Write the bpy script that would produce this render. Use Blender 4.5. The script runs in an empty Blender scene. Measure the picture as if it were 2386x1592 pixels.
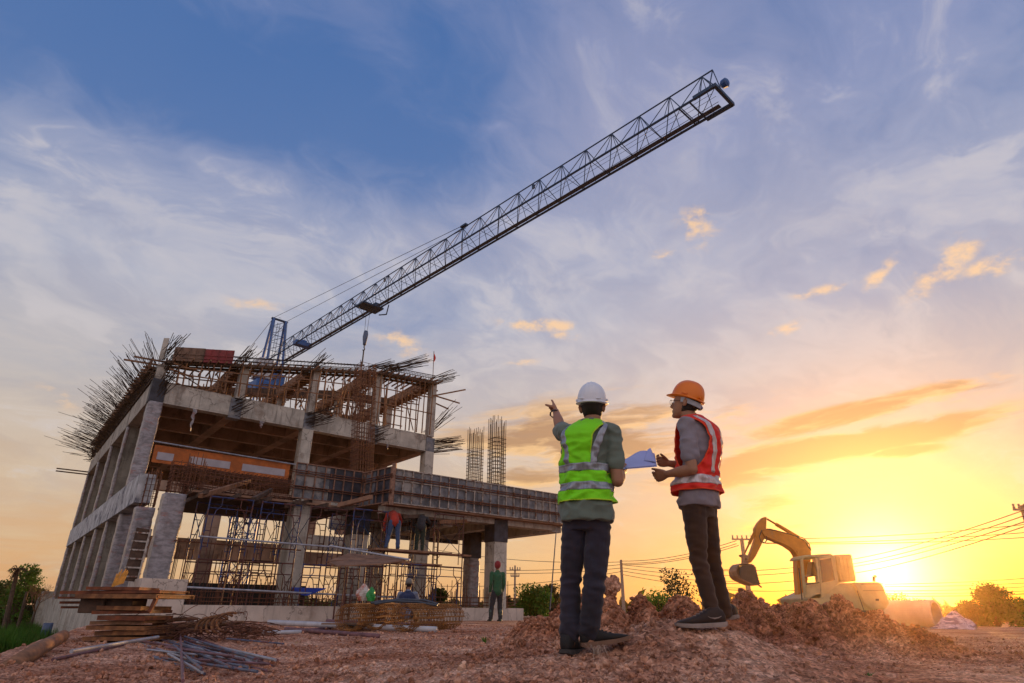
import bpy, bmesh, math, random
import numpy as np
from mathutils import Vector, Matrix
random.seed(7); rng = np.random.default_rng(11)
C = bpy.context.scene.collection
SC = bpy.context.scene
# ------------------------------------------------------------ camera
FPX, CX, CY = 1430.0, 1193.0, 796.0
PITCH = math.atan(620/1430.0); ROLL = math.atan(37/3298.0)
CAM = np.array([0, 0, 0.28])
_F = np.array([0, math.cos(PITCH), math.sin(PITCH)]); _U = np.array([0, -math.sin(PITCH), math.cos(PITCH)]); _R = np.array([1.0, 0, 0])
RI = _R*math.cos(ROLL) + _U*math.sin(ROLL); UI = _U*math.cos(ROLL) - _R*math.sin(ROLL)
cd = bpy.data.cameras.new('camera'); cam = bpy.data.objects.new('camera', cd); C.objects.link(cam)
m = Matrix.Identity(4)
for i in range(3):
    m[i][0] = RI[i]; m[i][1] = UI[i]; m[i][2] = -_F[i]; m[i][3] = CAM[i]
cam.matrix_world = m
cd.sensor_width = 36; cd.lens = 36*FPX/2386; cd.clip_start = 0.05; cd.clip_end = 5000
SC.camera = cam

def ray(x, y):
    d = _F*FPX + RI*(x-CX) - UI*(y-CY)
    return d/d[1]
def at(x, y, Y): return CAM + ray(x, y)*Y            # a place seen at (x, y), Y metres ahead
def pp(x, y, Y): return at(x*1.0153, y*1.0153, Y)
def gz(x, y, z):
    d = ray(x, y); return CAM + d*((z-CAM[2])/d[2])

# ------------------------------------------------------------ sun
SUN_AZ = math.radians(30.0); SUN_EL = math.radians(2.6)
sdir = np.array([math.sin(SUN_AZ)*math.cos(SUN_EL), math.cos(SUN_AZ)*math.cos(SUN_EL), math.sin(SUN_EL)])
ld = bpy.data.lights.new('sun', 'SUN'); ld.energy = 4.4; ld.angle = math.radians(1.2); ld.color = (1.0, 0.56, 0.22)
lo = bpy.data.objects.new('sun', ld); C.objects.link(lo)
lo.rotation_euler = Vector((sdir[0], sdir[1], sdir[2])).to_track_quat('Z', 'Y').to_euler()

HAZE_D, HAZE_G = 0.0007, 0.92
# ------------------------------------------------------------ colour settings
SC.view_settings.view_transform = 'Standard'; SC.view_settings.look = 'None'
SC.view_settings.exposure = 0.0; SC.view_settings.gamma = 1.0
SC.cycles.max_bounces = 6; SC.cycles.diffuse_bounces = 3; SC.cycles.glossy_bounces = 2; SC.cycles.transparent_max_bounces = 12
SC.cycles.volume_bounces = 0
SC.cycles.use_denoising = True

def srgb(r, g, b):
    f = lambda c: ((c/255+0.055)/1.055)**2.4 if c/255 > 0.04045 else c/255/12.92
    return (f(r), f(g), f(b), 1.0)

class NT:
    """tiny node-expression helper"""
    def __init__(s, tree): s.t = tree; s.n = tree.nodes; s.l = tree.links
    def new(s, typ, **kw):
        n = s.n.new(typ)
        for k, v in kw.items(): setattr(n, k, v)
        return n
    def put(s, sock, v):
        if isinstance(v, bpy.types.NodeSocket): s.l.new(v, sock)
        elif v is not None: sock.default_value = v
    def m(s, op, a, b=None, c=None, clamp=False):
        n = s.new('ShaderNodeMath', operation=op); n.use_clamp = clamp
        s.put(n.inputs[0], a)
        if b is not None: s.put(n.inputs[1], b)
        if c is not None: s.put(n.inputs[2], c)
        return n.outputs[0]
    def vm(s, op, a, b=None):
        n = s.new('ShaderNodeVectorMath', operation=op); s.put(n.inputs[0], a)
        if b is not None: s.put(n.inputs[1], b)
        return n.outputs['Value'] if op in ('DOT_PRODUCT', 'LENGTH') else n.outputs['Vector']
    def comb(s, x, y, z):
        n = s.new('ShaderNodeCombineXYZ')
        for i, v in enumerate((x, y, z)): s.put(n.inputs[i], v)
        return n.outputs[0]
    def sep(s, v):
        n = s.new('ShaderNodeSeparateXYZ'); s.put(n.inputs[0], v); return n.outputs
    def noise(s, vec, scale, detail=4, rough=0.55, dist=0.0, col=False):
        n = s.new('ShaderNodeTexNoise'); s.put(n.inputs['Vector'], vec); s.put(n.inputs['Scale'], scale)
        n.inputs['Detail'].default_value = detail; n.inputs['Roughness'].default_value = rough; n.inputs['Distortion'].default_value = dist
        return n.outputs['Color'] if col else n.outputs[0]
    def ramp(s, f, stops, interp='EASE'):
        n = s.new('ShaderNodeValToRGB'); s.put(n.inputs[0], f); e = n.color_ramp.elements; n.color_ramp.interpolation = interp
        while len(e) < len(stops): e.new(0.5)
        for i, (p, c) in enumerate(stops):
            e[i].position = p; e[i].color = c if len(c) == 4 else (*c, 1)
        return n.outputs[0]
    def mix(s, f, a, b, mode='MIX'):
        n = s.new('ShaderNodeMix', data_type='RGBA', blend_type=mode); n.clamp_factor = True
        s.put(n.inputs[0], f); s.put(n.inputs[6], a); s.put(n.inputs[7], b); return n.outputs[2]
    def step(s, v, a, b):
        n = s.new('ShaderNodeMapRange', interpolation_type='SMOOTHSTEP'); n.clamp = True
        s.put(n.inputs[0], v); s.put(n.inputs[1], a); s.put(n.inputs[2], b); n.inputs[3].default_value = 0; n.inputs[4].default_value = 1
        return n.outputs[0]

# ------------------------------------------------------------ world: dusk sky with clouds, all by direction
world = bpy.data.worlds.new('World'); SC.world = world; world.use_nodes = True
W_ = NT(world.node_tree); W_.n.clear()
D = W_.new('ShaderNodeTexCoord').outputs['Generated']
D = W_.vm('NORMALIZE', D)
sx, sy, sz = W_.sep(D)
el = W_.m('MULTIPLY', W_.m('ARCSINE', sz), 57.2958)                     # degrees
az = W_.m('MULTIPLY', W_.m('ARCTAN2', sx, sy), 57.2958)                 # degrees, 0 = ahead, + = right
cs = W_.vm('DOT_PRODUCT', D, tuple(sdir))
sang = W_.m('MULTIPLY', W_.m('ARCCOSINE', W_.m('MINIMUM', cs, 0.999999)), 57.2958)
def blob(a0, e0, ra, re, rot=0.0):
    """soft mask round a direction (degrees)"""
    da = W_.m('SUBTRACT', az, a0); de = W_.m('SUBTRACT', el, e0)
    c, s_ = math.cos(math.radians(rot)), math.sin(math.radians(rot))
    x = W_.m('ADD', W_.m('MULTIPLY', da, c/ra), W_.m('MULTIPLY', de, s_/ra))
    y = W_.m('ADD', W_.m('MULTIPLY', da, -s_/re), W_.m('MULTIPLY', de, c/re))
    r2 = W_.m('ADD', W_.m('MULTIPLY', x, x), W_.m('MULTIPLY', y, y))
    return W_.m('EXPONENT', W_.m('MULTIPLY', r2, -1.0))
# clear air: blue overhead to peach at the horizon
elw = W_.m('ADD', el, W_.m('MULTIPLY', W_.m('SUBTRACT', W_.noise(D, 1.8, 3), 0.5), 18))
base = W_.ramp(W_.m('DIVIDE', elw, 90.0), [(0.0, srgb(206, 160, 122)), (0.10, srgb(196, 172, 150)), (0.20, srgb(166, 168, 180)), (0.30, srgb(116, 136, 178)), (0.42, srgb(76, 110, 166)), (0.54, srgb(62, 102, 162)), (1.0, srgb(50, 90, 152))], 'LINEAR')
# flat cloud layer coordinates: streaks run towards the sun's bearing
inv = W_.m('DIVIDE', 1.0, W_.m('ADD', W_.m('MAXIMUM', sz, 0.0), 0.22))
qx = W_.m('MULTIPLY', sx, inv); qy = W_.m('MULTIPLY', sy, inv)
th = math.radians(48)
al = W_.m('ADD', W_.m('MULTIPLY', qx, math.sin(th)), W_.m('MULTIPLY', qy, math.cos(th)))
ac = W_.m('SUBTRACT', W_.m('MULTIPLY', qx, math.cos(th)), W_.m('MULTIPLY', qy, math.sin(th)))
wv = W_.comb(W_.m('MULTIPLY', al, 0.72), ac, 0.0)
warp = W_.vm('MULTIPLY', W_.vm('SUBTRACT', W_.noise(wv, 1.5, 4, col=True), (0.5, 0.5, 0.5)), (0.8, 0.8, 0.5))
wv2 = W_.vm('ADD', wv, warp)
n1 = W_.noise(wv2, 1.5, 9, 0.58)
n2 = W_.noise(W_.vm('ADD', wv2, (7.3, 2.1, 0)), 4.2, 9, 0.60)
n3 = W_.noise(W_.vm('ADD', W_.comb(W_.m('MULTIPLY', al, 0.8), ac, 3.0), warp), 8.5, 8, 0.62)
cov = W_.m('ADD', W_.m('ADD', W_.m('MULTIPLY', n1, 0.50), W_.m('MULTIPLY', n2, 0.34)), W_.m('MULTIPLY', n3, 0.16))
bias = W_.m('MULTIPLY', blob(-24, 43, 24, 8, -6), -0.115)
bias = W_.m('ADD', bias, W_.m('MULTIPLY', blob(-8, 40, 9, 5), -0.05))
bias = W_.m('ADD', bias, W_.m('MULTIPLY', blob(-38, 25, 9, 7), 0.15))
bias = W_.m('ADD', bias, W_.m('MULTIPLY', blob(-12, 30, 22, 8, 14), 0.03))
bias = W_.m('ADD', bias, W_.m('MULTIPLY', blob(12, 45, 13, 10), 0.09))
bias = W_.m('ADD', bias, W_.m('MULTIPLY', blob(33, 39, 18, 11), 0.05))
bias = W_.m('ADD', bias, W_.m('MULTIPLY', blob(8, 22, 24, 9), 0.11))
bias = W_.m('ADD', bias, W_.m('MULTIPLY', blob(30, 20, 26, 6), 0.06))
bias = W_.m('ADD', bias, W_.m('MULTIPLY', blob(10, 43, 14, 8, 10), 0.07))
bias = W_.m('ADD', bias, W_.m('MULTIPLY', blob(-10, 31.5, 22, 4.5, 8), 0.09))
bias = W_.m('ADD', bias, W_.m('MULTIPLY', blob(20, 34, 11, 5), 0.06))
bias = W_.m('ADD', bias, W_.m('MULTIPLY', blob(-30, 34, 12, 4, -8), 0.04))
cov = W_.m('ADD', cov, bias)
cl = W_.step(cov, 0.40, 0.64)
hi_col = W_.ramp(W_.m('DIVIDE', el, 60.0), [(0.0, srgb(206, 176, 140)), (0.22, srgb(204, 190, 178)), (0.42, srgb(176, 178, 194)), (0.70, srgb(146, 152, 188)), (1.0, srgb(124, 136, 180))], 'LINEAR')
sky = W_.mix(W_.m('MULTIPLY', cl, 0.90), base, hi_col)
# brighter crests and grey undersides inside the veil
sky = W_.mix(W_.m('MULTIPLY', W_.step(W_.m('MULTIPLY', W_.m('ADD', W_.m('MULTIPLY', n3, 0.5), W_.m('MULTIPLY', n2, 0.5)), cl), 0.42, 0.66), 0.55), sky, srgb(202, 196, 200))
sky = W_.mix(W_.m('MULTIPLY', W_.step(n2, 0.58, 0.36), W_.m('MULTIPLY', cl, 0.28)), sky, srgb(138, 140, 168))
# warm light round the sun
warm = blob(28, -2, 46, 17)
sky = W_.mix(W_.m('MULTIPLY', warm, 0.52), sky, srgb(192, 138, 84))
sky = W_.mix(W_.m('MULTIPLY', blob(34, -1, 20, 7.0), 0.85), sky, srgb(150, 66, 0))
# cloud banks low in the sky
bv = W_.comb(W_.m('MULTIPLY', az, 0.055), W_.m('MULTIPLY', W_.m('SUBTRACT', el, W_.m('MULTIPLY', az, 0.07)), 0.26), 0.0)
bw = W_.vm('ADD', bv, W_.vm('MULTIPLY', W_.vm('SUBTRACT', W_.noise(bv, 1.6, 4, col=True), (0.5, 0.5, 0.5)), (0.8, 0.8, 0)))
b1 = W_.noise(bw, 1.7, 9, 0.60)
belt = None
for (a0, e0, ra, re, rot, k) in [(8, 14.5, 14, 3.6, 3, 0.85), (30.5, 14.9, 9, 0.9, 6, 1.15), (28, 12.4, 12, 1.1, 5, 1.2), (20, 11.0, 7, 1.4, 4, 1.0), (23.4, 8.6, 3.0, 0.9, 8, 0.9), (22, 6.3, 3.5, 0.6, 4, 0.75), (33, 11.6, 3, .5, 0, .8), (3, 11.2, 6, 1.6, 0, 0.7)]:
    b_ = W_.m('MULTIPLY', blob(a0, e0, ra, re, rot), k); belt = b_ if belt is None else W_.m('MAXIMUM', belt, b_)
bank = W_.m('MULTIPLY', W_.step(W_.m('ADD', b1, W_.m('MULTIPLY', belt, 0.26)), 0.56, 0.74), W_.step(belt, 0.08, 0.6))
edge = W_.m('MULTIPLY', W_.step(W_.m('ADD', W_.noise(W_.vm('ADD', bw, (0.0, 0.16, 0.0)), 1.7, 9, 0.60), W_.m('MULTIPLY', belt, 0.26)), 0.54, 0.72), W_.step(belt, 0.03, 0.5))
sky = W_.mix(W_.m('MULTIPLY', edge, 0.65), sky, srgb(244, 184, 92))
sky = W_.mix(W_.m('MULTIPLY', bank, 0.85), sky, srgb(150, 104, 70))
# small sunlit cloudlets
puffn = W_.noise(W_.vm('ADD', W_.comb(W_.m('MULTIPLY', az, 0.22), W_.m('MULTIPLY', el, 0.36), 5.0), warp), 1.6, 9, 0.62)
pm = None
for (a0, e0, ra, re, rot, k) in [(19.6, 32.7, 2.2, 2.0, 20, .85), (39.1, 24.9, 3.4, 1.2, 30, 1.0), (42.5, 24, 2.6, .9, 5, 1.0), (2.9, 24.9, 4.4, 0.7, -3, .9), (5.5, 23.8, 2.0, 0.6, 0, .9), (1.3, 21.5, 1.8, 0.35, 4, .8), (25.2, 22.2, 3.0, 0.6, 18, 0.8), (-11.1, 22.7, 3.4, 1.2, -20, 0.7), (-25, 24.4, 3.2, 0.7, 5, 0.6), (-37.8, 14.3, 1.8, 0.9, -20, 0.7), (29.5, 25.2, 2.6, 0.5, 0, 0.8), (34.5, 25.5, 2, .7, 30, .8), (16, 30.6, 2.0, .5, 0, .7)]:
    b_ = W_.m('MULTIPLY', blob(a0, e0, ra, re, rot), k)
    pm = b_ if pm is None else W_.m('MAXIMUM', pm, b_)
puff = W_.m('MULTIPLY', W_.step(W_.m('ADD', puffn, W_.m('MULTIPLY', pm, 0.20)), 0.52, 0.78), W_.step(pm, 0.05, 0.7))
sky = W_.mix(W_.m('MULTIPLY', puff, 0.90), sky, srgb(244, 200, 152))
# the sun's disc veiled by haze: white core and yellow skirt
core = W_.m('EXPONENT', W_.m('MULTIPLY', W_.m('POWER', W_.m('DIVIDE', sang, 2.3), 1.2), -1.0))
skirt = W_.m('EXPONENT', W_.m('MULTIPLY', W_.m('POWER', W_.m('DIVIDE', sang, 8.5), 2.0), -1.0))
sky = W_.mix(W_.m('MULTIPLY', skirt, 0.30), sky, srgb(225, 150, 40))
sky = W_.mix(1.0, sky, W_.mix(core, (0, 0, 0, 1), (2.0, 1.7, 0.9, 1)), 'ADD')
# sky behind the camera, brightened as unseen fill for the foreground; ground side
sky = W_.mix(W_.step(sy, 0.15, -0.55), sky, srgb(222, 212, 218))
sky = W_.mix(W_.step(sz, 0.0, -0.06), sky, srgb(70, 50, 40))
bg = W_.new('ShaderNodeBackground'); W_.put(bg.inputs[0], sky); bg.inputs[1].default_value = 1.0
# physical twilight air added underneath at low strength
ns = W_.new('ShaderNodeTexSky', sky_type='NISHITA'); ns.sun_disc = False
ns.sun_elevation = SUN_EL; ns.sun_rotation = SUN_AZ
bg2 = W_.new('ShaderNodeBackground'); W_.put(bg2.inputs[0], ns.outputs[0]); bg2.inputs[1].default_value = 0.05
ad = W_.new('ShaderNodeAddShader'); W_.l.new(bg.outputs[0], ad.inputs[0]); W_.l.new(bg2.outputs[0], ad.inputs[1])
wo = W_.new('ShaderNodeOutputWorld'); W_.l.new(ad.outputs[0], wo.inputs[0])

# ------------------------------------------------------------ materials
MATS = {}
def mat(name, col, rough=0.7, metal=0.0, var=0.25, scale=6.0, bump=0.0, bscale=40.0, col2=None, thr=None, spec=0.4, trans=0.0, stretch=(1, 1, 1), detail=6, sheen=0.0, coords='Object', streak=0.0, crack=0.0, joints=None):
    """procedural principled material: base colour broken up by noise (value var, optional second colour), bump"""
    if name in MATS: return MATS[name]
    M = bpy.data.materials.new(name); M.use_nodes = True; t = NT(M.node_tree); t.n.clear()
    co = t.new('ShaderNodeTexCoord').outputs[coords]
    co = t.vm('MULTIPLY', co, tuple(stretch))
    nz = t.noise(co, scale, detail, 0.6)
    c = (*col[:3], 1)
    lo_ = tuple(x*(1-var) for x in c[:3])+(1,); hi_ = tuple(min(1, x*(1+var)) for x in c[:3])+(1,)
    cc = t.mix(t.step(nz, 0.3, 0.7), lo_, hi_)
    if col2 is not None:
        a, b = thr or (0.5, 0.6)
        f = t.step(t.noise(t.vm('ADD', co, (3.1, 8.7, 1.3)), scale*0.6, 7, 0.65), a, b)
        cc = t.mix(f, cc, (*col2[:3], 1))
    if streak:                                            # run-off stains down the face
        sv = t.noise(t.vm('MULTIPLY', co, (5.0, 5.0, 0.35)), 1.6, 6, 0.6)
        cc = t.mix(t.m('MULTIPLY', t.step(sv, 0.52, 0.70), streak), cc, tuple(x*0.42 for x in c[:3])+(1,))
        cc = t.mix(t.m('MULTIPLY', t.step(t.noise(t.vm('ADD', co, (9, 4, 2)), 2.6, 8, 0.7), 0.56, 0.64), streak*0.8), cc, tuple(min(1, x*1.35) for x in c[:3])+(1,))
    if crack:                                             # hair cracks and shutter-board marks
        vn = t.new('ShaderNodeTexVoronoi', feature='DISTANCE_TO_EDGE'); t.put(vn.inputs['Vector'], t.vm('ADD', co, t.vm('MULTIPLY', t.noise(co, 2.0, 5, 0.6, col=True), (0.7, 0.7, 0.7)))); vn.inputs['Scale'].default_value = 0.75
        cc = t.mix(t.m('MULTIPLY', t.step(vn.outputs[0], 0.012, 0.003), crack), cc, tuple(x*0.35 for x in c[:3])+(1,))
    if joints:                                            # horizontal board joints in real height
        wz_ = t.m('FRACT', t.m('MULTIPLY', t.sep(co)[2], 1.0/joints)); cc = t.mix(t.m('MULTIPLY', t.step(t.m('ABSOLUTE', t.m('SUBTRACT', wz_, 0.5)), 0.012/joints*1.0, 0.004/joints), 0.6), cc, tuple(x*0.45 for x in c[:3])+(1,))
    p = t.new('ShaderNodeBsdfPrincipled'); t.put(p.inputs['Base Color'], cc); t.put(p.inputs['Metallic'], metal)
    t.put(p.inputs['Roughness'], t.m('ADD', t.m('MULTIPLY', t.m('SUBTRACT', nz, 0.5), 0.3), rough, clamp=True))
    p.inputs['Specular IOR Level'].default_value = spec
    if sheen: p.inputs['Sheen Weight'].default_value = sheen
    if bump:
        b = t.new('ShaderNodeBump'); b.inputs['Strength'].default_value = bump; b.inputs['Distance'].default_value = 0.02
        t.put(b.inputs['Height'], t.noise(co, bscale, 6, 0.65)); t.l.new(b.outputs[0], p.inputs['Normal'])
    sh = p.outputs[0]
    if trans:
        tr = t.new('ShaderNodeBsdfTranslucent'); t.put(tr.inputs[0], cc); mx = t.new('ShaderNodeMixShader'); mx.inputs[0].default_value = trans
        t.l.new(sh, mx.inputs[1]); t.l.new(tr.outputs[0], mx.inputs[2]); sh = mx.outputs[0]
    o = t.new('ShaderNodeOutputMaterial'); t.l.new(sh, o.inputs[0])
    MATS[name] = M; return M

M_conc = mat('concrete', (0.42, 0.385, 0.34), 0.85, var=0.25, scale=1.6, bump=0.45, bscale=14, col2=(0.25, 0.20, 0.165), thr=(0.52, 0.68), detail=9, streak=0.75, crack=0.8, joints=1.22)
M_conc_d = mat('concrete_formed', (0.29, 0.19, 0.14), 0.9, var=0.3, scale=1.2, bump=0.3, bscale=16, col2=(0.15, 0.10, 0.075), thr=(0.5, 0.65), detail=9, streak=0.5, joints=0.9)
M_conc_m = mat('concrete_shaded_side', (0.21, 0.20, 0.175), 0.9, var=0.3, scale=1.4, bump=0.4, bscale=14, col2=(0.13, 0.115, 0.10), thr=(0.5, 0.66), detail=9, streak=0.6, crack=0.5, joints=1.22)  # darker concrete copy, shade of the column fronts put into its colour
M_lime = mat('concrete_limewashed', (0.46, 0.46, 0.48), 0.85, var=0.3, scale=2.4, bump=0.4, bscale=14, col2=(0.14, 0.14, 0.17), thr=(0.50, 0.60), detail=10, streak=0.9)
M_plinth = mat('concrete_plinth', (0.50, 0.43, 0.38), 0.85, var=0.18, scale=1.4, bump=0.3, bscale=18, col2=(0.32, 0.24, 0.19), thr=(0.56, 0.74), detail=9, streak=0.5, crack=0.7)
M_wrap = mat('plastic_wrap', (0.27, 0.25, 0.27), 0.38, var=0.35, scale=4, bump=1.0, bscale=9, col2=(0.30, 0.15, 0.14), thr=(0.54, 0.68), stretch=(1, 1, 2.6), streak=0.5)
M_steel = mat('formwork_steel', (0.12, 0.125, 0.145), 0.55, metal=0.3, var=0.55, scale=2.5, bump=0.3, bscale=14, col2=(0.27, 0.25, 0.24), thr=(0.50, 0.66), streak=0.5)
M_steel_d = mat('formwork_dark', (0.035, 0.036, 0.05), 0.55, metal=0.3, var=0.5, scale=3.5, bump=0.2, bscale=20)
M_rib = mat('formwork_rib', (0.36, 0.32, 0.29), 0.7, metal=0.2, var=0.35, scale=9, col2=(0.16, 0.075, 0.05), thr=(0.5, 0.62))
M_rib_r = mat('formwork_rib_rusty', (0.22, 0.12, 0.085), 0.75, metal=0.1, var=0.4, scale=9)
M_rust = mat('rebar_rust', (0.13, 0.052, 0.03), 0.8, metal=0.2, var=0.45, scale=12)
M_rebar = mat('rebar_dark', (0.050, 0.028, 0.020), 0.7, metal=0.3, var=0.4, scale=12)
M_mesh = mat('mesh_rust', (0.26, 0.115, 0.03), 0.7, metal=0.2, var=0.4, scale=14)
M_wood = mat('timber', (0.20, 0.10, 0.055), 0.85, var=0.4, scale=7, bump=0.3, bscale=30, stretch=(1, 1, 0.4))
M_wood_r = mat('timber_red', (0.15, 0.043, 0.018), 0.75, var=0.55, scale=6, bump=0.3, bscale=30, col2=(0.12, 0.05, 0.03), thr=(0.55, 0.68))
M_wood_y = mat('timber_tan', (0.23, 0.10, 0.038), 0.75, var=0.45, scale=6, bump=0.3, bscale=30, col2=(0.12, 0.045, 0.02), thr=(0.5, 0.66))
M_wood_d = mat('timber_dark', (0.075, 0.045, 0.032), 0.9, var=0.4, scale=5, bump=0.3, bscale=25)
M_ply = mat('plywood', (0.22, 0.12, 0.075), 0.8, var=0.3, scale=3, bump=0.2, bscale=20)
M_pinkpanel = mat('panel_red', (0.20, 0.025, 0.03), 0.6, var=0.3, scale=4)
M_tanpanel = mat('panel_tan', (0.17, 0.10, 0.07), 0.7, var=0.3, scale=4)
M_blue = mat('crane_blue', (0.012, 0.09, 0.30), 0.45, var=0.25, scale=3, col2=(0.03, 0.05, 0.10), thr=(0.62, 0.75))
M_cranedk = mat('crane_dark', (0.006, 0.042, 0.105), 0.55, var=0.3, scale=2)
M_cable = mat('cable', (0.03, 0.03, 0.035), 0.6, var=0.2)
M_scb = mat('scaffold_blue', (0.022, 0.038, 0.12), 0.5, metal=0.1, var=0.4, scale=5, col2=(0.10, 0.035, 0.028), thr=(0.47, 0.55))
M_scr = mat('scaffold_red', (0.085, 0.028, 0.022), 0.6, metal=0.1, var=0.4, scale=7, col2=(0.04, 0.03, 0.04), thr=(0.55, 0.65))
M_galv = mat('galvanised_pipe', (0.34, 0.35, 0.40), 0.45, metal=0.4, var=0.25, scale=6)
M_orange = mat('orange_sheet', (0.38, 0.10, 0.018), 0.7, var=0.25, scale=3)
M_lilac = mat('pale_sheet', (0.36, 0.33, 0.37), 0.7, var=0.12, scale=3)
M_tarp = mat('blue_tarp', (0.02, 0.05, 0.32), 0.55, var=0.3, scale=6)
M_pvc = mat('white_pvc', (0.46, 0.46, 0.50), 0.5, var=0.15, scale=5)
M_purple = mat('pipe_purple', (0.15, 0.07, 0.08), 0.6, var=0.4, scale=8)
M_pipeblue = mat('pipe_blue', (0.075, 0.095, 0.15), 0.5, var=0.4, scale=8, col2=(0.16, 0.06, 0.06), thr=(0.5, 0.6))
M_culvert = mat('culvert_concrete', (0.36, 0.31, 0.30), 0.85, var=0.2, scale=1.2, bump=0.2)
M_exc = mat('excavator_yellow', (0.46, 0.17, 0.02), 0.5, var=0.2, scale=2.5, col2=(0.30, 0.17, 0.07), thr=(0.6, 0.75))
M_exg = mat('excavator_grey', (0.34, 0.30, 0.17), 0.5, var=0.15, scale=2.5)
M_exd = mat('excavator_dark', (0.05, 0.045, 0.04), 0.6, var=0.3, scale=4)
M_bucket = mat('bucket_steel', (0.26, 0.15, 0.09), 0.6, metal=0.2, var=0.35, scale=4)

# ------------------------------------------------------------ mesh building
def nrm(v): v = np.asarray(v, float); l = np.linalg.norm(v); return v/l if l > 1e-12 else v
class MB:
    def __init__(s): s.v = []; s.f = []; s.n = 0
    def add(s, vs, fs):
        k = s.n; vs = np.asarray(vs, float); s.v.append(vs); s.n += len(vs)
        s.f.extend([tuple(i+k for i in f) for f in fs])
    def box(s, c, size, ax=None):
        ax = np.eye(3) if ax is None else np.asarray(ax, float); h = np.asarray(size)/2.0; c = np.asarray(c, float)
        sg = [(-1, -1, -1), (1, -1, -1), (1, 1, -1), (-1, 1, -1), (-1, -1, 1), (1, -1, 1), (1, 1, 1), (-1, 1, 1)]
        s.add([c + sum(ax[i]*(g[i]*h[i]) for i in range(3)) for g in sg], [(0, 3, 2, 1), (4, 5, 6, 7), (0, 1, 5, 4), (1, 2, 6, 5), (2, 3, 7, 6), (3, 0, 4, 7)]); return s
    def bar(s, a, b, w, h=None, up=(0, 0, 1)):
        a = np.asarray(a, float); b = np.asarray(b, float); h = h or w; d = nrm(b-a); up = np.asarray(up, float)
        if abs(d@up) > 0.98: up = np.array([1.0, 0, 0])
        x = nrm(np.cross(d, up)); z = np.cross(x, d)
        return s.box((a+b)/2, (w, np.linalg.norm(b-a), h), (x, d, z))
    def tube(s, pts, r, n=6, cap=True):
        pts = [np.asarray(p, float) for p in pts]; m_ = len(pts)
        rr = r if hasattr(r, '__len__') else [r]*m_
        t0 = nrm(pts[1]-pts[0]); up = np.array([0, 0, 1.0]) if abs(t0[2]) < 0.9 else np.array([1.0, 0, 0])
        x = nrm(np.cross(t0, up)); vs = []
        for i, p in enumerate(pts):
            t = nrm(pts[min(i+1, m_-1)]-pts[max(i-1, 0)]); x = nrm(x - t*(x@t)); y = np.cross(t, x)
            for k in range(n):
                a = 2*math.pi*k/n; vs.append(p + (x*math.cos(a)+y*math.sin(a))*rr[i])
        fs = [(i*n+k, i*n+(k+1) % n, (i+1)*n+(k+1) % n, (i+1)*n+k) for i in range(m_-1) for k in range(n)]
        if cap: fs += [tuple(range(n))[::-1], tuple(range((m_-1)*n, m_*n))]
        s.add(vs, fs); return s
    def rings(s, rings, cap=True, closed=True):
        n = len(rings[0]); vs = [p for r_ in rings for p in r_]; m_ = len(rings)
        rngk = range(n) if closed else range(n-1)
        fs = [(i*n+k, i*n+(k+1) % n, (i+1)*n+(k+1) % n, (i+1)*n+k) for i in range(m_-1) for k in rngk]
        if cap and closed: fs += [tuple(range(n))[::-1], tuple(range((m_-1)*n, m_*n))]
        s.add(vs, fs); return s
    def prism(s, poly, org, ax, ay, az, depth):
        """2-D outline (list of x,y) in the ax-ay plane, extruded +-depth/2 along az"""
        org, ax, ay, az = map(lambda q: np.asarray(q, float), (org, ax, ay, az)); n = len(poly)
        vs = [org+ax*p[0]+ay*p[1]-az*depth/2 for p in poly]+[org+ax*p[0]+ay*p[1]+az*depth/2 for p in poly]
        s.add(vs, [tuple(range(n))[::-1], tuple(range(n, 2*n))]+[(i, (i+1) % n, n+(i+1) % n, n+i) for i in range(n)]); return s
    def build(s, name, material, parent=None, smooth=False, org=None, bevel=0.0, fixn=True):
        me = bpy.data.meshes.new(name)
        vs = np.concatenate(s.v) if s.v else np.zeros((0, 3))
        o = bpy.data.objects.new(name, me); C.objects.link(o)
        if parent is not None:
            o.parent = parent; vs = vs - np.array(parent.get('_w', (0, 0, 0))); o['_w'] = parent.get('_w', (0, 0, 0))
        elif org is not None:
            vs = vs - np.asarray(org); o.location = org; o['_w'] = [float(q) for q in org]
        me.from_pydata(vs.tolist(), [], s.f); me.materials.append(material)
        if fixn and len(s.f) < 60000:
            b = bmesh.new(); b.from_mesh(me); bmesh.ops.recalc_face_normals(b, faces=b.faces)
            if bevel: bmesh.ops.bevel(b, geom=list(b.edges), offset=bevel, segments=1, affect='EDGES')
            b.to_mesh(me); b.free()
        if smooth: me.polygons.foreach_set('use_smooth', [True]*len(me.polygons))
        me.update(); return o

def tag(o, label=None, cat=None, group=None, kind=None):
    if label: o['label'] = label
    if cat: o['category'] = cat
    if group: o['group'] = group
    if kind: o['kind'] = kind
    return o
def empty(name, loc, label=None, cat=None, group=None, kind=None):
    o = bpy.data.objects.new(name, None); C.objects.link(o); o.location = [float(q) for q in loc]; o['_w'] = [float(q) for q in loc]
    o.empty_display_size = 0.1
    return tag(o, label, cat, group, kind)
def copy_thing(root, loc, rotz=None, label=None, group=None):
    """a copy of a thing with copies of its parts and sub-parts"""
    r_ = root.copy(); C.objects.link(r_); r_.location = [float(q) for q in loc]
    if rotz is not None: r_.rotation_euler = (0, 0, rotz)
    if label: r_['label'] = label
    if group: r_['group'] = group
    for ch in [o for o in SC.objects if o.parent == root]:
        c = ch.copy(); C.objects.link(c); c.parent = r_
        for g in [o for o in SC.objects if o.parent == ch]:
            d = g.copy(); C.objects.link(d); d.parent = c
    return r_

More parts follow.
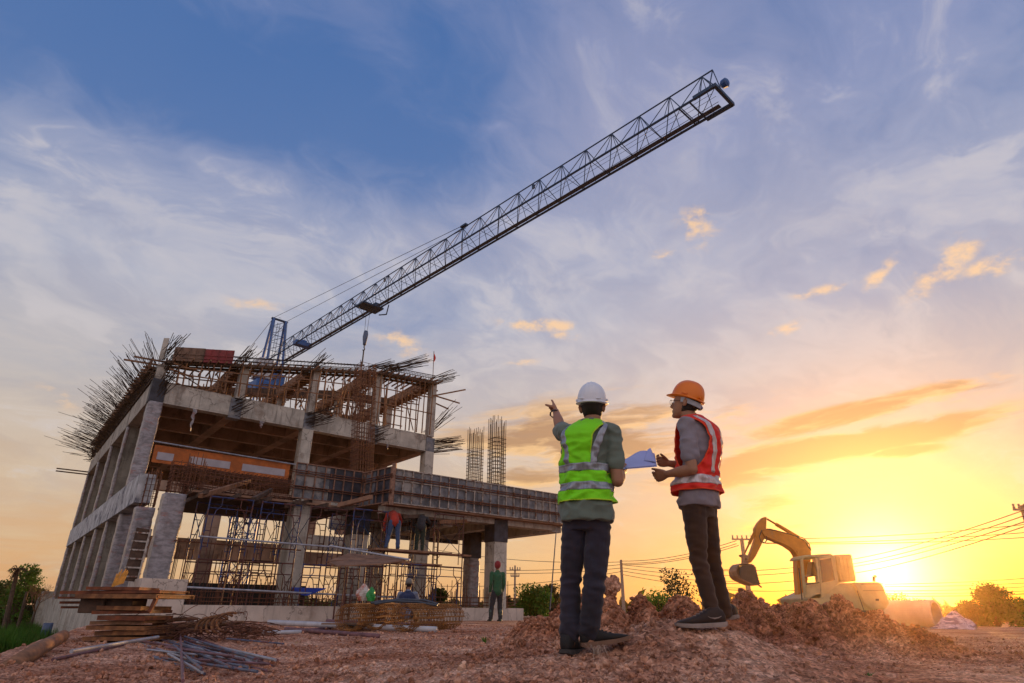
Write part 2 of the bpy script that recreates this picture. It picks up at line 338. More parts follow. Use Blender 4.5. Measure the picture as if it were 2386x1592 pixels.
# ------------------------------------------------------------ numeric noise
def _hash(ix, iy, seed):
    h = (ix.astype(np.int64)*374761393 + iy.astype(np.int64)*668265263 + seed*974711) & 0x7fffffff
    h = ((h ^ (h >> 13))*1274126177) & 0x7fffffff
    return ((h ^ (h >> 16)) & 0xffff)/65535.0
def vnoise(x, y, seed=0):
    ix = np.floor(x); iy = np.floor(y); fx = x-ix; fy = y-iy; fx = fx*fx*(3-2*fx); fy = fy*fy*(3-2*fy)
    a = _hash(ix, iy, seed); b = _hash(ix+1, iy, seed); c = _hash(ix, iy+1, seed); d = _hash(ix+1, iy+1, seed)
    return (a*(1-fx)+b*fx)*(1-fy)+(c*(1-fx)+d*fx)*fy
def fbm(x, y, seed=0, oct=4, gain=0.5):
    s_ = 0; a = 1; t = 0
    for i in range(oct):
        s_ = s_ + a*(vnoise(x*2**i, y*2**i, seed+i*17)-0.5); t += a; a *= gain
    return s_/t
def worley(x, y, seed=0):
    ix = np.floor(x); iy = np.floor(y); best = np.full(x.shape, 9.0); idv = np.zeros(x.shape)
    for dx in (-1, 0, 1):
        for dy in (-1, 0, 1):
            cx_ = ix+dx; cy_ = iy+dy
            px = cx_+_hash(cx_, cy_, seed); py = cy_+_hash(cx_, cy_, seed+5); d = np.hypot(px-x, py-y)
            m_ = d < best; idv = np.where(m_, _hash(cx_, cy_, seed+9), idv); best = np.minimum(best, d)
    return best, idv

# ------------------------------------------------------------ the terrain
def sst(a, b, x): t = np.clip((x-a)/(b-a), 0, 1); return t*t*(3-2*t)
def gauss(x, y, cx, cy, sx_, sy_, rot=0.0):
    c, s_ = math.cos(rot), math.sin(rot); dx = x-cx; dy = y-cy
    u = (dx*c+dy*s_)/sx_; v = (-dx*s_+dy*c)/sy_
    return np.exp(-(u*u+v*v))
MOUNDS = []   # x, y, height, sx, sy, rot
def mnd(xp, yp, Y, wpx, dep=0.9, rot=0.0):
    """heap whose top is seen at (xp, yp) Y metres ahead, half width given in photo pixels"""
    p = pp(xp, yp, Y); MOUNDS.append((p[0], Y, p[2]+0.14, wpx/1559.0*Y, dep, rot))
mnd(1225, 1418, 7.2, 62, 0.7); mnd(1290, 1408, 7.3, 50, 0.6); mnd(1330, 1392, 7.3, 45, 0.6); mnd(1385, 1375, 7.2, 62, 0.8); mnd(1400, 1368, 7.0, 22, 0.3); mnd(1470, 1376, 7.0, 36, 0.7); mnd(1560, 1376, 7.4, 58, 0.8)
mnd(1706, 1350, 8.2, 26, 0.55); mnd(1735, 1384, 8.2, 50, 0.7); mnd(1800, 1392, 8.6, 60, 0.7); mnd(1860, 1384, 8.0, 45, 0.5); mnd(1925, 1365, 7.8, 32, 0.45); mnd(1990, 1404, 8.2, 48, 0.6)
mnd(2090, 1432, 8.6, 60, 0.5); mnd(1655, 1400, 7.6, 45, 0.7)
def base_h(x, y):
    r = np.hypot(x, y)
    h = -0.15 - 0.13*sst(0.5, -3.0, x)*sst(16, 6, y) - 0.05*sst(2, 6, x)
    h = h + 0.118*gauss(x, y, 0.35, 4.1, 1.2, 0.8)                         # rise under the first man
    h = h + 0.32*gauss(x, y, 1.28, 4.75, 0.78, 0.62)                       # rise under the second man
    # pit on the left, beyond the edge of the bank
    edge = -4.3-0.49*(y-5)
    pit = sst(0.0, -1.6, x-edge)*sst(3.0, 6.0, y)
    h = h*(1-pit) + pit*(-1.55)
    far = sst(28, 60, r)
    h = h*(1-far*(1-pit)) + far*(1-pit)*(-0.6)
    return h, pit
def ground_h(x, y, fine=True):
    x = np.asarray(x, float); y = np.asarray(y, float)
    h, pit = base_h(x, y)
    md = np.zeros_like(h)
    for (mx, my, mh, sx_, sy_, rt) in MOUNDS:
        q = gauss(x, y, mx, my, sx_, sy_, rt); q = q**0.8
        md = np.maximum(md, q*(mh-0.0))
    h = h+md*0.97
    mm = np.clip(md*3.0, 0, 1); r = np.hypot(x, y)
    near = sst(26, 9, r)
    calm = 1-0.55*sst(0.9, 2.6, x-0.12*y)*sst(7.6, 6.0, y)*(1-mm)          # packed earth on the right
    w1, i1 = worley(x*2.6+fbm(x*3, y*3, 3)*0.8, y*2.6+fbm(x*3, y*3, 4)*0.8, 1)
    h = h + (0.09*mm+0.026*near*calm)*(0.55-w1)*(0.5+i1)*1.1
    h = h + (0.05*near+0.10*mm)*fbm(x*1.3, y*1.3, 7, 4)
    if fine:
        w2, i2 = worley(x*7+fbm(x*8, y*8, 5)*0.9, y*7+fbm(x*8, y*8, 6)*0.9, 2)
        w3, i3 = worley(x*17, y*17, 8)
        h = h + near*calm*(0.022+0.030*mm)*(0.5-w2)*(0.4+1.2*i2)
        h = h + near*calm*(0.0095+.008*mm)*(0.5-w3)*(0.3+1.3*i3)*2
        h = h + near*0.030*calm*fbm(x*20, y*20, 12, 5, 0.62)
    return h
def gh(x, y): return float(ground_h(np.array([x]), np.array([y]), False)[0])
azs = np.radians(np.concatenate([np.linspace(-180, -52, 40, endpoint=False), np.linspace(-52, 52, 860), np.linspace(52, 180, 41)[1:]]))
rs = [0.4]
while rs[-1] < 108:
    r_ = rs[-1]
    k = 0.03 if r_ < 2.6 else (0.0048 if r_ < 9.5 else (0.011 if r_ < 30 else 0.06))
    rs.append(r_*(1+k))
rs = np.array(rs)
RR, AA = np.meshgrid(rs, azs, indexing='ij')
X = RR*np.sin(AA); Y = RR*np.cos(AA); Z = ground_h(X.ravel(), Y.ravel()).reshape(X.shape)
nr, na = X.shape
vs = np.stack([X.ravel(), Y.ravel(), Z.ravel()], 1)
ii = (np.arange(nr-1)[:, None]*na + np.arange(na-1)[None, :]).ravel()
fs = np.stack([ii, ii+1, ii+na+1, ii+na], 1)[:, ::-1]
me = bpy.data.meshes.new('ground')
me.vertices.add(len(vs)); me.vertices.foreach_set('co', vs.ravel().astype(np.float32))
me.loops.add(fs.size); me.loops.foreach_set('vertex_index', fs.ravel().astype(np.int32))
me.polygons.add(len(fs)); me.polygons.foreach_set('loop_start', np.arange(0, fs.size, 4, dtype=np.int32)); me.polygons.foreach_set('loop_total', np.full(len(fs), 4, dtype=np.int32))
me.polygons.foreach_set('use_smooth', np.ones(len(fs), dtype=bool))
me.update(calc_edges=True); me.validate()
gnd = bpy.data.objects.new('ground', me); C.objects.link(gnd)
tag(gnd, 'red brown churned earth with clods sloping up to the two men', 'ground', kind='structure')
def soil_material():
    M = bpy.data.materials.new('soil'); M.use_nodes = True; t = NT(M.node_tree); t.n.clear()
    co = t.new('ShaderNodeTexCoord').outputs['Object']
    n1 = t.noise(co, 0.9, 8, 0.62); n2 = t.noise(co, 9, 7, 0.65); n3 = t.noise(co, 46, 5, 0.7)
    f = t.m('ADD', t.m('MULTIPLY', n1, 0.35), t.m('ADD', t.m('MULTIPLY', n2, 0.35), t.m('MULTIPLY', n3, 0.30)))
    c = t.ramp(f, [(0.33, (0.075, 0.028, 0.015, 1)), (0.42, (0.27, 0.115, 0.068, 1)), (0.50, (0.47, 0.24, 0.155, 1)), (0.58, (0.68, 0.42, 0.30, 1)), (0.68, (0.80, 0.60, 0.46, 1))], 'LINEAR')
    # redder, cleaner clay in broad patches
    c = t.mix(t.m('MULTIPLY', t.step(t.noise(co, 0.55, 4), 0.46, 0.62), 0.65), c, t.mix(t.step(n2, 0.3, 0.7), (0.15, 0.050, 0.022, 1), (0.50, 0.20, 0.105, 1)))
    # fresh red clay on the heaps
    xyz = t.sep(co)
    c = t.mix(t.m('MULTIPLY', t.m('MULTIPLY', t.step(xyz[1], 5.4, 6.6), t.step(xyz[2], -0.06, 0.08)), 0.6), c, t.mix(t.step(n2, 0.3, 0.7), (0.16, 0.045, 0.018, 1), (0.50, 0.19, 0.085, 1)))
    # crumbs: each little clod its own tone, dark gaps between
    vo = t.new('ShaderNodeTexVoronoi'); t.put(vo.inputs['Vector'], t.vm('ADD', co, t.vm('MULTIPLY', t.noise(co, 14, 3, 0.6, col=True), (0.05, 0.05, 0.05)))); vo.inputs['Scale'].default_value = 42
    tone = t.m('ADD', 0.50, t.m('MULTIPLY', t.sep(vo.outputs['Color'])[0], 1.0))
    c = t.mix(1.0, c, t.comb(tone, tone, tone), 'MULTIPLY')
    patch = t.step(t.noise(t.vm('ADD', co, (4, 2, 9)), 1.7, 6, 0.65), 0.50, 0.62)      # damp, redder earth in patches
    c = t.mix(t.m('MULTIPLY', patch, 0.55), c, t.mix(1.0, c, (0.62, 0.42, 0.34, 1), 'MULTIPLY'))
    # wet dark mud in the pit (low ground)
    z = t.sep(co)[2]
    c = t.mix(t.step(z, -0.5, -1.3), c, t.mix(n2, (0.03, 0.02, 0.018, 1), (0.10, 0.06, 0.045, 1)))
    p = t.new('ShaderNodeBsdfPrincipled'); t.put(p.inputs['Base Color'], c); p.inputs['Roughness'].default_value = 0.93; p.inputs['Specular IOR Level'].default_value = 0.15
    b = t.new('ShaderNodeBump'); b.inputs['Strength'].default_value = 0.95; b.inputs['Distance'].default_value = 0.016
    hh = t.m('ADD', t.noise(co, 34, 8, 0.7), t.m('MULTIPLY', t.noise(co, 120, 3, 0.6), 0.4))
    t.put(b.inputs['Height'], hh); t.l.new(b.outputs[0], p.inputs['Normal'])
    o = t.new('ShaderNodeOutputMaterial'); t.l.new(p.outputs[0], o.inputs[0]); return M
M_soil = soil_material(); me.materials.append(M_soil)

# loose clods lying on it (nobody could count them)
def ico(sub):
    b = bmesh.new(); bmesh.ops.create_icosphere(b, subdivisions=sub, radius=1.0)
    v = np.array([q.co[:] for q in b.verts]); f = np.array([[q.index for q in p.verts] for p in b.faces]); b.free(); return v, f
_iv1, _if1 = ico(1); _iv2, _if2 = ico(2); _iv3, _if3 = ico(3)
def lumpy(iv, seed):
    g = np.random.default_rng(seed); r = np.ones(len(iv))
    for k in range(9):                                   # a few random cutting planes give broken faces
        n = nrm(g.normal(size=3)); d = g.uniform(0.45, 0.8); pr = iv@n
        r = np.where(pr > d, np.minimum(r, d/np.maximum(pr, 1e-3)), r)
    ph = g.uniform(0, 6, 3); r = r*(1+0.10*np.sin(iv[:, 0]*5+ph[0])*np.sin(iv[:, 1]*6+ph[1])+0.07*np.sin(iv[:, 2]*11+ph[2]+iv[:, 0]*7)) + g.normal(size=len(iv))*0.06
    return iv*r[:, None]*g.uniform(0.7, 1.15, 3)
def rand_rot(g):
    q = g.normal(size=4); q /= np.linalg.norm(q); a, b, c, d = q
    return np.array([[1-2*(c*c+d*d), 2*(b*c-a*d), 2*(b*d+a*c)], [2*(b*c+a*d), 1-2*(b*b+d*d), 2*(c*d-a*b)], [2*(b*d-a*c), 2*(c*d+a*b), 1-2*(b*b+c*c)]])
def clod_mesh(name, spots, material, label, cat='soil'):
    """spots: x, y, radius, level"""
    lib = {1: [lumpy(_iv1, 100+i) for i in range(12)], 2: [lumpy(_iv2, 200+i) for i in range(14)]}
    g = np.random.default_rng(5); V = []; Fc = []; n = 0
    xs = np.array([q[0] for q in spots]); ys = np.array([q[1] for q in spots]); hs = ground_h(xs, ys)
    for (x, y, r, lv), z in zip(spots, hs):
        iv = lib[lv][g.integers(len(lib[lv]))]; fc = _if1 if lv == 1 else _if2
        V.append((iv*r)@rand_rot(g).T + np.array([x, y, z+r*0.25])); Fc.append(fc+n); n += len(iv)
    V = np.concatenate(V); Fc = np.concatenate(Fc)
    me = bpy.data.meshes.new(name); me.vertices.add(len(V)); me.vertices.foreach_set('co', V.ravel().astype(np.float32))
    me.loops.add(Fc.size); me.loops.foreach_set('vertex_index', Fc.ravel().astype(np.int32))
    me.polygons.add(len(Fc)); me.polygons.foreach_set('loop_start', np.arange(0, Fc.size, 3, dtype=np.int32)); me.polygons.foreach_set('loop_total', np.full(len(Fc), 3, dtype=np.int32))
    me.update(calc_edges=True); me.materials.append(material)
    o = bpy.data.objects.new(name, me); C.objects.link(o); tag(o, label, cat, kind='stuff'); return o
sp = []
g = np.random.default_rng(21)
for i in range(34000):
    a = g.uniform(-0.72, 0.72); r = 3.0*math.exp(g.uniform(0, 1.75)); x = r*math.sin(a); y = r*math.cos(a)
    dens = 0.25 + 0.75*(math.sin(x*3.1+1)*math.sin(y*2.3+x) > -0.1)
    if x > 0.9+0.12*y and y < 6.5: dens *= 0.30
    if x < -4.0-0.49*(y-5): dens *= 0.15
    if g.random() > dens: continue
    rad = 0.0037*math.exp(abs(g.normal())*0.80)*(0.7+0.12*r)
    sp.append((x, y, min(rad, 0.036), 2 if rad/r > 0.003 else 1))
for (mx, my, mh, sx_, sy_, rt) in MOUNDS:                 # lumps all over the heaps
    for i in range(int(1500*max(sx_, .2)*2.2)):
        x = mx+g.normal()*sx_*0.75; y = my+g.normal()*sy_*0.7
        rad = 0.0068*math.exp(abs(g.normal())*0.85)
        sp.append((x, y, min(rad, 0.048), 2 if rad > 0.018 else 1))
clod_mesh('soil_clods', sp, M_soil, 'loose clods of red earth scattered over the ground and heaps')
# the big boulder of clay on top of the heap
bp = pp(1402, 1341, 7.0)
v3 = lumpy(_iv3, 42); v3 = v3*(1+0.05*np.sin(v3*19).sum(1)[:, None]*0.5)
b_ = MB(); b_.add(v3*np.array([0.128, 0.12, 0.118])+bp, [tuple(f) for f in _if3.tolist()])
o = b_.build('clay_boulder', M_soil, org=bp-np.array([0, 0, 0.09]), smooth=False)
tag(o, 'rounded lump of clay standing on top of the earth heap between the two men', 'clay lump')

# ------------------------------------------------------------ building frame: u along the front (to the right and back), v along the left side, z up
_A = math.radians(51); _B = math.radians(38.2)
ud = np.array([math.sin(_A), math.cos(_A), 0]); vd = np.array([-math.sin(_B), math.cos(_B), 0]); zd = np.array([0, 0, 1.0])
O0 = at(225, 1400, 24.1); O0[2] = 0
def U(u, v, z): return O0+ud*u+vd*v+zd*z
def ubox(mb, u0, u1, v0, v1, z0, z1):
    vs = [U(u0, v0, z0), U(u1, v0, z0), U(u1, v1, z0), U(u0, v1, z0), U(u0, v0, z1), U(u1, v0, z1), U(u1, v1, z1), U(u0, v1, z1)]
    mb.add(vs, [(0, 3, 2, 1), (4, 5, 6, 7), (0, 1, 5, 4), (1, 2, 6, 5), (2, 3, 7, 6), (3, 0, 4, 7)]); return mb
bld = empty('concrete_building', U(0, 0, 0), 'unfinished grey concrete frame building bristling with rusty bars, cloth wrapped columns', 'building')
def part(mb, name, material, parent=None, **k): return mb.build(name, material, parent or bld, **k)
def column(u, v, z0, z1, w=0.5, mat_=None, wrap=False, name='column', parent=None, cap=None):
    mb = MB()
    if not wrap:
        n = max(2, int((z1-z0)/0.5)); R_ = []
        for i in range(n+1):
            z = z0+(z1-z0)*i/n; e = 0.0
            h = w/2; b = 0.02
            R_.append([U(u+a*h, v+c*h, z) for a, c in ((-1+b, -1), (1-b, -1), (1, -1+b), (1, 1-b), (1-b, 1), (-1+b, 1), (-1, 1-b), (-1, -1+b))])
        mb.rings(R_)
        o = part(mb, name, mat_ or M_conc)
    else:
        n = int((z1-z0)/0.09); R_ = []; sd = random.random()*50
        for i in range(n+1):
            z = z0+(z1-z0)*i/n; ring = []
            for k in range(32):
                a = 2*math.pi*(k+0.5)/32; c, s_ = math.cos(a), math.sin(a); q = max(abs(c), abs(s_))
                rr = (w/2)/q*1.03
                wz = 0.007*math.sin(z*9+2*math.sin(a*2+sd)+sd)+0.005*math.sin(z*21+4*math.sin(a*3+sd*2)+sd*2)+0.003*random.uniform(-1, 1)
                tie = -0.012 if (z*0.9+sd) % 1.0 < 0.06 else 0
                ring.append(U(u+c*(rr+wz+tie), v+s_*(rr+wz+tie), z))
            R_.append(ring)
        mb.rings(R_); o = part(mb, name, M_wrap, smooth=True)
        o['label'] = 'column wrapped in crumpled pale plastic sheet'
    return o
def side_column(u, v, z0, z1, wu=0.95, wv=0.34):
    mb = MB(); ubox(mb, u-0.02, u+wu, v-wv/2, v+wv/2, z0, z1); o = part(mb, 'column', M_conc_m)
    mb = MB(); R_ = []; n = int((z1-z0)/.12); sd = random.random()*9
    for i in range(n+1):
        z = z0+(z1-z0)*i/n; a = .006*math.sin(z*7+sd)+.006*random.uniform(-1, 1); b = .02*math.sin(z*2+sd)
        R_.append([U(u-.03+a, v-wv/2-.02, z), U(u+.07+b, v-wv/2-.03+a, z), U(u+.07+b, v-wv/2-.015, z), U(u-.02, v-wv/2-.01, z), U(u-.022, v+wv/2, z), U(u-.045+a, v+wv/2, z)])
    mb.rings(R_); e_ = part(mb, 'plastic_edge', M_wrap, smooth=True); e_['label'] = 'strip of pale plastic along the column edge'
    return o
def beam(u0, u1, v0, v1, z0, z1, mt=None, name='beam'):
    mb = MB(); ubox(mb, u0, u1, v0, v1, z0, z1); return part(mb, name, mt or M_conc)
Z2T, Z2B, Z1T, Z1B, ZP = 8.73, 7.86, 4.40, 3.42, 0.30
US = [0.0, 3.35, 6.70, 10.05, 13.4]; VS = [0.0, 5.0, 10.0, 15.0, 20.0]
def roof_z(u): return np.interp(u, [0, 3.4, 6.7, 10.1, 13.5], [9.56, 10.22, 10.86, 11.50, 11.74])
# plinth and foundation walls
mb = MB(); ubox(mb, 0.95, 12.6, -9.1, -8.6, -0.6, 0.26); part(mb, 'plinth', M_plinth)
mb = MB(); ubox(mb, -0.15, 0.95, -9.0, -7.0, -1.0, 0.88); part(mb, 'plinth', M_plinth)
mb = MB(); ubox(mb, -0.3, 0.15, -7.0, 20.6, -2.2, 0.45); part(mb, 'foundation_wall', M_conc)
mb = MB(); ubox(mb, -0.55, 0.4, 20.62, 23.5, -2.4, 0.9); part(mb, 'foundation_wall', M_conc)
mb = MB(); ubox(mb, 0.2, 15.2, -8.55, 20.5, -0.6, -0.05); part(mb, 'floor_slab', M_conc_d)
# columns of the storey below the first floor beam
for (u, v, w, wr) in [(0.45, -7.35, 0.58, True), (0.3, -3.6, 0.55, True), (4.3, -7.3, 0.58, False), (6.45, -7.3, 0.6, False), (9.0, -7.3, 0.5, False), (11.55, -8.7, 0.6, False), (13.6, -4.2, 0.55, True), (9.05, -3.8, 0.5, False)]:
    column(u, v, -0.6 if v < -7 and u > 1 else ZP, (3.26 if u < 1 else Z1B), w, wrap=wr)
for i, u in enumerate(US):
    column(u if u > 0 else 0.3, 0, -0.5, 4.41 if i in (1, 3) else Z1B, 0.52, wrap=(i in (0,)), mat_=None if i == 0 else (M_conc_d if i == 1 else M_conc))
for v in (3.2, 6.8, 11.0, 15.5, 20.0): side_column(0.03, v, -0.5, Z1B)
column(13.3, 5.0, -0.5, Z1B, 0.5, mat_=M_conc_d)
# black sheeted column heads under the wing
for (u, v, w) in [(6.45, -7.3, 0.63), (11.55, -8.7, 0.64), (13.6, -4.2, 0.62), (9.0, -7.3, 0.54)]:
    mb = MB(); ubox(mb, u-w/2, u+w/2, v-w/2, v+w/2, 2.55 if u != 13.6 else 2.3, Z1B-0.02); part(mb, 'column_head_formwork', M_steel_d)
# upper lift of columns (level 1 to level 2)
for i, u in enumerate(US):
    if i % 2 == 0: column(u+(0.27 if i == 0 else 0), 0.0, Z1B, Z2B, 0.52, wrap=(i == 0), mat_=M_conc)
for v in VS[1:]:
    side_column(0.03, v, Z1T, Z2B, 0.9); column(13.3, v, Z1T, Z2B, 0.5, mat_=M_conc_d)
# beams: level 1 left side, level 2 all round, cross beams, slab
for a, b in zip([-3.6]+VS[:-1], VS): beam(-0.06, 0.42, a+0.02, b-0.02, Z1B, Z1T, M_lime)
beam(0.45, 13.2, 19.8, 20.2, Z1B, Z1T, M_conc_d)
beam(0.45, 13.0, 5.0, 5.4, 2.2, 2.86, M_conc_d, 'tie_beam'); beam(0.45, 13.0, -0.2, 0.2, Z1B+1.0, Z1T+0.4, M_conc_d)
beam(6.9, 9.6, -1.0, -0.6, 2.5, 3.1, M_conc, 'tie_beam')
for a, b in zip(US[:-1], US[1:]):
    beam(a+(0.52 if a == 0 else 0.26), b-0.26, -0.22, 0.22, Z2B, Z2T)
for a, b in zip(VS[:-1], VS[1:]): beam(-0.02, 0.42, a+0.24, b-0.02, Z2B, Z2T); beam(13.0, 13.5, a+0.24, b, Z2B, Z2T, M_conc_d)
for u in US[1:-1]: beam(u-0.2, u+0.2, 0.24, 20, Z2B+0.1, Z2T-0.1, M_conc_d)
for v in (2.5, 5.0, 7.5, 10.0, 15.0, 19.8): beam(0.44, 12.98, v-0.15, v+0.15, Z2B+0.13, Z2T-0.12, M_conc_d)
mb = MB(); ubox(mb, 0.4, 13.1, 0.2, 20, Z2T-0.09, Z2T-0.01); part(mb, 'slab', M_conc_d)
# front beam joints sheeted in dark steel
for u in US[1:]:
    mb = MB(); ubox(mb, u-0.26, u+0.26, -0.255, 0.2, Z2B-0.1, Z2T-0.12); part(mb, 'joint_formwork', M_steel)
mb = MB(); ubox(mb, -0.04, 0.50, -0.26, 0.2, Z2B-0.02, Z2T+0.1); part(mb, 'joint_formwork', M_steel_d)
# upper storey columns up to the rising roof line
for i, u in enumerate(US):
    column(u+(0.2 if i == 0 else 0.12), 0.1, Z2T, roof_z(u)-0.02, 0.36, mat_=M_conc, name='upper_column')
for u, v in ((0.25, 5), (3.4, 9), (6.8, 5), (10.1, 5), (13.4, 5)):
    column(u, v, Z2T, roof_z(u)-0.1, 0.34, mat_=M_conc, name='upper_column')
mb = MB(); mb.box(U(0.12, 0.2, 10.3), (0.22, 0.05, 1.0)); part(mb, 'corner_board', M_conc)
# beams and slab of the right wing
for args in [(6.6, 14.6, -9.0, -8.45, 3.18, 3.46), (14.2, 14.7, -9.0, -3.5, 3.12, 3.9), (6.9, 14.2, -4.0, -3.6, 3.1, 4.2), (9.3, 9.7, -8.44, -4.0, 3.0, 4.1), (11.8, 12.2, -8.44, -4.0, 3.16, 4.1)]:
    beam(*args, mt=M_conc)
mb = MB(); ubox(mb, 7.0, 14.2, -8.4, -4.0, 3.9, 4.05); part(mb, 'slab', M_conc_d)
# soffit boards of the middle wing
mb = MB(); ubox(mb, 0.85, 6.5, -7.75, -6.9, 3.34, 3.40); part(mb, 'soffit_board', M_ply)
mb = MB(); ubox(mb, 6.4, 14.7, -9.42, -9.05, 3.36, 3.42); part(mb, 'soffit_board', M_ply)
mb = MB(); ubox(mb, 0.95, 6.5, -6.85, -2.0, 3.42, 3.5); part(mb, 'soffit_board', M_wood_d)

# ---- reinforcing steel
def bars(name, spec, material, label=None, n=5):
    mb = MB()
    for pts, r in spec: mb.tube(pts, r, n)
    o = part(mb, name, material)
    if label: o['label'] = label
    return o
def cage(u, v, z0, z1, w, nb=5, tie=0.16, zt=None, r=0.013, lean=0.0, mt=None):
    sp_ = []; zt = zt or z1
    for i in range(nb):
        for j in range(nb):
            if 0 < i < nb-1 and 0 < j < nb-1: continue
            du = (i/(nb-1)-.5)*w; dv = (j/(nb-1)-.5)*w; zz = z1+random.uniform(-.35, .1)
            jx = random.uniform(-.02, .02)
            sp_.append(([U(u+du, v+dv, z0), U(u+du+lean*.5, v+dv, (z0+z1)/2), U(u+du*1.03+lean+jx, v+dv+jx, zz)], r))
    z = z0+0.1
    while z < zt:
        f = (z-z0)/(z1-z0); h = w/2+0.02; uu = u+lean*f
        P_ = [U(uu-h, v-h, z), U(uu+h, v-h, z), U(uu+h, v+h, z), U(uu-h, v+h, z), U(uu-h, v-h, z)]
        for a, b in zip(P_[:-1], P_[1:]): sp_.append(([a, b], 0.009))
        if int(z*10) % 2: 
            sp_.append(([U(uu-h*1.15, v-h*.3, z+.03), U(uu+h*1.15, v-h*.3, z+.03)], 0.008)); sp_.append(([U(uu-h*.3, v-h*1.15, z+.05), U(uu-h*.3, v+h*1.15, z+.05)], 0.008))
        z += tie*random.uniform(0.85, 1.15)
    return bars('column_rebar_cage', sp_, mt or M_rebar)
cage(11.5, -8.7, 4.3, 7.5, 0.5, 6, 0.15, zt=6.7); cage(13.6, -4.2, 4.2, 8.35, 0.55, 6, 0.16, zt=7.4)
cage(6.5, -7.1, 4.2, 9.0, 0.62, 7, 0.17, zt=8.9, lean=-0.35, mt=M_rust)
cage(0.5, -7.3, 3.3, 4.25, 0.5, 5, 0.12, mt=M_rust); cage(0.95, -7.0, 3.3, 4.6, 0.45, 4, 0.15, mt=M_rust, zt=4.2)
cage(0.35, -3.6, 3.3, 4.6, 0.4, 4, 0.2, mt=M_rust)
# beam cage of the middle wing, between wrapped corner column and dark formwork
sp_ = []
for v in (-7.6, -7.3, -7.0):
    for z in (3.50, 3.57, 3.85, 3.98, 4.05): sp_.append(([U(0.5, v, z+0.08), U(2.2, v, z+random.uniform(-.03, .03)), U(4.2, v, z)], 0.013))
u = 0.7
while u < 4.1:
    P_ = [U(u, -7.63, 3.5), U(u, -6.97, 3.5), U(u, -6.97, 4.12), U(u, -7.63, 4.12), U(u, -7.63, 3.5)]
    for a, b in zip(P_[:-1], P_[1:]): sp_.append(([a, b], 0.009))
    u += 0.14
bars('beam_rebar_cage', sp_, M_rust)
# bundles sticking out where the front beam meets its columns
def bundle(u, v, z, n, L, dirs, spread, mt=M_rebar, wz=0.7, bend=0.0):
    sp_ = []
    for i in range(n):
        a = U(u+random.uniform(-.2, .2), v-0.02, z+random.uniform(-wz/2, wz/2)); d = nrm(dirs[0]*ud+dirs[1]*vd+dirs[2]*zd + spread*np.random.default_rng(i*7+int(u*10)).normal(size=3))
        l = L*random.uniform(.55, 1.1)
        sp_.append(([a-d*0.15, a+d*l*.5, a+d*l+zd*bend], 0.013))
    return bars('rebar_bundle', sp_, mt)
bundle(US[1], -0.25, 8.2, 22, 0.75, (0.5, -0.7, 0.30), 0.10); bundle(US[2], -0.25, 8.3, 34, 1.25, (0.8, -0.7, 0.30), 0.07)
bundle(US[3], -0.25, 8.1, 24, 0.8, (0.5, -0.7, 0.20), 0.10); bundle(13.6, 0.0, 8.2, 46, 1.7, (1.0, -0.35, 0.22), 0.06, wz=0.8)
bundle(13.6, 0.4, 9.0, 14, 2.6, (0.75, -0.3, 1.0), 0.13, wz=0.3); bundle(14.0, -4, 3.9, 10, 0.7, (1.0, 0, 0.1), 0.1)
bundle(0.35, -0.2, 8.5, 30, 0.85, (0.35, -0.5, 0.8), 0.12, wz=1.1); bundle(0.3, -0.1, 9.8, 30, 0.9, (0.3, -0.35, 0.7), 0.13, wz=1.0)
bundle(10.4, -0.2, 11.75, 34, 2.3, (1.0, -0.6, 0.38), 0.07, wz=0.35); bundle(9.6, -0.2, 11.7, 18, 1.4, (0.6, -0.7, 0.15), 0.10, wz=0.3)
bundle(3.2, -0.1, 10.4, 18, 0.9, (0.5, -0.3, 0.75), 0.16, wz=0.3); bundle(6.6, -0.1, 11.1, 18, 0.9, (0.5, -0.3, 0.7), 0.16, wz=0.3)
bundle(13.5, -0.1, 11.9, 24, 1.3, (1.0, -0.4, 0.45), 0.08, wz=0.4); bundle(6.9, -0.6, 3.1, 12, 0.8, (1, 0, 0.05), 0.08)
# the starter bars fanning out of the whole left roof edge
def starter(v, k):
    f = max(v, 0)/20.5; t = math.radians(58-51*f**0.7+random.gauss(0, 7)); L = random.uniform(0.8, 1.75)*(1.0+0.3*f)*(1.35 if random.random() < .12 else 1)
    a = U(0.1+random.uniform(-.15, .1), v, 9.05+random.uniform(-.35, .55)*(1-.3*f)); d = -ud*math.cos(t)+zd*math.sin(t)-vd*(0.20+random.uniform(-.1, .1))
    d = nrm(d); b = a+d*L; kn = a+d*L*.5+zd*random.uniform(-.03, .05)
    return ([a, kn, b], 0.0095)
vv = sorted(random.uniform(-0.3, 20.3) for _ in range(300))
for v in vv[:96]:
    mb = MB(); s_ = starter(v, 0); mb.tube(s_[0], s_[1], 4); part(mb, 'starter_bar', M_rebar)
mb = MB()
for v in vv[96:]:
    s_ = starter(v, 0); mb.tube(s_[0], 0.010, 4)
for i in range(420):                                     # the matted layer they grow out of
    v = random.uniform(-0.2, 20.3); t = random.uniform(-0.3, 1.3); L = random.uniform(.3, .75); a = U(random.uniform(-.25, .45), v, 8.75+random.uniform(0, .75))
    d = -ud*math.cos(t)+zd*math.sin(t)-vd*random.uniform(-.6, .9); mb.tube([a-d*L*.4, a+d*L*.6], 0.013, 4)
o = part(mb, 'starter_bars', M_rebar); o['kind'] = 'stuff'
mb = MB()
for k in range(12): mb.bar(U(0.05, k*1.7, 8.8), U(-0.05, k*1.7+1.5, 9.35), 0.05, 0.22)
for z in (8.85, 9.05, 9.3): mb.bar(U(-0.05, 0, z), U(-0.05, 20.4, z+0.05), 0.05, 0.10)
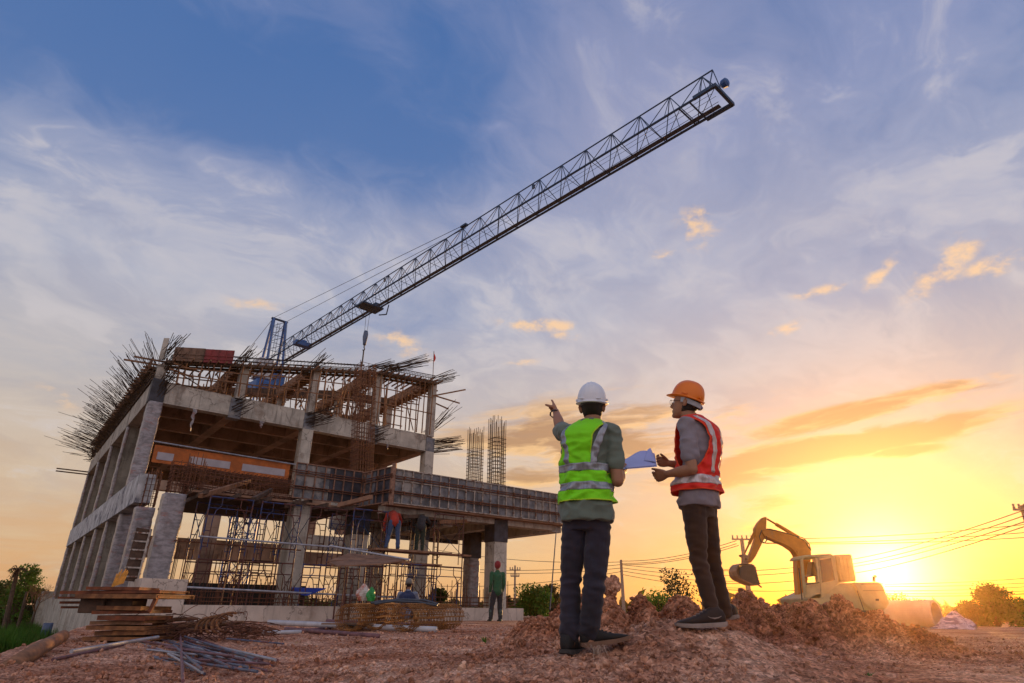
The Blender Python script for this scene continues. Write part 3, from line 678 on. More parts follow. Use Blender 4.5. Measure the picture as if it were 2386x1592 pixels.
for i in range(70):
    v = random.uniform(0, 20.3); a = U(0.15, v, 9.0+random.uniform(-.2, .4)); mb.bar(a, a-ud*random.uniform(.2, .5)-vd*random.uniform(0, .3), 0.05, 0.04)
part(mb, 'edge_formwork', M_wood_d)
for dz in (0, .16): 
    mb = MB(); mb.bar(U(-1.7, 20.2, 7.9+dz), U(0.3, 20.2, 7.9+dz), 0.07, 0.07); part(mb, 'edge_plank', M_wood_d)
# vertical short starter bars standing on the low front wall
mb = MB()
for i in range(150):
    u = random.uniform(1.0, 12.5); v = random.choice([-8.7, -8.3]); h = random.uniform(.25, .75)
    if u > 8.5: h *= 1.25
    (mb if i >= 70 else (m1 := MB())).tube([U(u, v, 0.2), U(u+random.uniform(-.02, .03), v, 0.3+h)], 0.011, 4)
    if i < 70: part(m1, 'wall_starter_bar', M_rust)
for z in (0.35, 0.45, 0.60): mb.tube([U(0.9, -8.72, z), U(8, -8.75, z-.02), U(12.6, -8.7, z)], 0.014, 4)
o = part(mb, 'wall_starter_bars', M_rust); o['kind'] = 'stuff'
for i in range(26):
    u = random.uniform(0.6, 3.4); v = random.uniform(-6, -1); mb = MB(); mb.tube([U(u, v, 0.2), U(u, v, 2.0+random.uniform(-.3, .4))], 0.012, 4); part(mb, 'wall_starter_bar', M_rust)
# dark ribbed shutter standing left of the wrapped column, black sheeting inside the ground floor
a_ = pp(300, 1334, 17.7); b_ = pp(331, 1214, 17.9); e = empty('shutter_panel', a_, 'dark ribbed shutter panel standing beside the wrapped corner column', 'shutter panel')
mb = MB(); mb.bar(a_, b_, .40, .05, up=ud*.2-vd); mb.build('panel', M_wood_d, e)
mb = MB()
for k in range(6): q_ = a_+(b_-a_)*(k+.5)/6-nrm(vd)*0-np.array([0, .05, 0]); mb.box(q_, (.42, .04, .04), (ud, vd, zd))
mb.bar(a_+ud*.2-np.array([0, .06, 0]), b_+ud*.2-np.array([0, .06, 0]), .05, .05); mb.build('rib', M_rib, e)
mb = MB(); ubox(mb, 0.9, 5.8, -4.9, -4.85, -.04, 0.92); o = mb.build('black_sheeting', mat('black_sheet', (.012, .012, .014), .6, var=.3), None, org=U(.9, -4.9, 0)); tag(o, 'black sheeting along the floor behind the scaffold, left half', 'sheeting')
mb = MB()
for k in range(12): q_ = pp(256+k*2.4, 1348-k*.8, 17.0); mb.tube([q_, q_+zd*random.uniform(.28, .42)+ud*.05], .012, 5)
o = mb.build('rod_bundle', mat('rods_amber', (.65, .30, .05), .6, var=.3), None, org=pp(268, 1346, 17)); tag(o, 'small bundle of upright amber rods behind the timber stack', 'rods')

# ------------------------------------------------------------ formwork walls (steel panels with ribs)
def formwork(pa, pb, z0, z1, cols, rows, label, matp, matr, nside, walers=(0.3, 0.75)):
    """panel wall from pa to pb (u,v) with visible side nside (u,v dir)"""
    A_ = U(pa[0], pa[1], 0); B_ = U(pb[0], pb[1], 0); d = nrm(B_-A_); L = np.linalg.norm(B_-A_)
    nn = np.array([d[1], -d[0], 0]); nn = nn if nn@(ud*nside[0]+vd*nside[1]) > 0 else -nn
    e = empty('formwork_wall', U(pa[0], pa[1], z0), label, 'formwork')
    z0a, z0b = (z0, z0) if not hasattr(z0, '__len__') else z0
    ax = (d, nn, zd); H = z1-z0
    def pt(s_, h, off): return A_+d*s_+zd*(z0+h)+nn*off
    np_ = max(1, round(L/1.25)); 
    for i in range(np_):
        mb = MB(); s0, s1 = L*i/np_+.004, L*(i+1)/np_-.004
        mb.box(pt((s0+s1)/2, H/2, 0.01+0.006*(i % 2)), (s1-s0, 0.02, H), ax); mb.build('panel', matp if (i*7) % 5 else M_steel, e)
    mb = MB()
    for i in range(cols+1): mb.box(pt(L*i/cols, H/2, 0.045), (0.035, 0.06, H+0.01), ax)
    for j in range(rows+1): mb.box(pt(L/2, H*j/rows, 0.043), (L+0.03, 0.055, 0.03), ax)
    mb.build('rib_grid', matr, e)
    for w in walers:
        mb = MB()
        for dz in (-.035, .035): mb.tube([pt(-0.15, H*w+dz, 0.10), pt(L+0.15, H*w+dz, 0.10)], 0.018, 6)
        for i in range(int(L/0.8)): mb.box(pt(0.4+i*0.8, H*w, 0.13), (0.05, 0.06, 0.11), ax)
        mb.build('waler', M_rust, e)
    return e
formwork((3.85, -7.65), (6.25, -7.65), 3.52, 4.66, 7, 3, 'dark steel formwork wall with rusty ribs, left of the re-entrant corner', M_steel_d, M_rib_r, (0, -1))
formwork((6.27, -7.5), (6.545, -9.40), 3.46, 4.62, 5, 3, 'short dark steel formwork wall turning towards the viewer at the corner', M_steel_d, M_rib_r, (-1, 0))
formwork((6.56, -9.4), (14.8, -9.4), 3.44, 4.56, 22, 3, 'long grey steel formwork wall with a grid of ribs along the right wing', M_steel, M_rib, (0, -1))
formwork((9.2, -8.3), (9.2, -4.2), 3.0, 3.85, 9, 2, 'short grey formwork wall under the right wing running back beside the square column', M_steel, M_rib, (-1, 0))
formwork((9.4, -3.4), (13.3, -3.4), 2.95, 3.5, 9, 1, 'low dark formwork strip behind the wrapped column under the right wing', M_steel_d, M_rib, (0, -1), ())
# second timber lining behind the wall top (thickness of the beam box)
mb = MB(); mb.bar(U(6.3, -7.62, 4.6), U(6.62, -9.45, 4.55), 0.10, 0.12); o = mb.build('timber_post', M_rib_r, None, org=U(6.62, -9.45, 4.5)); tag(o, 'rusty square rail along the top of the corner formwork', 'rail')
mb = MB(); mb.bar(U(6.555, -9.46, 3.35), U(6.555, -9.46, 4.74), 0.13, 0.13); o = mb.build('corner_post', M_rib_r, None, org=U(6.62, -9.45, 3.35)); tag(o, 'rusty upright post closing the outer corner of the formwork', 'post')

# orange and pale sheets hung under the ceiling
e = empty('orange_banner', U(0.8, -0.3, 5.5), 'orange sheet with pale rectangles stretched behind the middle wing', 'banner')
mb = MB(); ubox(mb, 0.6, 6.1, -0.31, -0.29, 5.42, 6.12); mb.build('sheet', M_orange, e)
for a, b in ((0.75, 1.35), (1.95, 3.55), (4.05, 5.9)):
    mb = MB(); ubox(mb, a, b, -0.325, -0.313, 5.55, 5.85); mb.build('pale_patch', M_lilac, e)
mb = MB(); mb.tube([U(0.5, -0.4, 6.22), U(6.3, -0.4, 6.12)], 0.03, 6); o = mb.build('hanging_pipe', M_galv, None, org=U(0.5, -0.4, 6.2)); tag(o, 'thin pale pipe running above the orange sheet', 'pipe')

# ------------------------------------------------------------ roof shuttering on poles
rf = empty('roof_shuttering', U(0.4, 0, 9.6), 'brown timber shuttering for the sloping roof beams above the top floor', 'shuttering')
def rbar(mb, u0, v0, dz0, u1, v1, dz1, w, h): mb.bar(U(u0, v0, roof_z(u0)+dz0), U(u1, v1, roof_z(u1)+dz1), w, h)
mb = MB()
for a, b in zip([0.3, 3.4, 6.7, 10.1], [3.4, 6.7, 10.1, 13.6]):
    rbar(mb, a, -0.25, 0.0, b, -0.25, 0.0, 0.06, 0.14); rbar(mb, a, 0.45, -0.02, b, 0.45, -0.02, 0.06, 0.12); rbar(mb, a, 0.1, 0.07, b, 0.1, 0.07, 0.62, 0.035)
mb.build('edge_beam_bottom', M_wood_d, rf)
for u in US:
    mb = MB()
    for k in range(5):
        v0, v1 = 0.4+k*3.6, 0.4+(k+1)*3.6; rbar(mb, u+.1, v0, -0.10, u+.1, v1, -0.10, 0.5, 0.05)
        for s_ in (-.27, .27): rbar(mb, u+.1+s_, v0, 0.12, u+.1+s_, v1, 0.12, 0.04, 0.5)
        for q in range(8): rbar(mb, u-.45, v0+q*.45, -0.16, u+.65, v0+q*.45, -0.16, 0.06, 0.07)
    mb.build('cross_beam_box', M_wood, rf)
for v in (5.0, 10.0):
    mb = MB()
    for a, b in zip([0.4, 3.7, 7.0, 10.4], [3.1, 6.4, 9.8, 13.2]):
        rbar(mb, a, v, -0.05, b, v, -0.05, 0.5, 0.05); rbar(mb, a, v-.26, .12, b, v-.26, .12, 0.04, .4)
    mb.build('cross_beam_box', M_wood_d, rf)
mb = MB()
for i in range(40):
    u = 0.5+i*0.335; rbar(mb, u, -0.75+random.uniform(-.2, .1), -0.02, u+.02, 1.1+random.uniform(-.1, .5), -0.08, 0.05, 0.07)
mb.build('joist', M_wood, rf)
for (a, b, mt) in ((0.45, 1.6, M_tanpanel), (1.6, 2.78, M_pinkpanel)):
    mb = MB(); mb.add([U(a, -0.42, roof_z(a)+.02), U(b, -0.42, roof_z(b)+.02), U(b, -0.42, 10.2+0.19*b+.02), U(a, -0.42, 10.2+.19*a), U(a, -0.37, roof_z(a)+.02), U(b, -0.37, roof_z(b)+.02), U(b, -0.37, 10.2+0.19*b), U(a, -0.37, 10.2+.19*a)], [(0, 1, 2, 3), (7, 6, 5, 4), (0, 4, 5, 1), (1, 5, 6, 2), (2, 6, 7, 3), (3, 7, 4, 0)])
    for i in range(5):
        u = a+(b-a)*(i+.0)/4; mb.bar(U(u, -0.445, roof_z(u)+.02), U(u, -0.445, 10.2+.19*u), 0.02, 0.035, up=vd)
    for f in (.33, .66): mb.bar(U(a, -.45, roof_z(a)+.5*f), U(b, -.45, roof_z(b)+.5*f), .02, .025)
    mb.build('side_panel', mt, rf)
mb = MB(); 
for (a, b) in ((0.7, 2.2), (4.6, 6.0)): ubox(mb, a, b, 1.6, 1.65, 8.9, 9.25)
mb.build('side_panel', M_pinkpanel, rf)
# rods laid on the roof beam
rb = empty('roof_rebar', U(2.8, 0, 10.6), 'long dark reinforcing bars and stirrups laid along the roof edge', 'rebar')
mb = MB()
for (v, dz) in ((-0.15, .42), (0.1, .48), (0.4, .40), (-0.1, .16), (0.3, .14)):
    for k in range(2):
        us = [0.6, 3.4, 6.7, 9.2] if dz > .2 else [2.6, 6.7, 10.1, 13.6]
        mb.tube([U(u, v+k*.03, roof_z(u)+dz+(0.12 if u < 3 else 0)+random.uniform(-.02, .02)) for u in us], 0.016, 5)
    mb.tube([U(u, v, roof_z(u)+.5-0.02*k) for u in (10.3, 12, 13.6)], 0.013, 5)
mb.build('long_bar', M_rebar, rb)
mb = MB()
u = 3.0
while u < 13.5:
    z = roof_z(u); P_ = [U(u+.1, -0.15, z+.1), U(u, -0.15, z+.46), U(u, 0.4, z+.46), U(u+.1, .4, z+.1)]
    if not 9.2 < u < 10.2: mb = MB(); mb.tube(P_, 0.008, 4, cap=False); mb.build('stirrup', M_rebar, rb)
    u += 0.17
# poles: each one a thing
pole0 = None; rows = [(-0.35, 0.42), (1.2, 0.62), (2.9, 0.75), (4.6, 0.9), (7.0, 1.2)]
for rj, (v, st) in enumerate(rows):
    u = 0.75+0.2*rj
    while u < 13.3:
        uu = u+random.uniform(-.1, .1); z1 = roof_z(uu)-0.06; H = z1-Z2T; a = random.uniform(-.05, .05); b = random.uniform(-.05, .05)
        base = U(uu, v, Z2T); mb = MB(); lean = random.uniform(-.06, .06)
        mb.tube([base, base+ud*a*.5+zd*H*.35, base+ud*a+vd*b+zd*H*.7, base+ud*(lean)+zd*H], [0.035, .033, .03, .026], 6)
        o = mb.build('timber_prop', M_wood, None, org=base)
        tag(o, ('crooked brown timber prop under the roof edge' if rj == 0 else 'thin brown timber prop in the rows behind the roof edge')+', one of many alike', 'prop', 'front row of timber props' if rj == 0 else 'timber props in the rows behind')
        u += st*random.uniform(.85, 1.15)
mb = MB()
for v in (-0.38, 1.2, 2.9):
    for dz in (0.45, 0.75):
        for a, b in ((0.6, 5.0), (4.6, 9.0), (8.6, 13.3)): mb.bar(U(a, v, Z2T+(roof_z(a)-Z2T)*dz), U(b, v, Z2T+(roof_z(b)-Z2T)*(dz-.06)), 0.03, 0.05)
for i in range(34):
    u = random.uniform(.6, 12.6); v = random.choice([-.2, 1.2, 2.9]); mb.bar(U(u, v, Z2T+.1), U(u+random.uniform(-1.2, 1.2), v+random.uniform(0, 1.6), roof_z(u)-.15), 0.03, 0.045)
mb.build('bracing', M_wood, rf)
mb = MB()
for (a, b) in (((13.4, -.1, 11.0), (15.1, -.9, 11.55)), ((13.3, .2, 11.2), (15.4, .1, 11.05)), ((13.5, .4, 10.9), (14.9, .5, 10.7)), ((-1.2, .3, 9.5), (1.4, .1, 9.6)), ((-.9, .0, 9.62), (1.2, .1, 9.75)), ((.5, -.6, 9.5), (1.7, .4, 9.7)), ((.4, -.7, 9.2), (1.5, .3, 9.35))):
    mb = MB(); mb.bar(U(*a), U(*b), 0.05, 0.07); mb.build('projecting_pole', M_wood, rf)
pass
# rags hanging under the front beam
for (u, L, w, lb) in ((1.75, 0.95, 0.16, 'long torn pale rag hanging under the front beam near the left corner'), (4.55, 0.3, 0.2, 'short pale rag under the front beam left of the second column'), (10.9, 0.25, .12, 'small pale rag under the front beam near its right end')):
    mb = MB(); pts = []
    for i in range(9): 
        z = Z2B-L*i/8; x = 0.03*math.sin(i*1.9); ww = w*(1-.75*i/8)*(1+.35*math.sin(i*2.7)); pts.append([U(u+x-ww/2, -.24-.02*math.sin(i), z), U(u+x+ww/2, -.21, z-.02), U(u+x+ww/2, -.19, z-.02), U(u+x-ww/2, -.20, z)])
    mb.rings(pts); o = mb.build('hanging_rag', M_wrap, None, org=U(u, -.22, Z2B)); tag(o, lb, 'rag', 'rags under the beams')
# red flag on its pole
e = empty('red_flag', U(13.45, 0.0, 11.7), 'small red flag on a thin pole at the right end of the roof', 'flag')
mb = MB(); mb.tube([U(13.45, 0, 11.7), U(13.4, 0, 13.72)], 0.02, 6); mb.build('flag_pole', M_rust, e)
mb = MB(); p0 = U(13.42, 0, 13.6); mb.rings([[p0+zd*(-.1*i)+ud*0.0, p0+zd*(-.1*i)+ud*(.12*math.sin(i*.6)+.03)+vd*.03, p0+zd*(-.1*i-.01)+ud*(.12*math.sin(i*.6)+.03)+vd*.04, p0+zd*(-.1*i)+vd*.01] for i in range(7)]); mb.build('flag_cloth', mat('flag_red', (.6, .02, .02), .7), e)

# ------------------------------------------------------------ scaffolding
def sframe(mb, u, v, z, W_=1.2, H=1.7, r=0.021, axis='u'):
    """walk-through frame: two legs, head rail, arch"""
    f = (lambda a, h: U(u+a, v, z+h)) if axis == 'u' else (lambda a, h: U(u, v+a, z+h))
    mb.tube([f(0, 0), f(0, H)], r, 6); mb.tube([f(W_, 0), f(W_, H)], r, 6); mb.tube([f(0, H-.03), f(W_, H-.03)], r, 6)
    for s_ in (0.16, W_-.16):
        q = W_*.28 if s_ < .5 else W_*.72
        mb.tube([f(s_, 0.05), f(s_, H*.62), f(s_+(0.05 if s_ < .5 else -.05), H*.76), f(q, H*.84), f(q, H-.03)], r*.7, 5)
        for hh in (.25, .6, .95): mb.tube([f(0 if s_ < .5 else W_, H*hh*.72), f(s_, H*hh*.72)], r*.6, 4)
    mb.tube([f(0.0, H*.80), f(W_, H*.80)], r*.7, 5)
tower_n = [0]
def tower(u, v, z0, lifts, depth, label, W_=1.2, mt=None, plank=None, H=1.7, top_extra=0.0):
    e = empty('scaffold_tower', U(u, v, z0), label, 'scaffold', 'scaffold towers under the front wings')
    for k in range(lifts):
        for dv in (0, depth):
            mb = MB(); sframe(mb, u, v+dv, z0+k*H, W_, H); mb.build('frame', (mt or (M_scb, M_scr))[(k+int(u*3)) % 2], e)
        mb = MB()
        for du in (0, W_):
            mb.tube([U(u+du, v, z0+k*H+.35), U(u+du, v+depth, z0+k*H+1.35)], 0.012, 4); mb.tube([U(u+du, v+.02, z0+k*H+1.35), U(u+du, v+depth, z0+k*H+.35)], 0.012, 4)
        mb.build('cross_brace', M_cranedk if k % 2 else M_scr, e)
    if plank is not None:
        mb = MB()
        for q in (0.1, .45): mb.bar(U(u-.3, v+depth*q, z0+plank), U(u+W_+.3, v+depth*q, z0+plank), 0.26, 0.04)
        mb.build('plank', M_wood, e)
    return e
T = [(1.15, -8.75, -.25, 2, 1.5, 'front scaffold tower in faded blue, nearest the wrapped corner column'), (2.62, -8.75, -.25, 2, 1.5, 'second blue and red scaffold tower along the front wall'), (4.1, -8.85, -.25, 2, 1.6, 'third scaffold tower, in front of the left square column'),
     (5.3, -9.4, -.25, 2, 1.7, 'scaffold tower left of the square column with the black head'), (3.2, -5.2, .0, 2, 1.5, 'inner scaffold tower near the blue crane mast seen through the frame'), 
     (6.9, -9.9, -.15, 1, 1.3, 'low scaffold tower below the bending worker in the red shirt'), (8.2, -9.6, -.15, 2, 1.6, 'red brown scaffold tower reaching up in front of the worker in dark clothes'), (7.4, -5.6, 0., 2, 1.4, 'inner scaffold tower behind the bending worker')]
for i, (u, v, z, k, d, lb) in enumerate(T): tower(u, v, z, k, d, lb, plank=(1.7 if i in (5,) else None))
# long scaffold tubes clamped across
for i, (a, b, r, mt, lb) in enumerate([((0.6, -8.95, .70), (8.0, -9.1, .52), .026, M_galv, 'long pale scaffold tube running low along the front wall'), ((1.0, -8.9, 2.0), (8.3, -9.2, 1.9), .026, M_galv, 'long pale scaffold tube at working height across the middle wing'), ((0.6, -7.9, 1.93), (4.2, -8.2, 1.86), .022, M_rust, 'thin rusty tube crossing the inner scaffold'), ((5.6, -9.5, 1.55), (8.9, -9.7, 1.5), .022, M_rust, 'rusty tube under the planks of the bending worker')]):
    mb = MB(); mb.tube([U(*a), U(*b)], r, 8); o = mb.build('scaffold_tube', mt, None, org=U(*a)); tag(o, lb, 'scaffold tube')
_i = lambda p_: tuple(p_)
pl = [((6.0, -9.35, 1.93), (9.8, -9.45, 1.93), .28, M_wood, 'long plank under the feet of the bending worker'), ((6.0, -9.65, 1.93), (8.8, -9.75, 1.93), .24, M_ply, 'second plank beside the one under the bending worker'), ((0.9, -8.6, 3.12), (2.6, -7.0, 3.98), .14, M_wood, 'timber beam jutting out above the wrapped corner column'), ((2.4, -8.5, 3.2), (3.3, -7.2, 3.75), .12, M_wood_d, 'second jutting timber, right of the one over the wrapped column'), ((3.4, -8.6, 3.1), (4.6, -7.4, 3.5), .12, M_wood_d, 'dark timber jutting out below the left formwork wall'), ((4.6, -8.8, 3.1), (5.9, -7.6, 3.4), .12, M_wood_d, 'dark timber jutting out below the middle of the left formwork wall'), ((7.0, -9.7, 3.0), (8.6, -8.6, 3.28), .14, M_wood_d, 'dark timber strut over the back of the bending worker'), ((8.4, -9.7, 2.95), (10.6, -8.6, 3.28), .14, M_wood, 'dark timber strut over the worker in dark clothes')]
for a, b, w, mt, lb in pl:
    mb = MB(); mb.bar(U(*a), U(*b), w, .06 if w > .2 else .12); o = mb.build('timber_beam' if w < .2 else 'scaffold_plank', mt, None, org=U(*a)); tag(o, lb, 'timber' if w < .2 else 'plank')
tb = [(pp(757, 1253, 19.0), pp(941, 1285, 18.6), .028, M_galv, 'scaffold_tube', 'pale tube sloping down to the plywood canopy', 'scaffold tube'), (pp(778, 1160, 18.6), pp(852, 1141, 17.6), .065, M_ply, 'timber_beam', 'pale timber jutting out below the corner formwork', 'timber')]
for a, b, r, mt, nm, lb, ct in tb:
    mb = MB(); (mb.tube([a, b], r, 8) if nm == 'scaffold_tube' else mb.bar(a, b, r*1.6, r*1.8)); o = mb.build(nm, mt, None, org=a); tag(o, lb, ct)
# dense ledgers on heads of the towers
for i, u in enumerate((1.0, 1.9, 2.8, 3.7, 4.6, 5.5)):
    mb = MB(); mb.bar(U(u, -8.9, 3.22), U(u+.05, -5.0, 3.30), .07, .12); o = mb.build('bearer_beam', M_wood_d, None, org=U(u, -8.9, 3.2)); tag(o, 'dark timber bearer on the scaffold heads under the middle wing', 'timber', 'bearers under the middle wing')
# canopy of plywood on legs
e = empty('plywood_canopy', U(3.9, -11, 0), 'sagging brown plywood canopy on thin red legs in the middle of the site', 'canopy')
mb = MB(); cc = [pp(750, 1291, 18.0), pp(800, 1272, 19.4), pp(905, 1281, 19.6), pp(938, 1286, 18.8), pp(880, 1296, 17.9), pp(775, 1301, 17.5)]
zc = np.mean([c[2] for c in cc]); top = [c+zd*0.03 for c in cc]; mb.add([*cc, *top], [(0, 1, 2, 3, 4, 5), (11, 10, 9, 8, 7, 6)]+[(i, (i+1) % 6, 6+(i+1) % 6, 6+i) for i in range(6)]); mb.build('sheet', M_ply, e)
mb = MB(); mb.bar(pp(760, 1298, 17.7), pp(938, 1290, 18.6), .06, .06); mb.bar(pp(752, 1290, 17.9), pp(905, 1281, 20.1), .05, .06); mb.build('edge_batten', M_wood, e)
for (x, y, Y_) in ((797, 1302, 17.6), (838, 1303, 17.7), (895, 1294, 18.3), (779, 1296, 18.3), (915, 1284, 19)):
    q = pp(x, y, Y_); mb = MB(); mb.tube([(q[0], q[1], -.15), q], .024, 6); mb.tube([(q[0]+.18, q[1], -.15), (q[0]+.18, q[1], q[2]-.02)], .016, 5)
    for h in (.3, .7, 1.1): mb.tube([(q[0], q[1], h), (q[0]+.18, q[1], h)], .01, 4)
    mb.build('leg', M_scr, e)
mb = MB(); a = pp(668, 1345, 20.5); W2 = [pp(668, 1348, 20.5), pp(748, 1350, 20.0), pp(705, 1366, 19.6), pp(672, 1362, 20.2)]
mb.add([*W2, *[w-zd*.02 for w in W2]], [(0, 1, 2, 3), (7, 6, 5, 4), (0, 4, 5, 1), (1, 5, 6, 2), (2, 6, 7, 3), (3, 7, 4, 0)]); o = mb.build('blue_tarpaulin', M_tarp, None, org=W2[3]); tag(o, 'bright blue tarpaulin stretched behind the front wall', 'tarpaulin')

# ------------------------------------------------------------ tower crane behind the building
cr = empty('tower_crane', (-19.8, 50, -0.6), 'blue lattice tower crane with its long jib reaching over the building', 'crane')
JZ = at(665, 845, 50)[2]; JB = at(665, 845, 50); jd = nrm(gz(1700, 245, JZ)-JB); kd = np.array([-jd[1], jd[0], 0]); kd = kd if kd[0] > 0 else -kd
JL = np.linalg.norm(gz(1706, 242, JZ)-JB); JW = 1.35
def J(t, k, z): return JB+jd*t+kd*k+zd*z            # far chord k=0, near chord k=-JW
def lattice(mb, A, B, r, n): pass
mb = MB()
mb.tube([J(-.3, 0, 0), J(JL, 0, 0)], .062, 6); mb.tube([J(-.3, -JW, 0), J(JL-.6, -JW, 0)], .055, 6); mb.tube([J(.3, -JW/2, 1.62), J(JL-.3, -JW/2, 1.62)], .036, 6)
mb.build('chords', M_cranedk, cr)
mb = MB(); nb = 26
for i in range(nb):
    t0, t1 = JL*i/nb, JL*(i+1)/nb; tm = (t0+t1)/2
    for k in (0, -JW):
        mb.tube([J(t0, k, 0), J(tm, -JW/2, 1.62)], .022, 5); mb.tube([J(t1, k, 0), J(tm, -JW/2, 1.62)], .022, 5); mb.tube([J(tm, k, 0), J(tm, -JW/2, 1.62)], .016, 4)
    mb.tube([J(t0, 0, 0), J(t1, -JW, 0)], .016, 4); mb.tube([J(t0, 0, 0), J(t0, -JW, 0)], .018, 4)
mb.build('lattice', M_cranedk, cr)
mb = MB(); mb.box(J(JL*.5, -.22, .03), (.24, JL*.98, .02), (kd, jd, zd)); mb.build('catwalk', mat('catwalk_grey', (.05, .065, .10), .7), cr)
mb = MB(); mb.bar(J(JL, .1, 0), J(JL, -JW-.1, 0), .13, .16); mb.bar(J(JL-1.2, .05, 0), J(JL, .05, 0), .13, .16); mb.bar(J(JL-1.0, -JW, .05), J(JL-.1, -JW, .05), .13, .16); mb.bar(J(JL-1.2, 0, 0), J(JL-1.2, -JW, 0), .06, .05); mb.bar(J(JL-1.7, 0, 0), J(JL-1.7, -JW, 0), .06, .05)
mb.tube([J(JL-.3, -JW/2, 1.62), J(JL, -.9, .2)], .025, 4); mb.tube([J(JL-.3, -JW/2, 1.62), J(JL-.3, -JW, 0)], .025, 4); mb.build('tip_frame', M_cranedk, cr)
mb = MB(); q = J(JL+.1, -JW*.5, .55); mb.rings([[q+nrm(jd)*x+r_*(math.cos(a)*kd+math.sin(a)*zd) for a in np.linspace(0, 6.28, 12, endpoint=False)] for x, r_ in ((-.16, .10), (-.08, .19), (.1, .21), (.17, .12))]); mb.build('tip_lamp', M_blue, cr)
# runner cables inside the jib
mb = MB()
for k, z in ((-.5, .35), (-.8, .30)): mb.tube([J(.5, k, z), J(JL-.4, k, z)], .012, 4)
mb.tube([J(8, -.6, -.12), J(JL*.5, -.6, -.42), J(JL-.3, -.6, -.1)], .016, 4)
mb.build('runner_cable', M_cable, cr)
# small gear on the chords
mb = MB()
for t in (16.5, 31): mb.box(J(t, -JW/2, 1.4), (.10, .16, .22), (kd, jd, zd))
mb.build('chord_fitting', M_cranedk, cr)
# trolley with hook block
tt = 9.2
for t in np.linspace(4, 16, 200):
    v = J(t, -JW/2, 0)-CAM; 
    if CX+FPX*(v@RI)/(v@_F) < 862: tt = t
mb = MB(); mb.box(J(tt, -JW/2, -.12), (JW+.3, 1.1, .12), (kd, jd, zd)); mb.box(J(tt+.4, -JW*.3, -.05), (.4, .5, .3), (kd, jd, zd)); mb.bar(J(tt-.6, .5, -.1), J(tt+.4, .5, -.4), .07); mb.bar(J(tt+.4, .5, -.4), J(tt+1.1, .2, 0), .07); mb.bar(J(tt-.8, -JW-.3, .2), J(tt-.2, -JW, -.3), .08); mb.build('trolley', M_cranedk, cr)
hb = J(tt-.1, -JW/2, -2.35)
mb = MB()
for s_ in (-.17, .17): mb.tube([J(tt-.1, -JW/2, -.1)+jd*s_*1.6, hb+jd*s_+zd*.35], .012, 4)
mb.build('hoist_rope', M_cable, cr)
mb = MB(); mb.rings([[hb+zd*z+jd*(w*math.cos(a))+kd*(.12*math.sin(a)) for a in np.linspace(0, 6.28, 12, endpoint=False)] for z, w in ((.45, .08), (.38, .20), (.1, .30), (-.15, .26), (-.45, .12), (-.62, .07))]); mb.build('hook_block', mat('block_blue', (.07, .11, .2), .5), cr, smooth=True)
mb = MB(); mb.tube([hb-zd*.6, hb-zd*.8, hb-zd*.95+jd*.1, hb-zd*1.05, hb-zd*.95-jd*.12], .045, 6); mb.tube([hb-zd*1.0, hb-zd*2.2], .05, 6); mb.build('hook', M_cable, cr)
# winch box near the root
mb = MB(); mb.box(J(4.6, -.75, .12), (1.3, .6, .35), (kd, jd, zd)); mb.box(J(4.1, -.5, .45), (.5, .5, .4), (kd, jd, zd)); mb.build('winch', M_blue, cr)
# mast (four legs) and slewing unit
MC = J(-1.2, -JW/2, 0); ms = 0.75
def Mp(a, b, z): return np.array([MC[0], MC[1], 0])+jd*a*ms+kd*b*ms+zd*z
mb = MB()
for a in (-1, 1):
    for b in (-1, 1): mb.bar(Mp(a, b, -.6), Mp(a, b, JZ-2.2), .13, .13)
mb.build('mast_legs', M_blue, cr)
mb = MB(); z = -.4; i = 0
while z < JZ-3.6:
    for (a, b, c, d) in ((-1, -1, 1, -1), (1, -1, 1, 1), (1, 1, -1, 1), (-1, 1, -1, -1)):
        mb.tube([Mp(a, b, z), Mp(c, d, z+1.45)], .03, 4); mb.tube([Mp(a, b, z+1.45), Mp(c, d, z+1.45)], .028, 4)
        if i % 2: mb.tube([Mp(c, d, z), Mp(a, b, z+1.45)], .03, 4)
    z += 1.45; i += 1
mb.build('mast_bracing', M_blue, cr)
mb = MB(); mb.box(Mp(0, 0, JZ-1.6), (2.0, 2.0, 1.1), (kd, jd, zd)); mb.box(Mp(0, 0, JZ-.7), (1.5, 1.5, .7), (kd, jd, zd)); mb.build('slewing_unit', M_blue, cr, bevel=.05)
# A-frame: two side frames with two legs each
AT = at(645, 742, 50)[2]
for b in (-1, 1):
    mb = MB()
    for a in (-1, 1): mb.bar(Mp(a*.95, b*.95, JZ-.6), Mp(a*.15-.0, b*.75, AT), .16, .19)
    mb.build('a_frame_leg', M_blue, cr)
mb = MB()
for i in range(6):
    f0 = i/6; f1 = (i+1)/6; z0 = JZ-.3+(AT-JZ+.3)*f0; z1 = JZ-.3+(AT-JZ+.3)*f1; w = .95-.2*f0
    mb.tube([Mp(0, -w, z0), Mp(0, w, z1)], .025, 4); mb.tube([Mp(0, w, z1), Mp(0, -w, z1)], .025, 4)
for s_ in (-.2, .12): mb.tube([Mp(0, s_, JZ), Mp(0, s_, AT-.3)], .02, 4)
for i in range(16): mb.tube([Mp(0, -.2, JZ+.3*i), Mp(0, .12, JZ+.3*i)], .014, 4)
mb.bar(Mp(0, -1.0, AT), Mp(0, 1.0, AT), .22, .12); mb.build('a_frame_bracing', M_cranedk, cr)
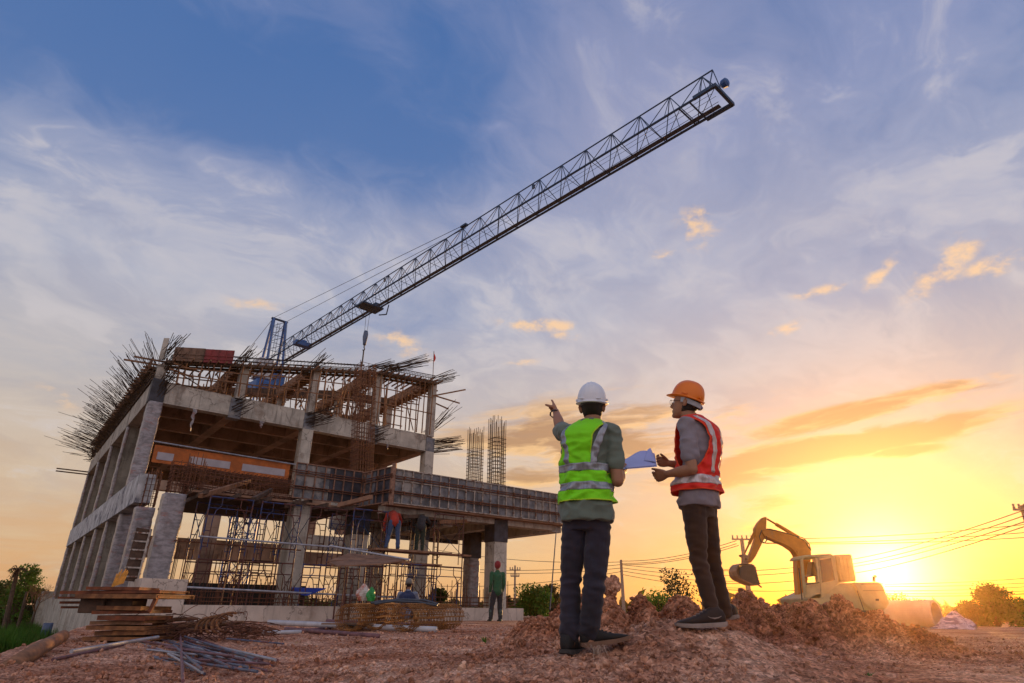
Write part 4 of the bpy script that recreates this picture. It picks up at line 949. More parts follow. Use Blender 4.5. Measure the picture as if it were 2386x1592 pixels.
# pendant ropes to the jib, backstays to the counter-jib
tp = 18.0
for t in np.linspace(10, 30, 400):
    v = J(t, -JW/2, 1.6)-CAM
    if CX+FPX*(v@RI)/(v@_F) < 1082: tp = t
mb = MB()
for b, dk in ((-.8, -.15), (.8, .15)): mb.tube([Mp(0, b, AT+.05), J(tp, -JW/2+dk, 1.65)], .022, 4)
for b in (-.8, .8): mb.tube([Mp(0, b, AT), J(-13.5, -JW/2+b*.6, .3)], .022, 4)
mb.build('pendant_rope', M_cable, cr)
mb = MB(); mb.box(J(tp, -JW/2, 1.72), (.22, .5, .12), (kd, jd, zd)); mb.build('pendant_anchor', M_cranedk, cr)
mb = MB(); mb.bar(J(-2, 0, -.2), J(-14, 0, -.2), .16, .4); mb.bar(J(-2, -JW, -.2), J(-14, -JW, -.2), .16, .4)
for i in range(8): mb.tube([J(-2-i*1.5, 0, -.2), J(-3.5-i*1.5, -JW, -.2)], .04, 4)
mb.build('counter_jib', M_blue, cr)
mb = MB(); mb.box(J(-12.5, -JW/2, -.7), (1.5, 2.0, 1.7), (kd, jd, zd)); mb.build('counterweight', mat('weight_grey', (.25, .25, .25), .9), cr)
mb = MB(); mb.box(at(612, 862, 47.5), (1.25, 1.2, 1.7), (kd, jd, zd)); mb.build('operator_cab', mat('cab_white', (.45, .46, .5), .5), cr, bevel=.06)
mb = MB(); mb.box(at(612, 862, 47.5)-zd*1.5+kd*.2, (1.6, 1.6, .9), (kd, jd, zd)); mb.build('cab_platform', M_blue, cr, bevel=.04)

# ------------------------------------------------------------ people
from mathutils import noise as mnoise
M_skin = mat('skin', (0.30, 0.145, 0.085), 0.55, var=0.10, scale=20, spec=0.35)
M_skin_d = mat('skin_dark', (0.22, 0.10, 0.06), 0.55, var=0.12, scale=20)
M_hair = mat('hair', (0.012, 0.009, 0.008), 0.6, var=0.3, scale=60, bump=0.3, bscale=200)
def cloth(name, col, var=0.10, trans=0.0, rough=0.85, bs=260, **k): return mat(name, col, rough, var=var, scale=5, bump=0.12, bscale=bs, trans=trans, sheen=0.15, **k)
def remesh(mb, name, material, parent, voxel=0.006, it=4, wr=None, sm=0.5):
    """one continuous skin round everything in mb"""
    t = MB(); t.v, t.f, t.n = mb.v, mb.f, mb.n
    me = bpy.data.meshes.new('tmp'); vs = np.concatenate(t.v); me.from_pydata(vs.tolist(), [], t.f)
    b = bmesh.new(); b.from_mesh(me); bmesh.ops.recalc_face_normals(b, faces=b.faces); b.to_mesh(me); b.free()
    o = bpy.data.objects.new('tmp', me); C.objects.link(o)
    r_ = o.modifiers.new('r', 'REMESH'); r_.mode = 'VOXEL'; r_.voxel_size = voxel; r_.adaptivity = 0
    s_ = o.modifiers.new('s', 'SMOOTH'); s_.factor = sm; s_.iterations = it
    dg = bpy.context.evaluated_depsgraph_get(); dg.update(); ev = o.evaluated_get(dg); m2 = bpy.data.meshes.new_from_object(ev)
    bpy.data.objects.remove(o, do_unlink=True); bpy.data.meshes.remove(me)
    n = len(m2.vertices); co = np.empty(n*3, np.float32); m2.vertices.foreach_get('co', co); co = co.reshape(-1, 3).astype(float)
    if wr is not None:
        no = np.empty(n*3, np.float32); m2.vertex_normals.foreach_get('vector', no); no = no.reshape(-1, 3)
        d = np.array([wr(p) for p in co]); co = co+no*d[:, None]
    w = np.array(parent.get('_w', (0, 0, 0))); co = co-w
    m2.vertices.foreach_set('co', co.astype(np.float32).ravel()); m2.name = name
    m2.materials.clear(); m2.materials.append(material); m2.polygons.foreach_set('use_smooth', [True]*len(m2.polygons)); m2.update()
    o = bpy.data.objects.new(name, m2); C.objects.link(o); o.parent = parent; o['_w'] = [float(q) for q in w]; return o
def ball(mb, c, r, ax=None, n=12):
    ax = np.eye(3) if ax is None else np.asarray(ax); r = np.ones(3)*r; R_ = []
    for i in range(1, n):
        a = math.pi*i/n-math.pi/2; R_.append([c+ax[0]*r[0]*math.cos(a)*math.cos(t)+ax[1]*r[1]*math.cos(a)*math.sin(t)+ax[2]*r[2]*math.sin(a) for t in np.linspace(0, 2*math.pi, 2*n, endpoint=False)])
    mb.rings(R_)
def limb(mb, pts, rad, n=18):
    """rounded tapered chain, smoothly interpolated"""
    pts = [np.asarray(p, float) for p in pts]; P_ = []; R_ = []
    for i in range(len(pts)-1):
        k = 6
        for j in range(k):
            t = j/k; P_.append(pts[i]*(1-t)+pts[i+1]*t); tt = t*t*(3-2*t); R_.append(rad[i]*(1-tt)+rad[i+1]*tt)
    P_.append(pts[-1]); R_.append(rad[-1]); mb.tube(P_, R_, n); ball(mb, P_[0], R_[0]); ball(mb, P_[-1], R_[-1])
def hand(mb, w, d, nrm_, thumb, curls, tcurl=(0.75, 0.55, 0.2), s=1.0, fan=0.0, tl=1.0):
    """w wrist, d along the hand, nrm_ the way the palm faces, thumb unit vector across towards the thumb"""
    d = nrm(d); t = nrm(thumb-d*(thumb@d)); p = nrm(nrm_-d*(nrm_@d)-t*(nrm_@t))
    R_ = []
    for x, hw, ht in ((-.02, .024, .019), (0, .025, .019), (.02, .032, .018), (.045, .040, .016), (.07, .042, .015), (.088, .040, .012)):
        R_.append([w+d*x*s+(t*math.cos(a)*hw+p*math.sin(a)*ht)*s for a in np.linspace(0, 2*math.pi, 16, endpoint=False)])
    mb.rings(R_)
    for k, (off, L, rr) in enumerate(((.030, .074, .0092), (.0105, .082, .0094), (-.0100, .076, .0090), (-.0290, .060, .0078))):
        q = w+(d*.082+t*off)*s; dd = nrm(d+t*fan*off*12); pts = [q-dd*.014*s, q]; c = curls[k]; ang = 0
        for j, seg in enumerate((.45, .32, .23)):
            ang += math.radians(c[j]); v = dd*math.cos(ang)+p*math.sin(ang); q = q+v*L*seg*s; pts.append(q)
        rad = [rr*s*1.05, rr*s*1.05, rr*s, rr*s*.92, rr*s*.8]; mb.tube(pts, rad, 10)
        for pt, r_ in zip(pts, rad): ball(mb, pt, r_, n=6)
    a, b, c = tcurl; q = w+(d*.020+t*.022)*s; v = nrm(t*a+d*b+p*c)
    pts = [q, q+v*.032*s]; v2 = nrm(v+d*.35); pts += [pts[-1]+v2*.028*s*tl, pts[-1]+v2*.052*s*tl]
    mb.tube(pts, [.016*s, .0125*s, .0105*s, .0085*s], 10)
    for pt, r_ in zip(pts, (.016, .0125, .0105, .0085)): ball(mb, pt, r_*s, n=6)
def head(mb, c, f, r, u, s=1.0):
    """c = chin-level point on the neck axis; f, r, u unit frame"""
    for_ = [(-.005, .020, .066, .020), (.008, .036, .052, .040), (.03, .050, .036, .058), (.055, .059, .020, .076), (.08, .066, .010, .088), (.11, .072, .002, .096), (.14, .076, -.004, .100), (.17, .076, -.008, .098), (.20, .068, -.008, .085), (.222, .048, -.008, .060), (.232, .020, -.008, .028)]
    R_ = []
    for z, rx, cf, ry in for_:
        ring = []
        for a in np.linspace(0, 2*math.pi, 28, endpoint=False):
            ca, sa = math.cos(a), math.sin(a); e = 0.9; x = math.copysign(abs(ca)**e, ca)*rx; y = math.copysign(abs(sa)**e, sa)*ry+cf
            ring.append(c+(r*x+f*y+u*z)*s)
        R_.append(ring)
    mb.rings(R_)
    P = lambda x, y, z: c+(r*x+f*y+u*z)*s
    mb.tube([P(0, .096, .128), P(0, .108, .100), P(0, .116, .082), P(0, .100, .074)], [.007*s, .010*s, .0125*s, .011*s], 10)      # nose
    mb.tube([P(-.030, .088, .133), P(0, .097, .130), P(.030, .088, .133)], [.008*s]*3, 8)                                        # brow
    mb.tube([P(-.020, .089, .048), P(0, .099, .050), P(.020, .089, .048)], [.006*s, .0085*s, .006*s], 8)                          # lips
    mb.tube([P(-.018, .088, .039), P(0, .096, .038), P(.018, .088, .039)], [.006*s, .0085*s, .006*s], 8)
    ball(mb, P(0, .082, .012), .020*s, n=8)
    for sg in (-1, 1):
        ball(mb, P(sg*.080, -.012, .105), np.array([.010, .018, .032])*s, (nrm(r*sg+f*-.35), nrm(f+r*sg*.35), u), n=8)
        mb.tube([P(sg*.081, .004, .115), P(sg*.090, -.014, .136), P(sg*.094, -.028, .118), P(sg*.086, -.018, .086), P(sg*.078, .0, .078)], [.006*s]*5, 8)
def hair(parent, c, f, r, u, s=1.0, low=0.045):
    mb = MB(); R_ = []
    for z in np.linspace(low, .215, 22):
        rx = np.interp(z, [.03, .055, .08, .11, .14, .17, .20, .222], [.052, .061, .068, .074, .078, .078, .070, .052]); ry = np.interp(z, [.03, .055, .08, .11, .14, .17, .20, .222], [.056, .074, .090, .099, .103, .101, .088, .064]); cf = np.interp(z, [.03, .055, .08, .11, .14], [.020, .010, .004, .0, -.006])
        ring = []
        for a in np.linspace(math.radians(172), math.radians(368), 44):
            e = min(1, min(a-math.radians(172), math.radians(368)-a)/.25); lo_ = min(1, (z-low)/.02+.2); g_ = (.007*e*lo_-.004+.0012*math.sin(a*60+z*300))
            back = 1 if z > .06 else 1
            ring.append(c+(r*math.cos(a)*(rx+g_)+f*(math.sin(a)*(ry+g_)+cf)+u*z)*s)
        R_.append(ring)
    mb.rings(R_, cap=False, closed=False); o = mb.build('hair', M_hair, parent, smooth=True)
    sol = o.modifiers.new('thick', 'SOLIDIFY'); sol.thickness = .006; sol.offset = -1; return o
def helmet(parent, c, f, r, u, material, s=1.0, peak=0.036, name='hard_hat'):
    """c = centre of the rim"""
    e = MB(); nA, nP = 72, 22
    def prof(a, ph, off):
        ca, sa = math.cos(a), math.sin(a); rx, ry = .109+off, .137+off
        k = math.cos(ph)**0.85; x = ca*rx*k; y = sa*ry*k; z = (math.sin(ph)**0.95)*(.146+off)
        rid = 0
        if off >= 0:
            for x0, w, h in ((0, .012, .0065), (.036, .007, .0045), (-.036, .007, .0045)): rid += h*math.exp(-((x-x0*(0.6+.4*math.cos(ph)))/w)**2)
            rid *= min(1, math.sin(ph)*1.6)*min(1, max(0, (math.sin(ph)-.12)*4))
        return x*(1+rid*2), y*(1+rid*2), z+rid
    for off in (0, -.004):
        R_ = []
        if off == 0:
            R0 = []; R1 = []
            for k in range(nA):
                a = 2*math.pi*k/nA; ca, sa = math.cos(a), math.sin(a); fr = max(0, sa)**3; ext = .010+peak*fr*(abs(sa)**4)
                x, y = ca*(.110+.009), sa*(.137+ext); R0.append(c+(r*x+f*y+u*(-.012-.014*fr-.003))*s); R1.append(c+(r*x+f*y+u*(-.012-.014*fr+.001))*s)
            R_ = [R0, R1]
            R_.append([c+(r*math.cos(2*math.pi*k/nA)*.1095+f*math.sin(2*math.pi*k/nA)*.1375+u*(-.006))*s for k in range(nA)])
        for j in range(nP+1):
            ph = math.pi/2*j/nP*.995; R_.append([c+(r*p[0]+f*p[1]+u*p[2])*s for p in (prof(2*math.pi*k/nA, ph, off) for k in range(nA))])
        if off < 0: R_ = [list(reversed(q)) for q in R_]
        e.rings(R_, cap=(off == 0))
    o = e.build(name, material, parent, smooth=True)
    q = MB()                                                            # side slots and their lugs
    for sg in (-1, 1):
        q.box(c+(r*sg*.113+f*.0+u*.012)*s, (.012*s, .045*s, .016*s), (r, f, u)); q.box(c+(r*sg*.06-f*.122+u*.010)*s, (.05*s, .010*s, .008*s), (nrm(r*1+f*sg*-.0), f, u))
    q.build('helmet_lug', material, o, bevel=.002)
    return o
class Body:
    """torso frame: rings given at heights above the feet"""
    def __init__(b, axis, f, zoff, H=1.0):
        b.axis = axis; b.f = nrm(np.array([f[0], f[1], 0.0])); b.r = np.array([b.f[1], -b.f[0], 0]); b.z0 = zoff; b.H = H
    def c(b, z):
        zz = [q[0] for q in b.axis]; return np.array([np.interp(z, zz, [q[1] for q in b.axis]), np.interp(z, zz, [q[2] for q in b.axis]), b.z0+z*b.H])
    TZ = [.74, .80, .88, .96, 1.04, 1.12, 1.20, 1.28, 1.34, 1.38, 1.41, 1.435, 1.455, 1.47]
    RX = [.148, .158, .160, .150, .142, .146, .156, .166, .168, .162, .145, .118, .088, .066]
    RY = [.100, .112, .115, .104, .098, .102, .110, .116, .116, .110, .098, .084, .072, .062]
    def pt(b, th, z, off=0.0, ex=2.3, kx=1.0, ky=1.0):
        rx = np.interp(z, b.TZ, b.RX)*kx+off; ry = np.interp(z, b.TZ, b.RY)*ky+off; ca, sa = math.cos(th), math.sin(th)
        q = (abs(ca)**ex+abs(sa)**ex)**(-1/ex); return b.c(z)+b.r*rx*ca*q+b.f*ry*sa*q
    def torso(b, mb, z0, z1, off, n=30, **k):
        zs = np.arange(z0, z1, .03); zs = np.append(zs, z1)
        mb.rings([[b.pt(t, z, off(z) if callable(off) else off, **k) for t in np.linspace(0, 2*math.pi, n, endpoint=False)] for z in zs])
def fold(p, s, a, b, seed=0):
    """cloth creases: ridged noise, stretched"""
    q = Vector((p[0]*s[0]+seed, p[1]*s[1], p[2]*s[2])); n1 = mnoise.noise(q); n2 = mnoise.noise(q*2.3+Vector((4, 1, 7)))
    return a*(0.5-abs(n1)*2)*1.0+b*n2
def vest(B, parent, colm, tape, piping, holes, stripes, z0=.885, z1=1.462, off=.026, front=0.0, seed=0.0, ztop=None, flare=0.0, amp=1.0):
    """holes: (theta centre, half theta, z lo, z hi). stripes: list of (polyline of (theta, z), width)"""
    nT, nZ = 150, 84
    def S(th, z, extra=0.0):
        o_ = off+extra+front*max(0, math.sin(th))**2*min(1, max(0, (1.42-z)*5))+flare*max(0, 1.05-z)
        o_ *= min(1.0, .45+(z1-z)*9) if z > 1.40 else 1
        p = B.pt(th, z, o_); d = p-B.c(z); d = d/np.linalg.norm(d)
        w = min(1, max(0, (1.44-z)*6))*amp
        g_ = (fold(p, (9, 9, 16), .010, .004, seed)+.006*math.sin(z*60+3*math.sin(th*2+seed)+1.5*math.sin(th*5))*max(0, 1-abs(z-1.0)*6)+.004*math.sin(th*9+z*7))*w
        return p+d*g_
    def inhole(th, z):
        for (t0, hw, lo_, hi_) in holes:
            d = (th-t0+math.pi) % (2*math.pi)-math.pi
            zc = (lo_+hi_)/2; e = abs((z-zc)/((hi_-lo_)/2)); 
            if e < 1 and abs(d) < hw*(1-e**2.4)**.5*(1.0+.25*(z-zc)/(hi_-lo_)): return True
        return False
    V = []; F = []; idx = {}
    ths = np.linspace(0, 2*math.pi, nT, endpoint=False); zs = np.linspace(z0, z1, nZ)
    for i, z in enumerate(zs):
        for j, t in enumerate(ths): V.append(S(t, z))
    for i in range(nZ-1):
        for j in range(nT):
            t = ths[j]+math.pi/nT; z = (zs[i]+zs[i+1])/2
            if inhole(t, z): continue
            j2 = (j+1) % nT; F.append((i*nT+j, i*nT+j2, (i+1)*nT+j2, (i+1)*nT+j))
    mb = MB(); mb.add(V, F); o = mb.build('safety_vest', colm, parent, smooth=True)
    b = bmesh.new(); b.from_mesh(o.data); loose = [v for v in b.verts if not v.link_faces]; bmesh.ops.delete(b, geom=loose, context='VERTS')
    for k in range(3):                                      # even out the stair-stepped hole rims
        bd = [v for v in b.verts if v.is_boundary]; new = {}
        for v in bd:
            nb = [e.other_vert(v).co for e in v.link_edges if e.is_boundary]
            if len(nb) == 2: new[v] = v.co*.4+(nb[0]+nb[1])*.3
        for v, c_ in new.items(): v.co = c_
    loops = []; seen = set()
    for e in [e for e in b.edges if e.is_boundary]:
        if e in seen: continue
        st = e.verts[0]; cur = e.verts[1]; L = [st, cur]; seen.add(e); ok = True
        while cur != st:
            nx = [q for q in cur.link_edges if q.is_boundary and q not in seen]
            if not nx: break
            seen.add(nx[0]); cur = nx[0].other_vert(cur); L.append(cur)
        if len(L) > 12: loops.append([np.array(v.co[:])+np.array(parent.get('_w', (0, 0, 0))) for v in L])
    b.to_mesh(o.data); b.free()
    sol = o.modifiers.new('thick', 'SOLIDIFY'); sol.thickness = .003; sol.offset = 1
    for L in loops:
        pm_ = MB(); pm_.tube(L[::2]+[L[-1]], .0052, 7, cap=False); pm_.build('piping', piping, o, smooth=True)
    for poly, w in stripes:
        n = 40; P_ = []; Tn = np.linspace(0, 1, n); seg = np.linspace(0, 1, len(poly)); tt = np.interp(Tn, seg, [q[0] for q in poly]); zz = np.interp(Tn, seg, [q[1] for q in poly])
        mbs = MB(); rows = []
        horiz = abs(poly[0][1]-poly[-1][1]) < .12 and abs(poly[0][0]-poly[-1][0]) > 2
        for k in range(n if not horiz else n):
            row = []
            for m_ in np.linspace(-.5, .5, 7):
                if horiz: row.append(S(tt[k], zz[k]+m_*w, .0045))
                else: row.append(S(tt[k]+m_*w/.16, zz[k], .0045))
            rows.append(row)
        if horiz:                                           # denser round the body
            tt2 = np.linspace(poly[0][0], poly[-1][0], 120); rows = [[S(t, float(np.interp(t, tt, zz))+m_*w, .0045) for m_ in np.linspace(-.5, .5, 7)] for t in tt2]
        mbs.rings(rows, cap=False, closed=False); so = mbs.build('reflective_tape', tape, o, smooth=True); sol = so.modifiers.new('thick', 'SOLIDIFY'); sol.thickness = .0015; sol.offset = 1
    return o
def shoe(parent, heel, d, up, L=.275, s=1.0, mu=None, ms=None, swoosh=None, hgt=1.0, skinny=1.0):
    """heel = ground point under the heel"""
    d = nrm(d); side = nrm(np.cross(d, up)); up = np.cross(side, d); R_ = []; R2 = []
    for x, hw, h, zb in ((-.012, .020, .062, .026), (0, .031, .085, .020), (.03, .037, .098, .018), (.07, .038, .100, .018), (.11, .039, .082, .018), (.15, .043, .064, .018), (.19, .047, .052, .018), (.23, .045, .044, .019), (.262, .034, .036, .022), (.280, .016, .028, .026)):
        x *= L/.275; h *= hgt
        R_.append([heel+d*x*s+(side*hw*skinny*math.copysign(abs(math.cos(a))**.7, math.cos(a))+up*(zb+(h-zb)*.5+(h-zb)*.5*math.copysign(abs(math.sin(a))**.7, math.sin(a))))*s for a in np.linspace(0, 2*math.pi, 20, endpoint=False)])
    for x, hw, z0_, z1_ in ((-.016, .024, .010, .030), (0, .036, .002, .028), (.04, .041, 0, .026), (.09, .038, .001, .025), (.14, .043, 0, .024), (.20, .049, .001, .024), (.25, .042, .005, .027), (.283, .020, .014, .031)):
        x *= L/.275; R2.append([heel+d*x*s+(side*hw*skinny*a+up*b)*s for a, b in ((-1, z0_), (1, z0_), (1.02, (z0_+z1_)/2), (1, z1_), (-1, z1_), (-1.02, (z0_+z1_)/2))])
    mb = MB(); mb.rings(R_); o = mb.build('shoe', mu, parent, smooth=True); mb = MB(); mb.rings(R2); mb.build('sole', ms, o)
    mb = MB()                                              # laces
    for k in range(4): x = .105+k*.022; mb.tube([heel+(d*x+side*sg*.02+up*(.086-k*.009)*hgt)*s for sg in (-1, 0, 1)], .003*s, 5)
    mb.build('laces', ms if swoosh else mu, o)
    if swoosh is not None:
        mb = MB(); pts = [(.020, .060), (.040, .052), (.065, .048), (.09, .052), (.105, .060)]; rr = [.001, .003, .0045, .0025, .001]
        mb.tube([heel+(d*x+side*swoosh*.0385+up*z)*s for x, z in pts], rr, 8); mb.build('shoe_emblem', ms, o)
    return o

# ===== first man: green vest, white helmet, seen from behind, pointing left =====
D1 = 4.2; Q = lambda x, y, Y=D1: pp(x, y, Y)
F1 = nrm(np.array([math.sin(math.radians(17)), math.cos(math.radians(17)), 0])); z01 = 0.03
p1 = empty('person', (Q(1345, 1490)[0], D1, 0.0), 'man in a lime green safety vest and white hard hat, left arm pointing up', 'person')
def axm(rows, D, zoff): return [(z, Q(x, 1200, D)[0] if y is None else pp(x, y, D)[0], yy) for (z, x, y, yy) in rows]
A1 = [(.70, pp(1346, 1235, D1)[0], D1), (.80, pp(1347, 1190, D1)[0], D1), (.95, pp(1346, 1140, D1)[0], D1), (1.15, pp(1342, 1070, D1)[0], D1+.01), (1.34, pp(1345, 1010, D1)[0], D1+.0), (1.42, pp(1352, 985, D1)[0], D1+.01), (1.50, pp(1357, 965, D1)[0], D1+.02), (1.6, pp(1360, 950, D1)[0], D1+.03)]
B1 = Body(A1, F1, z01); B1.RX = [q*.94 for q in B1.RX]
r1 = B1.r; up = zd
sL = B1.c(1.385)-r1*.165; sR = B1.c(1.375)+r1*.170
eL = pp(1287, 986, D1+.27); wL = pp(1276, 945, D1+.48); eR = pp(1417, 1104, D1-.06); wR = pp(1426, 1084, D1+.17)
hipL = B1.c(.80)-r1*.085; hipR = B1.c(.80)+r1*.085
kL = pp(1310, 1345, D1+.05); aL = pp(1307, 1466, D1+.02); kR = pp(1363, 1345, D1-.03); aR = pp(1353, 1458, D1-.02)
hc1 = B1.c(1.446)+np.array([.026, 0, 0]); hf = nrm(np.array([math.sin(math.radians(14)), math.cos(math.radians(14)), 0.05])); hr = nrm(np.array([hf[1], -hf[0], 0])); hu = np.cross(hr, hf)
mb = MB(); B1.torso(mb, .82, 1.465, -.012); limb(mb, [B1.c(1.42), hc1+up*.03-hf*.012], [.066, .058]); head(mb, hc1+up*.005, hf, hr, hu)
limb(mb, [sL, eL, wL], [.052, .040, .026]); limb(mb, [eL, eL*.6+wL*.4, wL], [.040, .041, .026]); limb(mb, [sR, eR], [.052, .041]); limb(mb, [eR, eR*.65+wR*.35, wR], [.041, .044, .027])
limb(mb, [hipL, kL, aL+up*-.03], [.068, .050, .034]); limb(mb, [hipR, kR, aR+up*-.03], [.068, .050, .034])
dL = nrm(wL-eL); hand(mb, wL+dL*.02, nrm(dL+np.array([0, .4, 0])+up*.25), nrm(-r1*-.2-up*.2-np.array([1, 0, 0])), nrm(up*.9-np.array([.3, 0, 0])), [(2, 4, 4), (75, 90, 55), (80, 92, 55), (85, 92, 55)], tcurl=(.35, .55, .9))
iL = wL+dL*.02
dR = nrm(pp(1440, 1072, D1+.27)-wR); hand(mb, wR+dR*.01, dR, nrm(-r1*.8+up*.5), nrm(up*.9+r1*.2), [(45, 70, 40), (50, 72, 45), (55, 75, 45), (58, 75, 45)], tcurl=(.8, .7, .15))
remesh(mb, 'body', M_skin, p1, .0042, 5)
hair(p1, hc1+up*.005, hf, hr, hu, low=.035)
for sg in (-1, 1):
    mb = MB(); ball(mb, hc1+up*.005+hr*sg*.030+hf*.083+hu*.115, .0115, n=8); mb.build('eye', mat('eye', (.7, .68, .65), .2), p1, smooth=True)
M_hw = mat('helmet_white', (0.66, 0.70, 0.78), 0.28, var=.05, scale=3, col2=(.5, .5, .52), thr=(.62, .8))
tl = nrm(hu-hf*.10+hr*.05); tf = nrm(hf-tl*(hf@tl)); hh = helmet(p1, hc1+hu*.160-hf*.004, tf, np.cross(tf, tl), tl, M_hw, s=.96)
mb = MB(); rg = [hc1+up*.005+hu*.125+hr*.083*math.cos(a)+hf*(.103*math.sin(a)-.004) for a in np.linspace(math.pi, 2*math.pi, 20)]
mb.rings([[q-hu*.008, q+hu*.014, q+hu*.014+nrm(q-hc1)*.002, q-hu*.008+nrm(q-hc1)*.002] for q in rg]); mb.build('helmet_strap', mat('strap_dark', (.02, .02, .025), .5), hh)
M_sh1 = cloth('shirt_green_grey', (0.115, 0.150, 0.125))
mb = MB(); B1.torso(mb, .775, 1.468, lambda z: .014+.020*max(0, min(1, (1.0-z)*5)))
for (s_, e_, k) in ((sL, eL, .66), (sR, eR, .62)):
    m_ = s_+(e_-s_)*k; limb(mb, [s_+(B1.c(1.36)-s_)*.3, s_, s_+(e_-s_)*.35, m_], [.075, .068, .064, .066])
remesh(mb, 'shirt', M_sh1, p1, .006, 4, wr=lambda p: fold(p, (8, 8, 12), .013, .005, 3))
M_jean = cloth('jeans_dark', (0.017, 0.014, 0.026), var=.45, col2=(0.024, 0.026, 0.050), thr=(.55, .75))
mb = MB(); B1.torso(mb, .72, .86, -.002)
limb(mb, [hipL+up*.02, hipL*.5+kL*.5, kL, kL*.5+aL*.5, aL+up*.045], [.080, .078, .066, .065, .068]); limb(mb, [hipR+up*.02, hipR*.5+kR*.5, kR, kR*.5+aR*.5, aR+up*.035], [.080, .080, .070, .066, .064])
def jw(p, sd=0): 
    h = p[2]; k = 1+1.4*math.exp(-((h-.42)/.07)**2)+1.6*math.exp(-((h-.13)/.08)**2)+.7*math.exp(-((h-.78)/.06)**2)
    return fold(p, (6, 6, 17),   .0044*k, .0015*k, sd)+.0014*k*math.sin(p[2]*80+p[0]*45+4*mnoise.noise(Vector(p*6)))
remesh(mb, 'jeans', M_jean, p1, .006, 3, wr=lambda p: jw(p, 9))
M_vg = cloth('vest_lime', (0.27, 0.88, 0.010), var=.06, trans=.30, rough=.7); M_tape = mat('reflective_tape', (.25, .27, .32), .35, metal=.35, var=.18, scale=14, stretch=(4, 4, .3)); M_vgp = cloth('vest_lime_trim', (0.50, 0.80, 0.03), trans=.2)
R = math.radians
vest(B1, p1, M_vg, M_tape, M_vgp, [(R(-20), R(50), 1.075, 1.43), (R(186), R(36), 1.14, 1.42)], [([(R(-90), 1.118), (R(272), 1.118)], .050), ([(R(-90), .992), (R(272), .992)], .052), ([(R(326), 1.44), (R(312), 1.37), (R(300), 1.25), (R(298), 1.14)], .040), ([(R(216), 1.44), (R(226), 1.34), (R(236), 1.22), (R(238), 1.14)], .038)], z0=.900, off=.030, front=.02, seed=1.3, flare=.06, amp=1.5)
M_shoe = mat('shoe_black', (.012, .011, .012), .75, var=.3, scale=12); M_soleb = mat('sole_dark', (.05, .045, .045), .8); M_muddy = mat('sole_muddy', (.16, .09, .06), .9)
shoe(p1, pp(1297, 1503, D1-.04), nrm(np.array([.42, .9, 0])), zd, mu=M_shoe, ms=M_soleb, s=1.05, hgt=1.25)
shoe(p1, pp(1340, 1487, D1-.02), nrm(np.array([.90, .10, .13])), zd, mu=M_shoe, ms=M_muddy, s=1.05)
mb = MB(); c_ = pp(1273, 950, D1+.455); q = nrm(wL-eL); x_ = nrm(np.cross(q, up)); y_ = np.cross(x_, q)
for k in range(1): mb.rings([[c_+q*z+(x_*math.cos(a)+y_*math.sin(a))*.032 for a in np.linspace(0, 2*math.pi, 20, endpoint=False)] for z in (-.009, .009)], cap=False)
wb = mb.build('watch_strap', M_shoe, p1, smooth=True); sol = wb.modifiers.new('t', 'SOLIDIFY'); sol.thickness = .003; sol.offset = 1
mb = MB(); mb.box(c_-x_*.034-y_*.004, (.009, .026, .026), (x_, y_, q)); mb.build('watch_face', M_shoe, p1, bevel=.003)

# ===== second man: red vest, orange helmet, seen from behind his left side =====
D2 = 4.55; z02 = 0.17
F2 = nrm(np.array([-math.sin(math.radians(49)), math.cos(math.radians(49)), 0]))
p2 = empty('person', (pp(1625, 1440, D2)[0], D2, 0.15), 'man in a red safety vest, orange hard hat and glasses, palm held open', 'person')
def PX(x, z): # x position so that pixel x is met at height z on the plane of the second man
    lo_, hi_ = 700, 1600
    for _ in range(40):
        m_ = (lo_+hi_)/2; lo_, hi_ = (m_, hi_) if pp(x, m_, D2)[2] > z else (lo_, m_)
    return pp(x, m_, D2)[0]
A2 = [(.70, PX(1607, z02+.70), D2), (.80, PX(1604, z02+.80), D2), (.95, PX(1603, z02+.95), D2), (1.10, PX(1606, z02+1.1), D2), (1.25, PX(1608, z02+1.25), D2), (1.38, PX(1601, z02+1.38), D2), (1.44, PX(1592, z02+1.44), D2), (1.52, PX(1583, z02+1.52), D2)]
B2 = Body(A2, F2, z02, H=1.0); B2.RX = [q*.93 for q in B2.RX]; B2.RY = [q*.93 for q in B2.RY]
r2 = B2.r
sL = B2.c(1.385)-r2*.158+F2*.015; sR = B2.c(1.385)+r2*.158
eL = pp(1588, 1078, D2-.17); wL = pp(1533, 1088, D2-.06); eR = pp(1585, 1072, D2+.22); wR = pp(1536, 1064, D2+.16)
hipL = B2.c(.80)-r2*.080; hipR = B2.c(.80)+r2*.080
kL = pp(1603, 1285, D2-.03); aL = pp(1634, 1398, D2-.05); kR = pp(1637, 1300, D2+.17); aR = pp(1664, 1392, D2+.20)
hc2 = B2.c(1.470)+F2*.062
hf = nrm(np.array([-math.sin(math.radians(60)), math.cos(math.radians(60)), 0.22])); hr = nrm(np.array([hf[1], -hf[0], 0])); hu = np.cross(hr, hf)
mb = MB(); B2.torso(mb, .82, 1.465, -.012); limb(mb, [B2.c(1.42), hc2+up*.035-hf*.02], [.062, .055]); head(mb, hc2, hf, hr, hu)
limb(mb, [sL, eL], [.050, .040]); limb(mb, [eL, eL*.65+wL*.35, wL], [.040, .042, .026]); limb(mb, [sR, eR], [.050, .040]); limb(mb, [eR, eR*.65+wR*.35, wR], [.040, .041, .026])
limb(mb, [hipL, kL, aL-up*.05], [.068, .048, .032]); limb(mb, [hipR, kR, aR-up*.05], [.068, .050, .034])
dL = nrm(wL-eL); tocam = nrm(np.array([0, -1, .0]))
